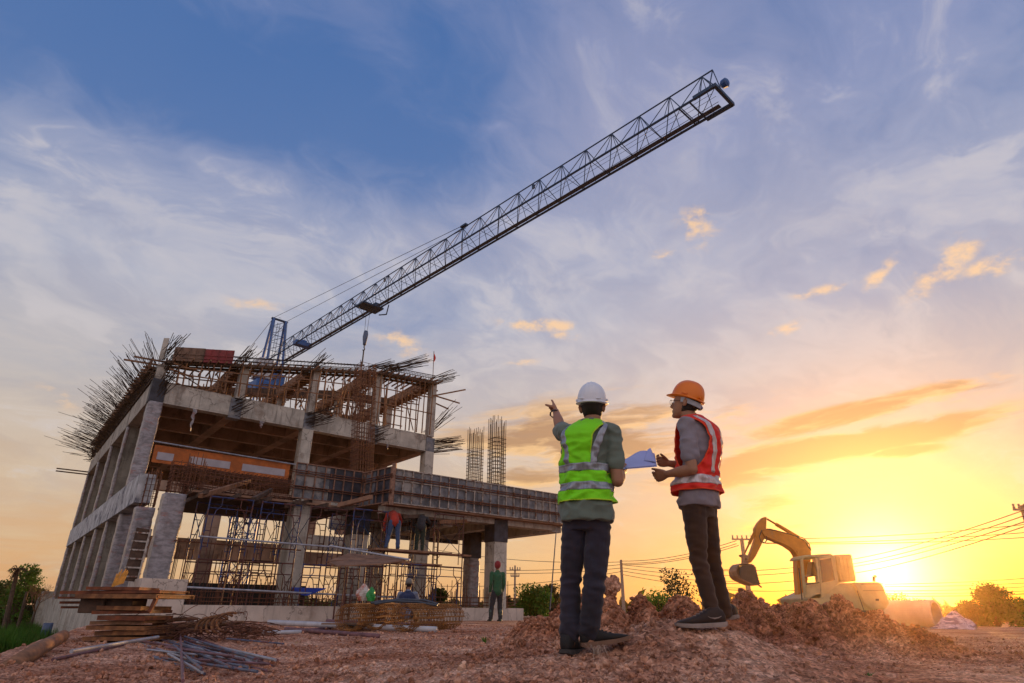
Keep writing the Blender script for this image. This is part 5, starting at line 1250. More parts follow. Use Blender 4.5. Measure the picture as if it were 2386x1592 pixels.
hand(mb, wL+dL*.005, nrm(dL+np.array([-.1, 0, -.10])), nrm(up*.75+np.array([-.2, .5, 0])), nrm(np.array([0, -.45, 0])+up*.9), [(38, 34, 20), (42, 36, 22), (46, 38, 24), (50, 40, 26)], tcurl=(.55, .85, .15), fan=.10, tl=1.1)
dR = nrm(wR-eR); hand(mb, wR+dR*.005, nrm(dR+up*.05), nrm(np.array([0, -.9, 0])), nrm(up), [(28, 40, 20), (30, 42, 22), (34, 44, 24), (38, 46, 26)], tcurl=(.4, .9, .55))
remesh(mb, 'body', M_skin, p2, .0042, 5)
hair(p2, hc2, hf, hr, hu, low=.040)
for sg in (-1, 1):
    mb = MB(); ball(mb, hc2+hr*sg*.030+hf*.083+hu*.112, .0115, n=8); mb.build('eye', MATS['eye'], p2, smooth=True)
M_ho = mat('helmet_orange', (0.72, 0.17, 0.006), 0.3, var=.06, scale=3)
tl = nrm(hu-hf*.20); tf = nrm(hf-tl*(hf@tl)); tr_ = np.cross(tf, tl); hh2 = helmet(p2, hc2+hu*.164-hf*.004, tf, tr_, tl, M_ho, s=.92)
# nape strap with its knob
hcb = hc2+hu*.118
mb = MB(); rg = [(hcb-hu*.030*max(0, -math.sin(a))+hr*.086*math.cos(a)+hf*(.111*math.sin(a)-.006)) for a in np.linspace(math.radians(165), math.radians(375), 30)]
mb.rings([[q-hu*.013, q+hu*.022, q+hu*.022+nrm(q-hc2)*.004, q-hu*.013+nrm(q-hc2)*.004] for q in rg]); st = mb.build('helmet_strap', mat('strap_grey', (.30, .32, .36), .5), hh2, smooth=False)
mb = MB(); kb = hcb-hu*.030-hf*.117; mb.rings([[kb-hf*z+(hr*math.cos(a)+hu*math.sin(a))*rr_ for a in np.linspace(0, 2*math.pi, 16, endpoint=False)] for z, rr_ in ((-.002, .014), (.008, .014), (.012, .009))]); mb.build('strap_knob', mat('knob_blue', (.10, .11, .22), .4), hh2)
# glasses
g_ = MB(); M_gl = mat('glasses_frame', (.03, .02, .02), .35)
for sg in (-1, 1):
    cc = hc2+hr*sg*.033+hf*.112+hu*.108; g_.tube([cc+hr*.024*math.cos(a)*1.0+hu*.021*math.sin(a) for a in np.linspace(0, 2*math.pi, 22)], .0016, 6, cap=False)
    g_.tube([cc+hr*sg*.024+hu*.008, hc2+hr*sg*.075+hf*.05+hu*.118, hc2+hr*sg*.084-hf*.012+hu*.120], .0018, 6)
g_.tube([hc2+hr*.010+hf*.113+hu*.112, hc2-hr*.010+hf*.113+hu*.112], .0016, 6); gl = g_.build('glasses', M_gl, p2)
M_sh2 = cloth('shirt_grey_violet', (0.20, 0.18, 0.215))
mb = MB(); B2.torso(mb, .785, 1.468, lambda z: .014+.020*max(0, min(1, (1.0-z)*5)))
for (s_, e_, k) in ((sL, eL, .70), (sR, eR, .70)):
    m_ = s_+(e_-s_)*k; limb(mb, [s_+(B2.c(1.36)-s_)*.3, s_, s_+(e_-s_)*.35, m_], [.072, .064, .062, .064])
remesh(mb, 'shirt', M_sh2, p2, .006, 4, wr=lambda p: fold(p, (8, 8, 12), .012, .005, 13))
M_tr2 = cloth('trousers_brown', (0.034, 0.017, 0.012), var=.25)
mb = MB(); B2.torso(mb, .72, .87, .0)
limb(mb, [hipL+up*.02, hipL*.5+kL*.5, kL, kL*.5+aL*.5, aL-up*.01], [.092, .078, .060, .057, .048]); limb(mb, [hipR+up*.02, hipR*.5+kR*.5, kR, kR*.5+aR*.5, aR-up*.035], [.092, .078, .058, .054, .048])
def jw2(p):
    h = p[2]-z02; k = 1+1.5*math.exp(-((h-.42)/.09)**2)+1.0*math.exp(-((h-.12)/.07)**2)
    return fold(p, (7, 7, 20), .0032*k, .0013*k, 21)+.0012*k*math.sin(p[2]*95+p[0]*50+4*mnoise.noise(Vector(p*6)))
remesh(mb, 'trousers', M_tr2, p2, .006, 3, wr=jw2)
M_vr = cloth('vest_red', (0.88, 0.026, 0.018), var=.08, trans=.30, rough=.7); M_vrp = cloth('vest_trim_orange', (0.95, 0.075, 0.02), trans=.2); M_tape2 = mat('reflective_tape_pale', (.52, .46, .48), .4, metal=.25, var=.2, scale=16, stretch=(4, 4, .3))
vest(B2, p2, M_vr, M_tape2, M_vrp, [(R(178), R(58), 1.03, 1.43), (R(-4), R(45), 1.04, 1.42)], [([(R(-90), .975), (R(272), .965)], .062), ([(R(216), 1.448), (R(240), 1.38), (R(252), 1.27), (R(257), 1.16), (R(254), 1.02)], .050), ([(R(312), 1.44), (R(300), 1.36), (R(294), 1.20), (R(288), 1.03)], .045)], z0=.895, off=.034, front=.035, seed=4.1, flare=.10, amp=1.2)
M_swl = mat('sole_pale', (.26, .21, .19), .8, var=.2, scale=10); M_shoe2 = mat('shoe_dark_brown', (.016, .010, .010), .7, var=.3, scale=12)
shoe(p2, pp(1661, 1439, D2-.08), nrm(np.array([-.97, -.12, -.035])), nrm(np.array([.0, 0, 1])), L=.285, s=1.12, mu=M_shoe2, ms=M_swl, swoosh=-1, hgt=1.1)
shoe(p2, pp(1690, 1422, D2+.20), nrm(np.array([-.70, .55, -.05])), zd, L=.285, s=1.05, mu=M_shoe2, ms=M_swl, swoosh=1, hgt=1.05)
# paper held between them
M_paper = mat('paper_blue', (0.40, 0.44, 0.78), .7, var=.05, scale=4, trans=.15)
e = empty('plan_sheets', pp(1465, 1060, 4.42), 'bluish folded plan sheets held out between the two men', 'paper')
def sheet(cor, dz, nm):
    """cor: four corner points; bent sheet"""
    mb = MB(); a, b, c_, d_ = cor; rows = []
    for i in range(13):
        t = i/12; row = []
        for j in range(9):
            s_ = j/8; q = (a*(1-t)+b*t)*(1-s_)+(d_*(1-t)+c_*t)*s_; q = q+zd*(.020*math.sin(t*math.pi)*s_+dz+.006*math.sin(t*7+s_*3)*s_); row.append(q)
        rows.append(row)
    mb.rings(rows, cap=False, closed=False); o = mb.build(nm, M_paper, e, smooth=True); sol = o.modifiers.new('t', 'SOLIDIFY'); sol.thickness = .0012; return o
sheet([pp(1432, 1077, 4.30), pp(1508, 1071, 4.40), pp(1502, 1039, 4.74), pp(1413, 1062, 4.62)], 0, 'sheet')
sheet([pp(1436, 1075.5, 4.31), pp(1507, 1069, 4.41), pp(1491, 1035, 4.76), pp(1425, 1060, 4.63)], .003, 'sheet')
sheet([pp(1478, 1058, 4.5), pp(1506, 1062, 4.44), pp(1497, 1039, 4.74), pp(1487, 1033, 4.78)], .004, 'folded_corner')

# ===== site workers =====
def worker(label, pos, f, skin=None, shirt=None, pants=None, hat=None, joints=None, lean=0.0, shirt_hem=.80, scale=1.0, vestm=None, boots=None, bare=False, hood=None, cap=None, lowz=None, foot_z=None):
    """pos = ground point; joints in the person's own frame (right, forward, up) metres"""
    f = nrm(np.array([f[0], f[1], 0])); r = np.array([f[1], -f[0], 0]); pos = np.asarray(pos, float)
    G = lambda a: pos+(r*a[0]+f*a[1]+zd*a[2])*scale
    J = dict(hipL=(-.09, 0, .82), hipR=(.09, 0, .82), kL=(-.10, .02, .44), kR=(.10, .02, .44), aL=(-.10, -.02, .08), aR=(.10, -.02, .08), pel=(0, 0, .86), mid=(0, 0, 1.10), ch=(0, 0, 1.30), nk=(0, 0, 1.44), hd=(0, .02, 1.50), sL=(-.19, 0, 1.37), sR=(.19, 0, 1.37), eL=(-.23, -.02, 1.08), eR=(.23, -.02, 1.08), wL=(-.22, .10, .84), wR=(.22, .10, .84), hu=(0, 0, 1))
    J.update(joints or {}); K = {k: G(v) for k, v in J.items() if k != 'hu'}; u = nrm(r*J['hu'][0]+f*J['hu'][1]+zd*J['hu'][2])
    e = empty('person', pos, label, 'person'); S_ = scale
    hf = nrm(f-u*(f@u)) if abs(f@u) < .95 else nrm(-zd+f*.1); hf = nrm(J['hf'][0]*r+J['hf'][1]*f+J['hf'][2]*zd) if 'hf' in J else hf; hf = nrm(hf-u*(hf@u)); hr = np.cross(hf, u)
    mb = MB(); tor = [K['pel'], K['mid'], K['ch'], K['nk']]
    limb(mb, tor, [.13*S_, .12*S_, .125*S_, .06*S_]); limb(mb, [K['sL'], K['ch'], K['sR']], [.055*S_, .10*S_, .055*S_]); limb(mb, [K['nk'], K['hd']], [.055*S_, .052*S_]); head(mb, K['hd']+u*.01, hf, hr, u, S_)
    for s_ in 'LR':
        limb(mb, [K['s'+s_], K['e'+s_], K['w'+s_]], [.048*S_, .038*S_, .026*S_]); limb(mb, [K['hip'+s_], K['k'+s_], K['a'+s_]], [.08*S_, .052*S_, .035*S_])
        dd = nrm(K['w'+s_]-K['e'+s_]); sg = -1 if s_ == 'L' else 1; hand(mb, K['w'+s_], dd, nrm(-r*sg+f*.01), nrm(f+zd*.02), [(15, 25, 15)]*4, s=S_)
    remesh(mb, 'body', skin or M_skin_d, e, .009, 2)
    hair(e, K['hd']+u*.01, hf, hr, u, S_)
    mb = MB(); limb(mb, tor[:-1]+[K['nk']-u*.03], [.150*S_, .142*S_, .145*S_, .085*S_]); limb(mb, [K['sL'], K['ch'], K['sR']], [.068*S_, .115*S_, .068*S_])
    for s_ in 'LR': k = .95 if not bare else .6; limb(mb, [K['s'+s_], K['e'+s_], K['e'+s_]+(K['w'+s_]-K['e'+s_])*k], [.065*S_, .055*S_, .045*S_])
    remesh(mb, 'shirt', shirt, e, .010, 3, wr=lambda p: fold(p, (6, 6, 9), .010, .002, pos[0]))
    mb = MB(); limb(mb, [K['hipL'], K['pel'], K['hipR']], [.10*S_, .13*S_, .10*S_])
    for s_ in 'LR': limb(mb, [K['hip'+s_], K['k'+s_], K['a'+s_]], [.100*S_, .078*S_, .066*S_])
    remesh(mb, 'trousers', pants, e, .010, 3, wr=lambda p: fold(p, (6, 6, 12), .010, .002, pos[1]))
    for s_ in 'LR':
        if boots is not None:
            mb = MB(); limb(mb, [K['a'+s_]+zd*.22*S_, K['a'+s_]-zd*.01], [.062*S_, .05*S_]); bo = mb.build('boot', boots, e, smooth=True)
        shoe(e, K['a'+s_]-f*.05*S_-zd*.07*S_, f, zd, mu=boots or M_shoe, ms=boots or M_soleb, s=S_)
    if hood is not None:
        mb = MB(); ball(mb, K['hd']+u*.135*S_-hf*.012*S_, np.array([.098, .122, .125])*S_, (hr, hf, u), n=14); ho = remesh(mb, 'head_wrap', hood, e, .01, 1, wr=lambda p: fold(p, (22, 22, 22), .008, .003, 2))
    if cap is not None:
        mb = MB(); ball(mb, K['hd']+u*.165*S_-hf*.008*S_, np.array([.088, .110, .085])*S_, (hr, hf, u), n=14); mb.box(K['hd']+u*.150*S_+hf*.13*S_, (.13*S_, .10*S_, .012*S_), (hr, hf, u)); remesh(mb, 'cap', cap, e, .007, 2)
    if vestm is not None:
        mb = MB(); limb(mb, [K['mid'], K['ch'], K['nk']-u*.05], [.155*S_, .158*S_, .10*S_]); limb(mb, [K['ch']-r*.09, K['ch']+r*.09], [.125*S_, .125*S_]); remesh(mb, 'work_vest', vestm, e, .012, 2)
    return e
q = pp(1140, 1424, 20.6); q[2] = -.12
M_boot = mat('rubber_boot', (.03, .05, .045), .45, var=.3); M_dark = cloth('cloth_dark', (.018, .018, .024), bs=60); M_denim = cloth('denim_blue', (.035, .065, .15), bs=60)
worker('worker in green shirt, red head wrap and rubber boots standing before the wall', q, (-.35, .93), shirt=cloth('shirt_green', (.018, .085, .038), bs=60), pants=M_dark, hood=cloth('wrap_red', (.22, .015, .02), bs=60), boots=M_boot, scale=1.0, joints=dict(kL=(-.16, .02, .44), aL=(-.20, .0, .08), aR=(.10, -.05, .08), wL=(-.21, .08, .86), eL=(-.22, -.03, 1.1), eR=(.21, -.02, 1.08), wR=(.20, .08, .86)))
q = U(6.75, -9.45, 1.96)
worker('worker bending forward on the scaffold plank in a red shirt and blue jeans', q, (-.30, .95), shirt=cloth('shirt_red', (.34, .025, .012), bs=60), pants=M_denim, bare=False, joints=dict(hipL=(-.10, -.05, .84), hipR=(.10, -.05, .84), kL=(-.16, .02, .44), kR=(.13, .0, .44), aL=(-.22, -.02, .08), aR=(.16, -.02, .08), pel=(0, -.04, .86), mid=(-.02, .10, 1.05), ch=(-.04, .30, 1.14), nk=(-.06, .42, 1.12), hd=(-.06, .50, 1.08), sL=(-.22, .28, 1.13), sR=(.15, .28, 1.13), eL=(-.30, .30, .86), wL=(-.28, .34, .62), eR=(.26, .42, .95), wR=(.22, .50, .75), hu=(0, .8, -.2), hf=(0, -.2, -1)))
q = U(7.75, -9.45, 1.96)
worker('worker in dark clothes on the scaffold next to the one in red', q, (-.05, 1), shirt=M_dark, pants=cloth('cloth_blackgreen', (.012, .022, .016), bs=60), scale=.98, joints=dict(pel=(0, -.03, .80), mid=(0, .08, 1.0), ch=(0, .22, 1.12), nk=(0, .34, 1.14), hd=(0, .42, 1.12), sL=(-.18, .22, 1.12), sR=(.18, .22, 1.12), eL=(-.26, .40, 1.0), wL=(-.18, .62, 1.05), eR=(.26, .40, 1.0), wR=(.18, .62, 1.05), hu=(0, .75, .3), hf=(0, .3, -1)))
q = pp(934, 1382, 15.5); q[2] = -.10
worker('worker in grey cap and dark blue vest sitting behind the mesh rolls', (q[0], q[1], -.42), (.1, 1), shirt=cloth('shirt_greyblue', (.13, .15, .22), bs=60), pants=M_dark, cap=cloth('cap_grey', (.16, .15, .14), bs=60), vestm=cloth('vest_navy', (.012, .022, .07), bs=60), scale=.96, joints=dict(hipL=(-.10, 0, .55), hipR=(.10, 0, .55), pel=(0, -.02, .56), mid=(0, .0, .75), ch=(0, .03, .93), nk=(0, .05, 1.07), hd=(.0, .08, 1.12), sL=(-.19, .03, 1.0), sR=(.19, .03, 1.0), eL=(-.27, .10, .76), eR=(.27, .10, .76), wL=(-.15, .30, .70), wR=(.15, .30, .70), kL=(-.16, .42, .58), kR=(.16, .42, .58), aL=(-.15, .45, .45), aR=(.15, .45, .45)))

# ------------------------------------------------------------ things lying about the site
def tube_between(name, a, b, r, mt, label, cat, group=None, n=8, sag=0.0):
    mb = MB(); a = np.asarray(a, float); b = np.asarray(b, float); m_ = (a+b)/2-zd*sag; mb.tube([a, m_, b] if sag else [a, b], r, n); o = mb.build(name, mt, None, org=a, smooth=True); tag(o, label, cat, group); return o
# stack of shuttering boards and crates beside the corner (each board a thing)
YS = 9.6
def board(x0, x1, y, th, Y0=YS, dep=0.9, mt=None, label='', y1=None, nm='timber_board'):
    a = pp(x0, y, Y0); b = pp(x1, y1 if y1 is not None else y, Y0+.05); h = th/1559*Y0*1.0153*.98*random.uniform(.8, 1.0)
    mb = MB(); d = nrm(b-a); dv = nrm(np.array([-d[1], d[0], 0])+np.array([.06, 0, 0])); u_ = nrm(np.cross(d, dv)); u_ = u_ if u_[2] > 0 else -u_; L = np.linalg.norm(b-a); yw = random.uniform(-.10, .10); d, dv = d*math.cos(yw)+dv*math.sin(yw), dv*math.cos(yw)-d*math.sin(yw)
    c = (a+b)/2+dv*dep/2
    mb.box(c+u_*h*.38, (L, dep, h*.24), (d, dv, u_))
    for k in (0.0, 1.0): mb.box((a+b)/2+dv*(dep*k*.96+.018), (L*.995, .035, h*.98), (d, dv, u_))
    for k in np.linspace(-.5, .5, 5): mb.box(c+d*L*k*.93-u_*h*.08, (.04, dep*.9, h*.66), (d, dv, u_))
    o = mb.build(nm, mt or M_wood_r, None, org=a); tag(o, label, 'board'); return o
rows = [(189, 345, 1466, 9, M_wood_y, 'lowest tan board crate of the stack, resting on the earth'), (214, 337, 1454, 10, M_wood_y, 'tan slatted crate second from the bottom of the stack'), (196, 332, 1441, 11, M_wood_y, 'wide tan crate third from the bottom of the stack'), (206, 328, 1430, 8, M_wood, 'greyish thin crate in the lower half of the stack'), (221, 334, 1418, 11, M_wood_r, 'red brown crate in the middle of the stack'), (212, 342, 1406, 9, M_wood_r, 'red crate just below the big overhanging panels'), (218, 326, 1395, 9, M_wood_y, 'tan crate tucked under the overhanging panels')]
for i, (x0, x1, y, th, mt, lb) in enumerate(rows): board(x0, x1, y, th, YS+.05*(i % 2), .75, mt, lb, y1=y+1.5*(-1)**i)
board(165, 364, 1368, 11, YS-.1, .95, M_wood_y, 'broad tan panel overhanging on top of the stack', y1=1369)
board(140, 365, 1360, 8, YS+.02, .95, M_wood_r, 'long red panel lying on the broad tan one', y1=1358)
board(200, 317, 1350, 8, YS+.0, .7, M_wood_r, 'short red board crate topping the stack', y1=1351)
for i, (x0, x1, y) in enumerate(((134, 225, 1372), (137, 222, 1383), (139, 226, 1394))):
    board(x0, x1, y, 6, YS+.3+.12*i, .10, M_wood_r, ('upper', 'middle', 'lower')[i]+' red bar end jutting out left of the timber stack')
mb = MB(); q = pp(210, 1385, YS+.1); mb.box(q+np.array([.0, .25, 0]), (.36, .5, .26)); o = mb.build('dark_crate', M_wood_d, None, org=q, bevel=.01); tag(o, 'dark box hanging under the left end of the stack', 'box')
q = pp(272, 1388, YS+.35); mb = MB(); mb.box(q, (.62, .4, .17)); o = mb.build('dark_crate', M_wood_d, None, org=q, bevel=.01); tag(o, 'dark crate in the shadow under the overhanging panels of the stack', 'box')
a, b = pp(362, 1366, YS-.05), pp(344, 1404, YS-.05); mb = MB(); mb.bar(a, b, .05, .05); o = mb.build('diagonal_batten', M_wood_r, None, org=b); tag(o, 'red batten slanting down from the right end of the top panel', 'batten')
# weathered wood and rebar scrap heap
Yh = 10.4
for i, (x0, y0, x1, y1, r, mt, lb) in enumerate([(345, 1446, 520, 1424, .055, M_wood, 'thick weathered log lying across the scrap heap'), (350, 1432, 455, 1420, .035, M_wood, 'grey branch at the back of the scrap heap'), (395, 1452, 500, 1430, .045, M_wood_d, 'dark split log in the middle of the scrap heap'), (340, 1458, 430, 1456, .05, M_wood_r, 'reddish log end beside the timber stack'), (430, 1450, 560, 1428, .04, M_wood, 'bent branch on the right of the scrap heap'), (350, 1440, 470, 1447, .03, M_wood, 'thin pole crossing the scrap heap')]):
    a, b = pp(x0, y0, Yh+.1*i), pp(x1, y1, Yh+.4-.1*i); m_ = (a+b)/2+np.array([0, 0, .03*math.sin(i*2)]); mb = MB(); mb.tube([a, a*.7+m_*.3, m_, b*.7+m_*.3, b], [r*.8, r, r*.9, r*.85, r*.5], 9); o = mb.build('log', mt, None, org=a, smooth=True); tag(o, lb, 'log')
mb = MB()
gg = np.random.default_rng(3)
for i in range(150):
    c_ = pp(470+gg.normal()*52, 1452+gg.normal()*9-12*math.exp(-((i % 50-25)/12)**2), Yh+gg.uniform(-.3, .5)); t0 = gg.uniform(0, 6.28); R0 = gg.uniform(.10, .36); pts = []
    ax = nrm(gg.normal(size=3)*np.array([1, 1, .4])); bx = nrm(np.cross(ax, [0, 0, 1])+gg.normal(size=3)*.3); s0 = gg.uniform(.5, 2.2)
    for k in range(7): t = t0+s0*k/6; pts.append(c_+ax*R0*math.cos(t)*1.5+bx*R0*math.sin(t)*.5+zd*(abs(math.sin(t))*R0*.3-.05))
    mb.tube(pts, gg.uniform(.004, .007), 4)
for j in range(3):                                          # loose coils
    cc = pp((592, 575, 545)[j], (1463, 1459, 1457)[j], Yh-.2); 
    for k in range(7): mb.tube([cc+np.array([.26*math.cos(t)+k*.02, .3*math.sin(t)*.8, .06*math.sin(t+k)+.03+.015*k]) for t in np.linspace(.4+k*.1, 5.6, 14)], .006, 4)
o = mb.build('rebar_scrap', M_rust, None, org=pp(470, 1465, Yh)); tag(o, 'tangled heap of rusty bent bars and wire beside the timber stack', 'scrap', kind='stuff')
for i in range(5):
    cc = pp(470+i*14, 1440-3*i, Yh-.25); mb = MB(); mb.tube([cc+np.array([.13*math.cos(t)*(1+.1*i), .05*math.sin(t), .13*math.sin(t)]) for t in np.linspace(0.3*i, 3.6+.3*i, 12)], .020, 6); o = mb.build('bent_strap', M_wood_y, None, org=cc, smooth=True); tag(o, ('leftmost', 'second', 'middle', 'fourth', 'rightmost')[i]+' of the curled tan straps on top of the rusty scrap', 'strap', 'curled straps on the scrap heap')
# loose scaffold pipes in front
def Z3(x, y): return ((60+x/3.063), (1080+y/3.063))
Pp = [(890, 1240, 1800, 1390, .024, M_purple, 'long purple brown pipe across the top of the loose pipes'), (790, 1275, 1560, 1400, .022, M_purple, 'dull purple pipe starting near the timber stack'), (1130, 1268, 1640, 1400, .021, M_pipeblue, 'blue pipe at the back right of the loose pipes'), (1050, 1330, 1250, 1525, .020, M_pipeblue, 'blue pipe pointing steeply towards the viewer'), (930, 1352, 1285, 1465, .019, M_pipeblue, 'pale blue pipe at the left front of the loose pipes'), (1098, 1225, 1122, 1562, .021, M_purple, 'short purple pipe pointing straight at the viewer'), (1180, 1345, 1470, 1482, .020, M_pipeblue, 'blue pipe in the right front of the loose pipes'), (320, 1372, 935, 1290, .032, M_galv, 'thick grey corroded pipe lying left of the others'), (205, 1365, 700, 1292, .028, M_purple, 'rusty pipe with a bent end furthest to the left'), (1430, 1283, 1838, 1310, .018, M_pipeblue, 'thin blue pipe leading right from the scrap heap'), (1220, 1300, 1780, 1422, .021, M_galv, 'silvery pipe on the right side of the loose pipes'), (1000, 1330, 1480, 1402, .020, M_purple, 'reddish pipe in the middle of the loose pipes'), (1130, 1290, 1560, 1425, .019, M_pipeblue, 'blue pipe next to the silvery one'), (1240, 1395, 1740, 1440, .018, M_purple, 'purple pipe furthest to the right'), (1020, 1350, 1260, 1500, .018, M_galv, 'grey pipe beside the steep blue one')]
for i, (x0, y0, x1, y1, r, mt, lb) in enumerate(Pp):
    r = r*.62; a = Z3(x0, y0); b = Z3(x1, y1); A_ = gz(a[0], a[1]-3, -.22+.012*(i % 3)); B_ = gz(b[0], b[1]-3, -.22+.012*(i % 3))
    for P_ in (A_, B_): P_[2] = max(gh(P_[0], P_[1]), -.30)+r+.015+.02*(i % 4)
    mb = MB(); mb.tube([A_, B_], r, 10); o = mb.build('steel_pipe', mt, None, org=A_, smooth=False); tag(o, lb, 'pipe', 'loose pipes heaped on the earth')
for k in range(14):                                        # more of the same under and between them
    x0 = random.uniform(760, 1250); y0 = random.uniform(1255, 1360); L_ = random.uniform(330, 760); sl = random.uniform(.10, .32); a = Z3(x0, y0); b = Z3(min(x0+L_, 1830), y0+L_*sl)
    A_ = gz(a[0], a[1]-3, -.23); B_ = gz(b[0], b[1]-3, -.23); A_[2] = max(gh(A_[0], A_[1]), -.30)+.012; B_[2] = max(gh(B_[0], B_[1]), -.30)+.012+.02*(k % 3)
    mb = MB(); mb.tube([A_, B_], .0115, 8); o = mb.build('steel_pipe', (M_purple, M_galv, M_pipeblue)[k % 3], None, org=A_); tag(o, 'thin pipe lying low among the loose pipes heaped on the earth', 'pipe', 'thin pipes at the bottom of the heap')

# pipes on the ground before the wall
def onground(x, y, Y, up_=0.03): q = pp(x, y, Y); q[2] = gh(q[0], q[1])+up_; return q
tube_between('drain_pipe', onground(615, 1438, 14.2, .10), onground(1001, 1450, 12.6, .06), .052, M_pvc, 'long white plastic pipe lying on the earth before the wall', 'pipe')
tube_between('timber_pole', onground(655, 1447, 13.0), onground(868, 1468, 11.2), .038, M_purple, 'dark brown pole just in front of the white pipe', 'pole')
tube_between('timber_pole', onground(750, 1426, 14.6, .12), onground(1000, 1438, 13.4, .10), .040, M_purple, 'brown pole lying behind the white pipe', 'pole')
tube_between('timber_pole', onground(690, 1452, 12.6), onground(780, 1436, 14), .03, M_purple, 'short brown pole lying slantwise over the white pipe', 'pole')
tube_between('drain_pipe', onground(600, 1462, 11.9), onground(690, 1460, 12.2), .035, M_pvc, 'short white pipe left of the dark brown pole', 'pipe')
mb = MB(); q = onground(800, 1441, 13.2, .12); mb.box(q, (1.0, .3, .03)); o = mb.build('white_board', M_conc_d, None, org=q); tag(o, 'flat dull board lying under the mesh rolls', 'board')
# three rolls of mesh
def roll(c0, c1, R_, label, hose=False):
    c0 = np.asarray(c0, float); c1 = np.asarray(c1, float); ax = nrm(c1-c0); L = np.linalg.norm(c1-c0); x = nrm(np.cross(ax, zd)); y = np.cross(x, ax); e = empty('mesh_roll', c0-zd*R_, label, 'mesh roll', 'rolls of rusty mesh on the ground')
    mb = MB(); nturn = 2
    for k in range(int(L/.13)+1):
        p = c0+ax*k*.13; mb.tube([p+(x*math.cos(t)+y*math.sin(t)*.92)*R_*(1-.10*t/6.283)*(1+.02*math.sin(t*5+k)) for t in np.linspace(0, 6.283*nturn, 34*nturn//2)], .0068, 4)
    mb.build('hoop_wire', M_mesh, e)
    mb = MB()
    for j in range(int(nturn*15)):
        t = 6.283*nturn*j/(nturn*15)+.07*math.sin(j*3); p = (x*math.cos(t)+y*math.sin(t)*.92)*R_*(1-.10*t/6.283); mb.tube([c0+p-ax*.03, c0+p+ax*(L/2)+gg.normal(size=3)*.008, c0+p+ax*(L+.03)], .0068, 4)
    mb.build('long_wire', M_mesh, e); return e
def rc(x, Y, R_): q = pp(x, 1410, Y); q[2] = gh(q[0], q[1])+R_; return q
roll(rc(800, 12.6, .26), rc(868, 14.4, .26), .27, 'leftmost roll of rusty mesh, end open to the viewer')
roll(rc(862, 12.9, .26), rc(905, 14.2, .26), .26, 'middle roll of rusty mesh, half hidden by its neighbours')
roll(rc(925, 12.5, .27), rc(1040, 14.3, .25), .27, 'longest roll of rusty mesh on the right')
mb = MB(); mb.tube([pp(852, 1384, 13), pp(880, 1379, 13.3), pp(925, 1376, 13.5), pp(975, 1378, 13.5), pp(1006, 1387, 13.3)], .022, 8); mb.tube([pp(860, 1386, 12.8), pp(900, 1380, 13.1), pp(960, 1382, 13.2), pp(1003, 1390, 13)], .022, 8); o = mb.build('hose', mat('hose_dark', (.04, .05, .07), .4), None, org=pp(925, 1376, 13.5), smooth=True); tag(o, 'dark hose looped over the top of the mesh rolls', 'hose')
# bags
def bag(x, y, Y, w, h, mt, label, seed):
    c_ = pp(x, y, Y); R_ = []; g2 = np.random.default_rng(seed)
    for i in range(10):
        f = i/9; ww = w*(.75+.5*math.sin(f*2.6))*(1-f**2.2*.86); R_.append([c_+np.array([ww*math.cos(a)*(1+.16*math.sin(3*a+i)), ww*.7*math.sin(a)*(1+.16*math.cos(4*a+i)), h*f]) for a in np.linspace(0, 6.283, 14, endpoint=False)])
    mb = MB(); mb.rings(R_); o = mb.build('plastic_bag', mt, None, org=c_, smooth=False); tag(o, label, 'bag')
bag(832, 1379, 14.2, .14, .34, mat('bag_orange', (.42, .12, .07), .5, col2=(.5, .45, .42), thr=(.45, .55)), 'orange and white plastic bag hanging behind the mesh rolls', 1)
bag(850, 1380, 14.0, .09, .28, mat('bag_green', (.02, .25, .05), .45), 'bright green plastic bag beside the orange one', 2)
# barrel, log on the bank, far boards
q = gz(103*1.0153, 1478*1.0153, -1.52); mb = MB(); mb.rings([[q+np.array([r_*math.cos(a), r_*math.sin(a), z]) for a in np.linspace(0, 6.283, 20, endpoint=False)] for z, r_ in ((0, .27), (.02, .29), (.28, .29), (.3, .305), (.32, .29), (.58, .29), (.60, .305), (.62, .29), (.88, .29), (.9, .27))]); o = mb.build('barrel', mat('barrel_blue', (.05, .08, .16), .5), None, org=q, smooth=True); tag(o, 'dark blue barrel at the far corner of the foundation', 'barrel')
a = gz(-12*1.0153, 1556*1.0153, -.34); b = pp(141, 1472, 8.2); b[2] = gh(b[0]+.3, b[1])+.16; mb = MB(); mb.tube([a, a*.5+b*.5+zd*.02, b], [.085, .08, .07], 12); o = mb.build('log', M_wood, None, org=a, smooth=True); tag(o, 'round weathered log sloping along the edge of the bank at far left', 'log')
# small plants
def blades(name, c_, n, h, w, mt, label, cat, spread=.5, seed=0, kind=None, lean=0.0):
    g2 = np.random.default_rng(seed); mb = MB()
    for i in range(n):
        a = g2.uniform(0, 6.283); t = g2.uniform(.1, spread); d = np.array([math.cos(a), math.sin(a), 0]); hh_ = h*g2.uniform(.5, 1.1); s_ = np.array([-d[1], d[0], 0])*w
        p0 = np.asarray(c_)+d*g2.uniform(0, .02); p1_ = p0+d*t*hh_*.5+zd*hh_*.6; p2_ = p0+d*t*hh_*1.1+zd*hh_*(.95-lean*t)
        mb.add([p0-s_, p0+s_, p1_+s_*.8, p1_-s_*.8, p2_], [(0, 1, 2, 3), (3, 2, 4)])
    o = mb.build(name, mt, None, org=c_, fixn=False); tag(o, label, cat, kind=kind); return o
M_dry = mat('dry_grass', (.34, .25, .19), .8, var=.3); M_leafg = mat('leaf_green', (.045, .16, .012), .6, var=.3, trans=.35)
q = gz(1369*1.0153, 1508*1.0153, .0); q = np.array([.50, 3.92, gh(.50, 3.92)+.0]); q = pp(1368, 1502, 3.98)
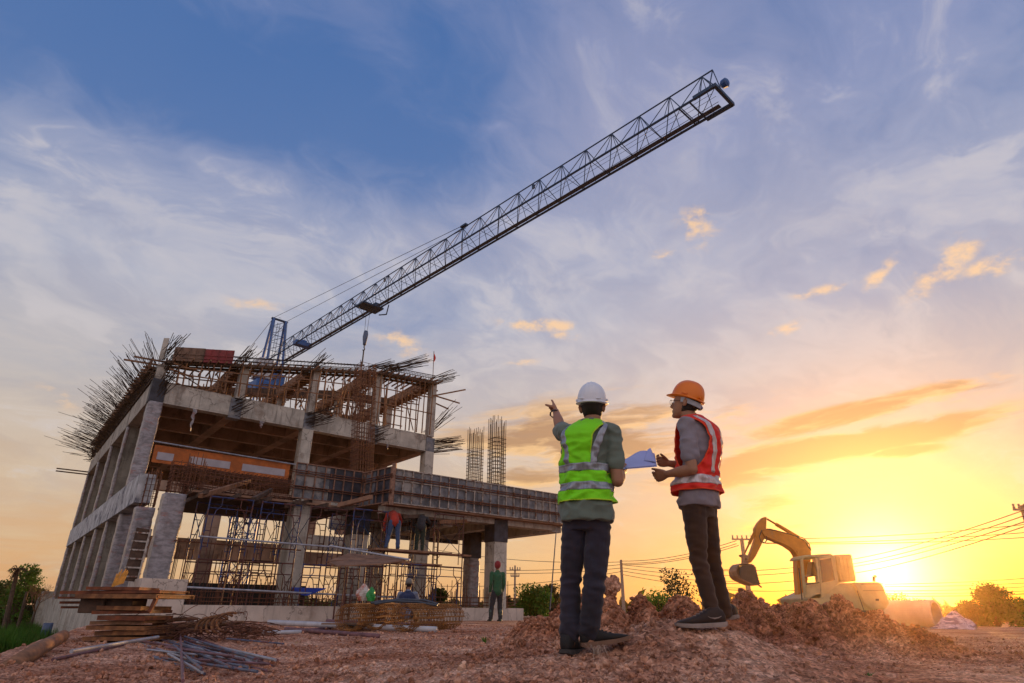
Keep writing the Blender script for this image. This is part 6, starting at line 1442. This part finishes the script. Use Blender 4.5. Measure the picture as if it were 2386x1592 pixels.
blades('grass_tuft', q, 46, .085, .0016, M_dry, 'dry grass tuft hanging down between the first man\'s feet', 'grass tuft', 1.6, 4, lean=1.2)
q = onground(1113, 1470, 9.0, 0); blades('weed', q, 14, .10, .010, M_leafg, 'small bright green weed growing alone in the bare earth', 'weed', .7, 5)
q = onground(1990, 1560, 4.4, -.01); blades('weed', q, 16, .03, .010, M_leafg, 'flat green weed at the bottom edge on the right', 'weed', 1.5, 6)

# ------------------------------------------------------------ excavator (side on, nose to the left)
EY = 24.0
ex = empty('excavator', (at(1990, 1400, EY)[0], EY, -.3), 'yellow excavator with raised arm standing behind the earth heaps before the sun', 'excavator')
def S8(x, y): return (1660+x/3.237, 1160+y/3.237)
def plate(name, pts, Y0, dep, mt, parent=ex, bevel=0.03):
    """side outline at distance Y0 with real thickness dep"""
    P_ = [at(*S8(*p), Y0) for p in pts]; P2 = [q+np.array([0, dep, 0]) for q in P_]; n = len(P_); mb = MB()
    mb.add([*P_, *P2], [tuple(range(n))[::-1], tuple(range(n, 2*n))]+[(i, (i+1) % n, n+(i+1) % n, n+i) for i in range(n)]); return mb.build(name, mt, parent, bevel=bevel)
# undercarriage
for k in (0, 1.9):
    o = plate('track', [(690, 895), (760, 850), (1180, 850), (1260, 895), (1240, 960), (720, 960)], EY-.1+k, .5, M_exd)
plate('chassis', [(760, 800), (1180, 800), (1180, 860), (760, 860)], EY+.3, 1.8, M_exd)
body = plate('house', [(715, 758), (965, 640), (1100, 640), (1140, 700), (1150, 860), (730, 800)], EY+.0, 2.5, M_exg)
plate('counterweight', [(1000, 644), (1262, 633), (1288, 650), (1305, 690), (1345, 800), (1340, 845), (1200, 850), (1135, 800), (1090, 700), (1060, 650)], EY-.12, 2.6, M_exg, bevel=.07)
plate('counterweight_skirt', [(1148, 810), (1338, 806), (1346, 878), (1190, 884), (1150, 850)], EY-.02, 2.4, M_exg)
plate('engine_cover', [(928, 430), (1052, 424), (1092, 632), (962, 634)], EY+.1, 2.0, M_exg, bevel=.05)
for i in range(4): plate('cover_rib', [(955+i*28, 445), (960+i*28, 445), (992+i*26, 620), (987+i*26, 620)], EY+.07, .05, M_exg, bevel=0)
# cab: frame with open windows
cabm = M_exg
plate('cab_roof', [(668, 462), (690, 434), (890, 420), (912, 430), (912, 448), (700, 455), (684, 470)], EY, 1.1, cabm)
for dY in (0.0, 1.05):
    plate('cab_post', [(664, 462), (684, 462), (712, 755), (694, 755)], EY+dY, .06, cabm, bevel=.01); plate('cab_post', [(775, 452), (795, 452), (812, 640), (798, 640)], EY+dY, .06, cabm, bevel=.01)
    plate('cab_sill', [(706, 640), (812, 634), (818, 760), (714, 762)], EY+dY, .06, cabm, bevel=.01)
plate('cab_door', [(795, 450), (905, 430), (928, 450), (955, 640), (905, 700), (818, 760)], EY-.01, .10, M_exg)
plate('cab_glass', [(812, 470), (895, 455), (925, 620), (830, 640)], EY-.03, .02, mat('tinted_glass', (.05, .06, .05), .15, var=.1), bevel=0)
plate('cab_rear_panel', [(800, 452), (905, 436), (950, 640), (818, 700)], EY+1.0, .10, M_exg)
plate('operator_seat', [(720, 600), (790, 590), (790, 560), (770, 480), (755, 480), (745, 580)], EY+.35, .45, M_exd)
plate('handrail', [(712, 648), (808, 636), (808, 644), (712, 656)], EY-.05, .04, M_exd, bevel=0)
mb = MB(); mb.tube([at(*S8(1218, 632), EY+.6), at(*S8(1218, 600), EY+.6), at(*S8(1232, 590), EY+.6)], .05, 8); mb.build('exhaust_pipe', M_exd, ex)
# boom, stick, bucket stand in the machine's centre plane
BY = EY+1.5
plate('boom', [(655, 770), (712, 760), (722, 600), (745, 470), (748, 410), (728, 355), (690, 318), (600, 278), (440, 232), (388, 232), (372, 262), (392, 292), (470, 322), (560, 362), (612, 398), (638, 440), (640, 560)], BY, .42, M_exc, bevel=.03)
st_ = plate('stick', [(322, 232), (345, 190), (385, 146), (412, 143), (408, 235), (398, 300), (330, 440), (292, 492), (262, 488), (300, 390), (330, 300)], BY+.06, .30, M_exc)
def ecyl(name, p, q, r0, r1, f=.55, Y=None):
    a = at(*S8(*p), (Y or BY)+.2); b = at(*S8(*q), (Y or BY)+.2); m_ = a*(1-f)+b*f; mb = MB(); mb.tube([a, m_], r0, 10); mb.tube([m_, b], r1, 8); return mb.build(name, M_exc, ex)
ecyl('stick_cylinder', (650, 300), (412, 160), .075, .04, .72); ecyl('bucket_cylinder', (332, 232), (240, 425), .06, .035, .6, BY+.05); ecyl('boom_cylinder', (690, 700), (640, 400), .07, .045, .5, BY-.35)
plate('linkage', [(212, 428), (262, 432), (284, 446), (280, 470), (268, 500), (250, 500), (258, 462), (215, 442)], BY+.08, .22, M_bucket, bevel=.01); plate('linkage', [(222, 430), (245, 430), (248, 510), (222, 510)], BY+.05, .08, M_bucket, bevel=.01)
bk = [(178, 560), (184, 520), (205, 497), (250, 492), (300, 500), (322, 512), (310, 520), (250, 520), (232, 540), (240, 590), (262, 632), (300, 650), (240, 632), (200, 606), (182, 585)]
mb = MB()
Pn = [(320, 512), (300, 500), (250, 492), (205, 497), (184, 520), (176, 552), (184, 590), (205, 612), (240, 630), (300, 655), (358, 660)]
A_ = [at(*S8(*p), BY-.22) for p in Pn]
cen = at(*S8(270, 570), BY-.22); In = [cen+(a-cen)*.90 for a in A_]
rw = []
for a, i_ in zip(A_, In): rw.append([a, a+np.array([0, .85, 0]), i_+np.array([0, .85, 0]), i_])
mb.rings(rw); mb.build('bucket', M_bucket, ex)
for dY in (0, .82):
    P_ = [(cen*.12+q*.88)+np.array([.06, dY-.02 if dY == 0 else dY, -.02]) for q in A_]+[at(*S8(345, 600), BY-.22+dY), at(*S8(330, 540), BY-.22+dY)]; n = len(P_); P2 = [q+np.array([0, .03, 0]) for q in P_]; mb = MB(); mb.add([*P_, *P2], [tuple(range(n))[::-1], tuple(range(n, 2*n))]+[(i, (i+1) % n, n+(i+1) % n, n+i) for i in range(n)]); mb.build('bucket_side', M_exd if dY == 0 else M_bucket, ex)  # near side plate darkened to stand for the shade inside the bucket
for k in range(5):
    a = at(*S8(345, 655), BY-.18+k*.18); mb = MB(); mb.bar(a, a+np.array([.12, 0, -.10]), .06, .05); mb.build('tooth', M_bucket, ex)
mb = MB()
for pts in ([(415, 235), (470, 245), (560, 268), (630, 290), (700, 330), (735, 385)], [(640, 290), (690, 305), (730, 350), (745, 400)], [(372, 245), (355, 290), (365, 330), (395, 340), (410, 320), (408, 290)], [(640, 300), (700, 320), (722, 360)]): mb.tube([at(*S8(*p), BY-.02) for p in pts], .022, 6)
mb.build('hydraulic_hose', M_exd, ex)
mb = MB(); mb.tube([at(*S8(652, 530), EY-.3), at(*S8(676, 770), EY-.3)], .02, 6); mb.build('mirror_rod', M_exd, ex)

for y0_ in (650, 700): plate('panel_seam', [(1120+(y0_-650)*.3, y0_), (1290+(y0_-650)*.2, y0_-3), (1290+(y0_-650)*.2, y0_), (1120+(y0_-650)*.3, y0_+3)], EY-.125, .02, M_exd, bevel=0)
plate('panel_seam', [(1090, 700), (1094, 700), (1146, 850), (1142, 850)], EY-.13, .02, M_exd, bevel=0)
plate('emblem', [(1232, 762), (1256, 762), (1256, 778), (1232, 778)], EY-.135, .02, M_exd, bevel=0)
plate('door_handle', [(905, 560), (912, 560), (918, 600), (911, 600)], EY-.06, .04, M_exd, bevel=0)
# ------------------------------------------------------------ culvert pipe and sacks
c0 = pp(2151, 1416, 23.0); c1 = c0-3.4*np.array([.6, -.8, 0]); Rr = .50; ax = nrm(c1-c0); ax[2] = 0; ax = nrm(ax); x = nrm(np.cross(ax, zd)); c0[2] = gh(c0[0], c0[1])+Rr-.1
e = empty('culvert_pipe', c0-zd*Rr, 'big grey concrete pipe lying at the right of the excavator', 'pipe')
mb = MB(); mb.rings([[c0+ax*t+(x*math.cos(a)+zd*math.sin(a))*r_ for a in np.linspace(0, 6.283, 40, endpoint=False)] for t, r_ in ((0, .40), (0, .47), (.02, .485), (.22, .485), (.24, .47), (3.4, .47), (3.4, .40), (.05, .40), (0, .40))], cap=False); mb.build('pipe_wall', M_culvert, e, smooth=False)
c_ = pp(2192, 1432, 21.5); c_[2] = gh(c_[0], c_[1])-.05; R_ = []
for i in range(14):
    f = i/13; w = .62*(1-f**1.3)+.04; R_.append([c_+np.array([w*math.cos(a)*(1.0+.12*math.sin(3*a+i*.6)+.07*math.sin(7*a+i))+.12*f-.05, w*.8*math.sin(a)*(1+.14*math.cos(5*a+i*.5)), .56*f+.035*math.sin(5*a+i*1.7)]) for a in np.linspace(0, 6.283, 44, endpoint=False)])
mb = MB(); mb.rings(R_); o = mb.build('cloth_bundle', mat('bundle_violet', (.42, .36, .46), .8, var=.35, scale=5, col2=(.16, .12, .20), thr=(.48, .56), stretch=(1, 1, 3)), None, org=c_, smooth=True); tag(o, 'crumpled heap of pale violet sheeting beside the concrete pipe', 'sheeting')
c_ = pp(1200, 1397, 12); c_[2] = gh(c_[0], c_[1]); mb = MB(); R_ = [[c_+np.array([.30*(1-f)*math.cos(a)*(1+.2*math.sin(3*a)), .25*(1-f)*math.sin(a), .17*f+.02*math.sin(4*a)]) for a in np.linspace(0, 6.283, 16, endpoint=False)] for f in (0, .3, .6, .9)]; mb.rings(R_); o = mb.build('plastic_sheet', mat('sheet_paleblue', (.16, .32, .45), .5, var=.3, scale=8), None, org=c_); tag(o, 'scrap of pale blue sheet behind the left end of the earth heap', 'sheet')

# ------------------------------------------------------------ poles and wires
M_pole = mat('pole_concrete', (.22, .19, .17), .9, var=.2)
def pole(x, ytop, Y, r, label, arms=()):
    t_ = pp(x, ytop, Y); e = empty('utility_pole', (t_[0], Y, -.6), label, 'utility pole'); mb = MB(); mb.rings([[np.array([t_[0]+a*r*k, Y+b*r*k, z]) for a, b in ((-1, -1), (1, -1), (1, 1), (-1, 1))] for z, k in ((-.8, 1.3), (t_[2], .8))]); mb.build('shaft', M_pole, e)
    for dz, w in arms:
        mb = MB(); c = t_+np.array([0, -.15, -dz]); mb.box(c, (w, .12, .14))
        for k in np.linspace(-.45, .45, 5):
            mb.rings([[c+np.array([w*k+q*math.cos(a), q*math.sin(a), z]) for a in np.linspace(0, 6.28, 8, endpoint=False)] for z, q in ((.05, .05), (.15, .09), (.22, .05), (.32, .08), (.38, .03))])
        mb.build('crossarm', M_pole, e)
    return t_, e
t1, _ = pole(1182, 1298, 90, .13, 'thin pole with small crossarms seen between the columns of the right wing', [(.6, 1.5), (1.4, 1.2)])
t2, _ = pole(1425, 1285, 78, .15, 'square concrete pole behind the earth heap between the two men')
t3, e3 = pole(1702, 1237, 62, .16, 'pole with insulators and a wide crossarm left of the excavator bucket', [(.05, 2.0)])
t4, _ = pole(2346, 1160, 42, .15, 'pole cut by the right edge of the picture', [(.3, 1.6)])
pole(1278, 1256, 70, .06, 'very thin dark mast just left of the first man') if False else None
wn = [0]
def wire(p, q, label, sag=.4, r=.016):
    p = np.asarray(p, float); q = np.asarray(q, float); L = np.linalg.norm(q-p); pts = [p*(1-t)+q*t-zd*sag*4*t*(1-t) for t in np.linspace(0, 1, 13)]; mb = MB(); mb.tube(pts, r*1.7, 4, cap=False); o = mb.build('power_line', M_cable, None, org=p); tag(o, label, 'wire', 'power lines'); return o
def z8(x, y, Y): return at(*S8(x, y), Y)
for i, (a, b) in enumerate((((2420, 70), (900, 485)), ((2420, 112), (900, 520)), ((2420, 160), (900, 538)), ((2420, 195), (900, 590)))):
    wire(z8(*a, 40), z8(*b, 90), ('uppermost', 'second', 'third', 'lowest')[i]+' of the four wires rising steeply to the right edge', .5, .018)
for i, (a, b, Y) in enumerate((((2420, 195), (700, 308), 62), ((2420, 258), (380, 342), 62), ((2420, 296), (400, 345), 63))):
    wire(z8(*a, Y), z8(*b, Y+2), ('top', 'middle', 'bottom')[i]+' of three nearly level wires crossing behind the excavator arm', .25, .020)
for i, (y0, y1) in enumerate(((604, 652), (640, 668), (668, 703), (700, 722), (722, 740))):
    wire(z8(2420, y0, 80), z8(1300, y1, 90), ('highest', 'second', 'middle', 'fourth', 'lowest')[i]+' of the low distant wires right of the excavator', .15, .030 if i == 4 else .020)
for i, (y0, y1) in enumerate(((508, 550), (545, 585), (610, 645), (690, 690))):
    wire(z8(760, y0, 70), z8(80, y1, 75), ('highest', 'second', 'third', 'lowest')[i]+' of the wires passing between bucket and cab', .2, .018)
wl = [((1690, 1241), (1425, 1288), 'upper wire from the insulator pole to the square pole'), ((1690, 1248), (1425, 1293), 'middle wire from the insulator pole to the square pole'), ((1695, 1252), (1425, 1296), 'lower wire from the insulator pole to the square pole')]
for (a, b, lb) in wl: wire(pp(*a, 62), pp(*b, 78), lb, .5, .018)
for i, y in enumerate((1296, 1303, 1310, 1318)): wire(pp(1425, y, 78), pp(1720, y+8+8*i, 92), ('first', 'second', 'third', 'fourth')[i]+' wire from above, running right from the square pole', .4, .018)
for i, (y0, y1) in enumerate(((1290, 1262), (1296, 1300), (1304, 1306), (1312, 1345))): wire(pp(1425, y0, 78), pp(1000, y1, 92), ('first', 'second', 'third', 'fourth')[i]+' wire from above, running left from the square pole behind the first man', .6, .018)
wire(pp(1277, 1213, 14), pp(1262, 1400, 10), 'thin slanting line hanging from the end of the right wing', .0, .006)

# ------------------------------------------------------------ vegetation
M_leaf = mat('foliage', (.040, .085, .012), .6, var=.5, scale=1.5, trans=.35); M_leafb = mat('foliage_bright', (.07, .17, .015), .6, var=.4, scale=2, trans=.4); M_leafd = mat('foliage_dark', (.022, .040, .010), .65, var=.5, scale=1.5, trans=.25); M_bark = mat('bark', (.09, .06, .045), .9, var=.4, scale=8)
def tree(name, base, H, W_, mt, label, cat='tree', seed=0, n=1500, leaf=.12, clumps=9, crown0=.2, trunk=.08, flat=.6):
    g2 = np.random.default_rng(seed); base = np.asarray(base, float); e = empty(name, base, label, cat)
    mb = MB(); cs = []
    for i in range(clumps):
        a = g2.uniform(0, 6.283); f = g2.uniform(0, 1)**.7; rr = W_*.5*g2.uniform(.15, .9)*(1-.5*f); c = base+np.array([rr*math.cos(a), rr*math.sin(a), H*(crown0+(1-crown0)*f*.9)]); cs.append((c, W_*g2.uniform(.13, .26)))
        mb.tube([base, base*.5+c*.5+np.array([0, 0, -.05*H]), c], [trunk*.7, trunk*.4, trunk*.12], 5)
    mb.tube([base-zd*.3, base+zd*H*.35], [trunk, trunk*.7], 7); mb.build('trunk', M_bark, e)
    k = n; ci = g2.integers(0, clumps, k); V = np.zeros((k, 4, 3)); 
    C_ = np.array([c[0] for c in cs])[ci]; Rr_ = np.array([c[1] for c in cs])[ci]
    d = g2.normal(size=(k, 3)); d /= np.linalg.norm(d, axis=1)[:, None]; pos = C_+d*(Rr_*g2.uniform(.25, 1.1, k)**.6)[:, None]*np.array([1, 1, flat+.2]); pos[:, 2] = np.maximum(pos[:, 2], base[2])
    u_ = g2.normal(size=(k, 3)); u_ /= np.linalg.norm(u_, axis=1)[:, None]; w_ = np.cross(u_, g2.normal(size=(k, 3))); w_ /= np.linalg.norm(w_, axis=1)[:, None]; s_ = (leaf*g2.uniform(.5, 1.2, k))[:, None]
    V[:, 0] = pos-u_*s_; V[:, 1] = pos+w_*s_*.45; V[:, 2] = pos+u_*s_; V[:, 3] = pos-w_*s_*.45
    m2 = MB(); m2.v = [V.reshape(-1, 3)]; m2.f = [(4*i, 4*i+1, 4*i+2, 4*i+3) for i in range(k)]; m2.n = 4*k; m2.build('crown', mt, e, fixn=False); return e
def gp(x, y, Y, z=-.6): q = pp(x, y, Y); q[2] = z; return q
# right side
tree('bush', gp(2290, 1440, 30, -.4), 1.75, 2.3, M_leaf, 'dense dark bush right of the violet sheeting', 'bush', 1, 6500, .075, 26, .08)
tree('bush', gp(2235, 1440, 30, -.4), 1.15, 1.4, M_leafd, 'lower bush touching the violet sheeting', 'bush', 2, 2600, .07, 14, .08)
tree('bush', gp(2350, 1440, 32, -.4), 1.3, 1.6, M_leafb, 'bush at the right edge of the picture', 'bush', 3, 2600, .075, 14, .08)
tree('bush', gp(2068, 1420, 34, -.4), 1.5, 2.0, M_leafb, 'loose bush in the sun glare behind the excavator', 'bush', 4, 1500, .06, 16, .1)
tree('bush', gp(2120, 1420, 40, -.4), 1.2, 2.8, M_leafd, 'low bush line behind the concrete pipe', 'bush', 44, 1800, .07, 14, .1)
# middle, between pole and first man and behind the heaps
tree('tree', gp(1228, 1400, 30, -.4), 1.45, 2.3, M_leafb, 'green bush left of the first man behind the earth', 'bush', 5, 4200, .075, 20, .08)
tree('tree', gp(1262, 1400, 31, -.4), 1.75, 1.3, M_leafd, 'darker twiggy bush next to the first man\'s leg', 'bush', 6, 1500, .07, 14, .1)
tree('sapling', gp(1560, 1370, 19, -.3), 1.62, 1.5, M_leafd, 'thin sapling with sparse leaves behind the heap left of the second man', 'sapling', 7, 620, .05, 16, .35, trunk=.02)
tree('sapling', gp(1530, 1370, 20, -.3), 1.75, .7, M_leafd, 'upright twig with few leaves beside the sparse sapling', 'sapling', 8, 200, .05, 7, .5, trunk=.015)
tree('bush', gp(1510, 1370, 24, -.3), 1.0, 2.6, M_leafb, 'low green bush peeping over the heap between the men', 'bush', 9, 2500, .06, 18, .1)
tree('bush', gp(1010, 1390, 27, -.3), 1.3, 1.0, M_leaf, 'small green tree seen between the columns of the right wing', 'bush', 10, 2200, .07, 12, .1)
tree('bush', gp(1160, 1390, 30, -.3), 1.0, 1.0, M_leafd, 'dark bush right of the last column', 'bush', 12, 900, .07, 8, .1)
# left side
PZ = -1.55
tree('tree', gp(28, 1440, 40, PZ), 4.0, 2.3, M_leafb, 'tall leafy bright green tree at the far left behind the dead palm', 'tree', 13, 5200, .085, 40, .10)
tree('tree', gp(2, 1440, 42, PZ), 3.0, 2.6, M_leaf, 'darker green tree cut by the left edge', 'tree', 14, 4500, .11, 22, .10)
tree('tree', gp(70, 1440, 46, PZ), 2.6, 2.2, M_leafd, 'low dark tree right of the dead palm', 'tree', 15, 4000, .11, 20, .10)
tree('tree', gp(102, 1440, 46, PZ), 2.7, 1.2, M_leafd, 'slim dark tree against the corner of the foundation', 'tree', 16, 2000, .11, 12, .12)
b0 = gp(12, 1440, 34, PZ); tp_ = pp(40, 1308, 34); e = empty('dead_palm', b0, 'withered palm with a leaning bare trunk and a ragged crown at far left', 'palm'); mb = MB(); mb.tube([b0, b0*.5+tp_*.5+zd*.1, tp_], [.13, .11, .08], 8); mb.build('trunk', M_bark, e)
g2 = np.random.default_rng(9); 
for i in range(15):
    a = g2.uniform(0, 6.283); up_ = g2.uniform(-.9, 1.0); mb = MB(); pts = []; L = g2.uniform(.55, 1.0); d = np.array([math.cos(a), math.sin(a), 0])
    for k in range(6): t = k/5; pts.append(tp_+d*L*t*.55+zd*(L*(up_*t*.75-.65*t*t)))
    mb.tube(pts, [.022, .02, .016, .012, .008, .004], 4)
    for k in range(1, 6):
        for sg in (-1, 1): mb.add([pts[k], pts[k]+d*.06, pts[k]+np.array([-d[1], d[0], 0])*sg*.13-zd*.16], [(0, 1, 2)])
    mb.build('frond', M_wood_d, e)
b0 = gp(42, 1440, 36, PZ); t5 = pp(62, 1358, 36); mb = MB(); mb.tube([b0, t5], [.10, .07], 7); o = mb.build('leaning_dead_tree', M_bark, None, org=b0); tag(o, 'grey bare leaning trunk between the palm and the dark tree', 'tree trunk')
b0 = gp(70, 1440, 38, PZ); e = empty('bare_tree', b0, 'leafless pale branching tree beside the grey leaning trunk', 'tree'); mb = MB(); mb.tube([b0, b0+zd*1.4], [.07, .05], 6); mb.build('trunk', M_bark, e); mb = MB()
def twig(p, d, L, r, k):
    q = p+d*L; mb.tube([p, q], [r, r*.6], 4)
    if k:
        for _ in range(3): twig(q, nrm(d+g2.normal(size=3)*.45+zd*.15), L*.72, r*.6, k-1)
for _ in range(4): twig(b0+zd*1.3, nrm(np.array([g2.normal()*.6, g2.normal()*.3, 1])), .55, .03, 4)
mb.build('crown', M_wood, e)
pole(88, 1393, 70, .12, 'short distant pole above the far left bushes', [(.2, .9)])
g2 = np.random.default_rng(31); k = 42000; r_ = g2.uniform(33, 52, k); a_ = g2.uniform(-.78, -.50, k); x_ = r_*np.sin(a_); y_ = r_*np.cos(a_); hh_ = .75*g2.uniform(.4, 1.1, k)*(.6+.8*vnoise(x_*.7, y_*.7, 3)); az_ = g2.uniform(0, 6.28, k)
V = np.zeros((k, 3, 3)); sx_ = np.cos(az_)*.035; sy_ = np.sin(az_)*.035; z_ = np.full(k, PZ-.05); V[:, 0] = np.stack([x_-sx_, y_-sy_, z_], 1); V[:, 1] = np.stack([x_+sx_, y_+sy_, z_], 1); V[:, 2] = np.stack([x_+g2.normal(0, .12, k), y_+g2.normal(0, .12, k), z_+hh_], 1)
mb = MB(); mb.v = [V.reshape(-1, 3)]; mb.f = [(3*i, 3*i+1, 3*i+2) for i in range(k)]; mb.n = 3*k; o = mb.build('grass', mat('grass_bright', (.055, .15, .014), .6, var=.4, scale=.8, trans=.4), None, org=(-28, 40, PZ), fixn=False); tag(o, 'tall bright green grass beyond the pit at far left', 'grass', kind='stuff')
# far scrub along the horizon
k = 9000; a_ = g2.uniform(-.8, .85, k); r_ = g2.uniform(84, 104, k); x_ = r_*np.sin(a_); y_ = r_*np.cos(a_); base_ = np.where(x_ < -50, -1.6, -.7); hh_ = (.8+2.4*vnoise(a_*22, a_*0, 5)**1.5)*g2.uniform(0, 1, k); s_ = g2.uniform(.25, .6, k)
V = np.zeros((k, 3, 3)); P_ = np.stack([x_, y_, base_+hh_], 1); V[:, 0] = P_+g2.normal(size=(k, 3))*s_[:, None]; V[:, 1] = P_+g2.normal(size=(k, 3))*s_[:, None]; V[:, 2] = P_+g2.normal(size=(k, 3))*s_[:, None]
mb = MB(); mb.v = [V.reshape(-1, 3)]; mb.f = [(3*i, 3*i+1, 3*i+2) for i in range(k)]; mb.n = 3*k; o = mb.build('distant_scrub', M_leafd, None, org=(0, 94, -.6), fixn=False); tag(o, 'low line of distant scrub along the horizon', 'scrub', kind='stuff')

# ------------------------------------------------------------ air: thin golden haze, added to imitate the sun's veiling glare
mb = MB(); mb.box((0, 0, 15.2), (240, 240, 36.0)); hz = mb.build('haze', mat('clear', (1, 1, 1)), None)
tag(hz, 'thin golden haze added over the whole site to imitate sun glare', 'haze', kind='stuff')
hm = bpy.data.materials.new('glare_haze'); hm.use_nodes = True; t = NT(hm.node_tree); t.n.clear()
pv = t.new('ShaderNodeVolumePrincipled'); pv.inputs['Color'].default_value = (1.0, .56, .20, 1); pv.inputs['Density'].default_value = HAZE_D; pv.inputs['Anisotropy'].default_value = HAZE_G
o_ = t.new('ShaderNodeOutputMaterial'); t.l.new(pv.outputs[0], o_.inputs['Volume']); hz.data.materials.clear(); hz.data.materials.append(hm)
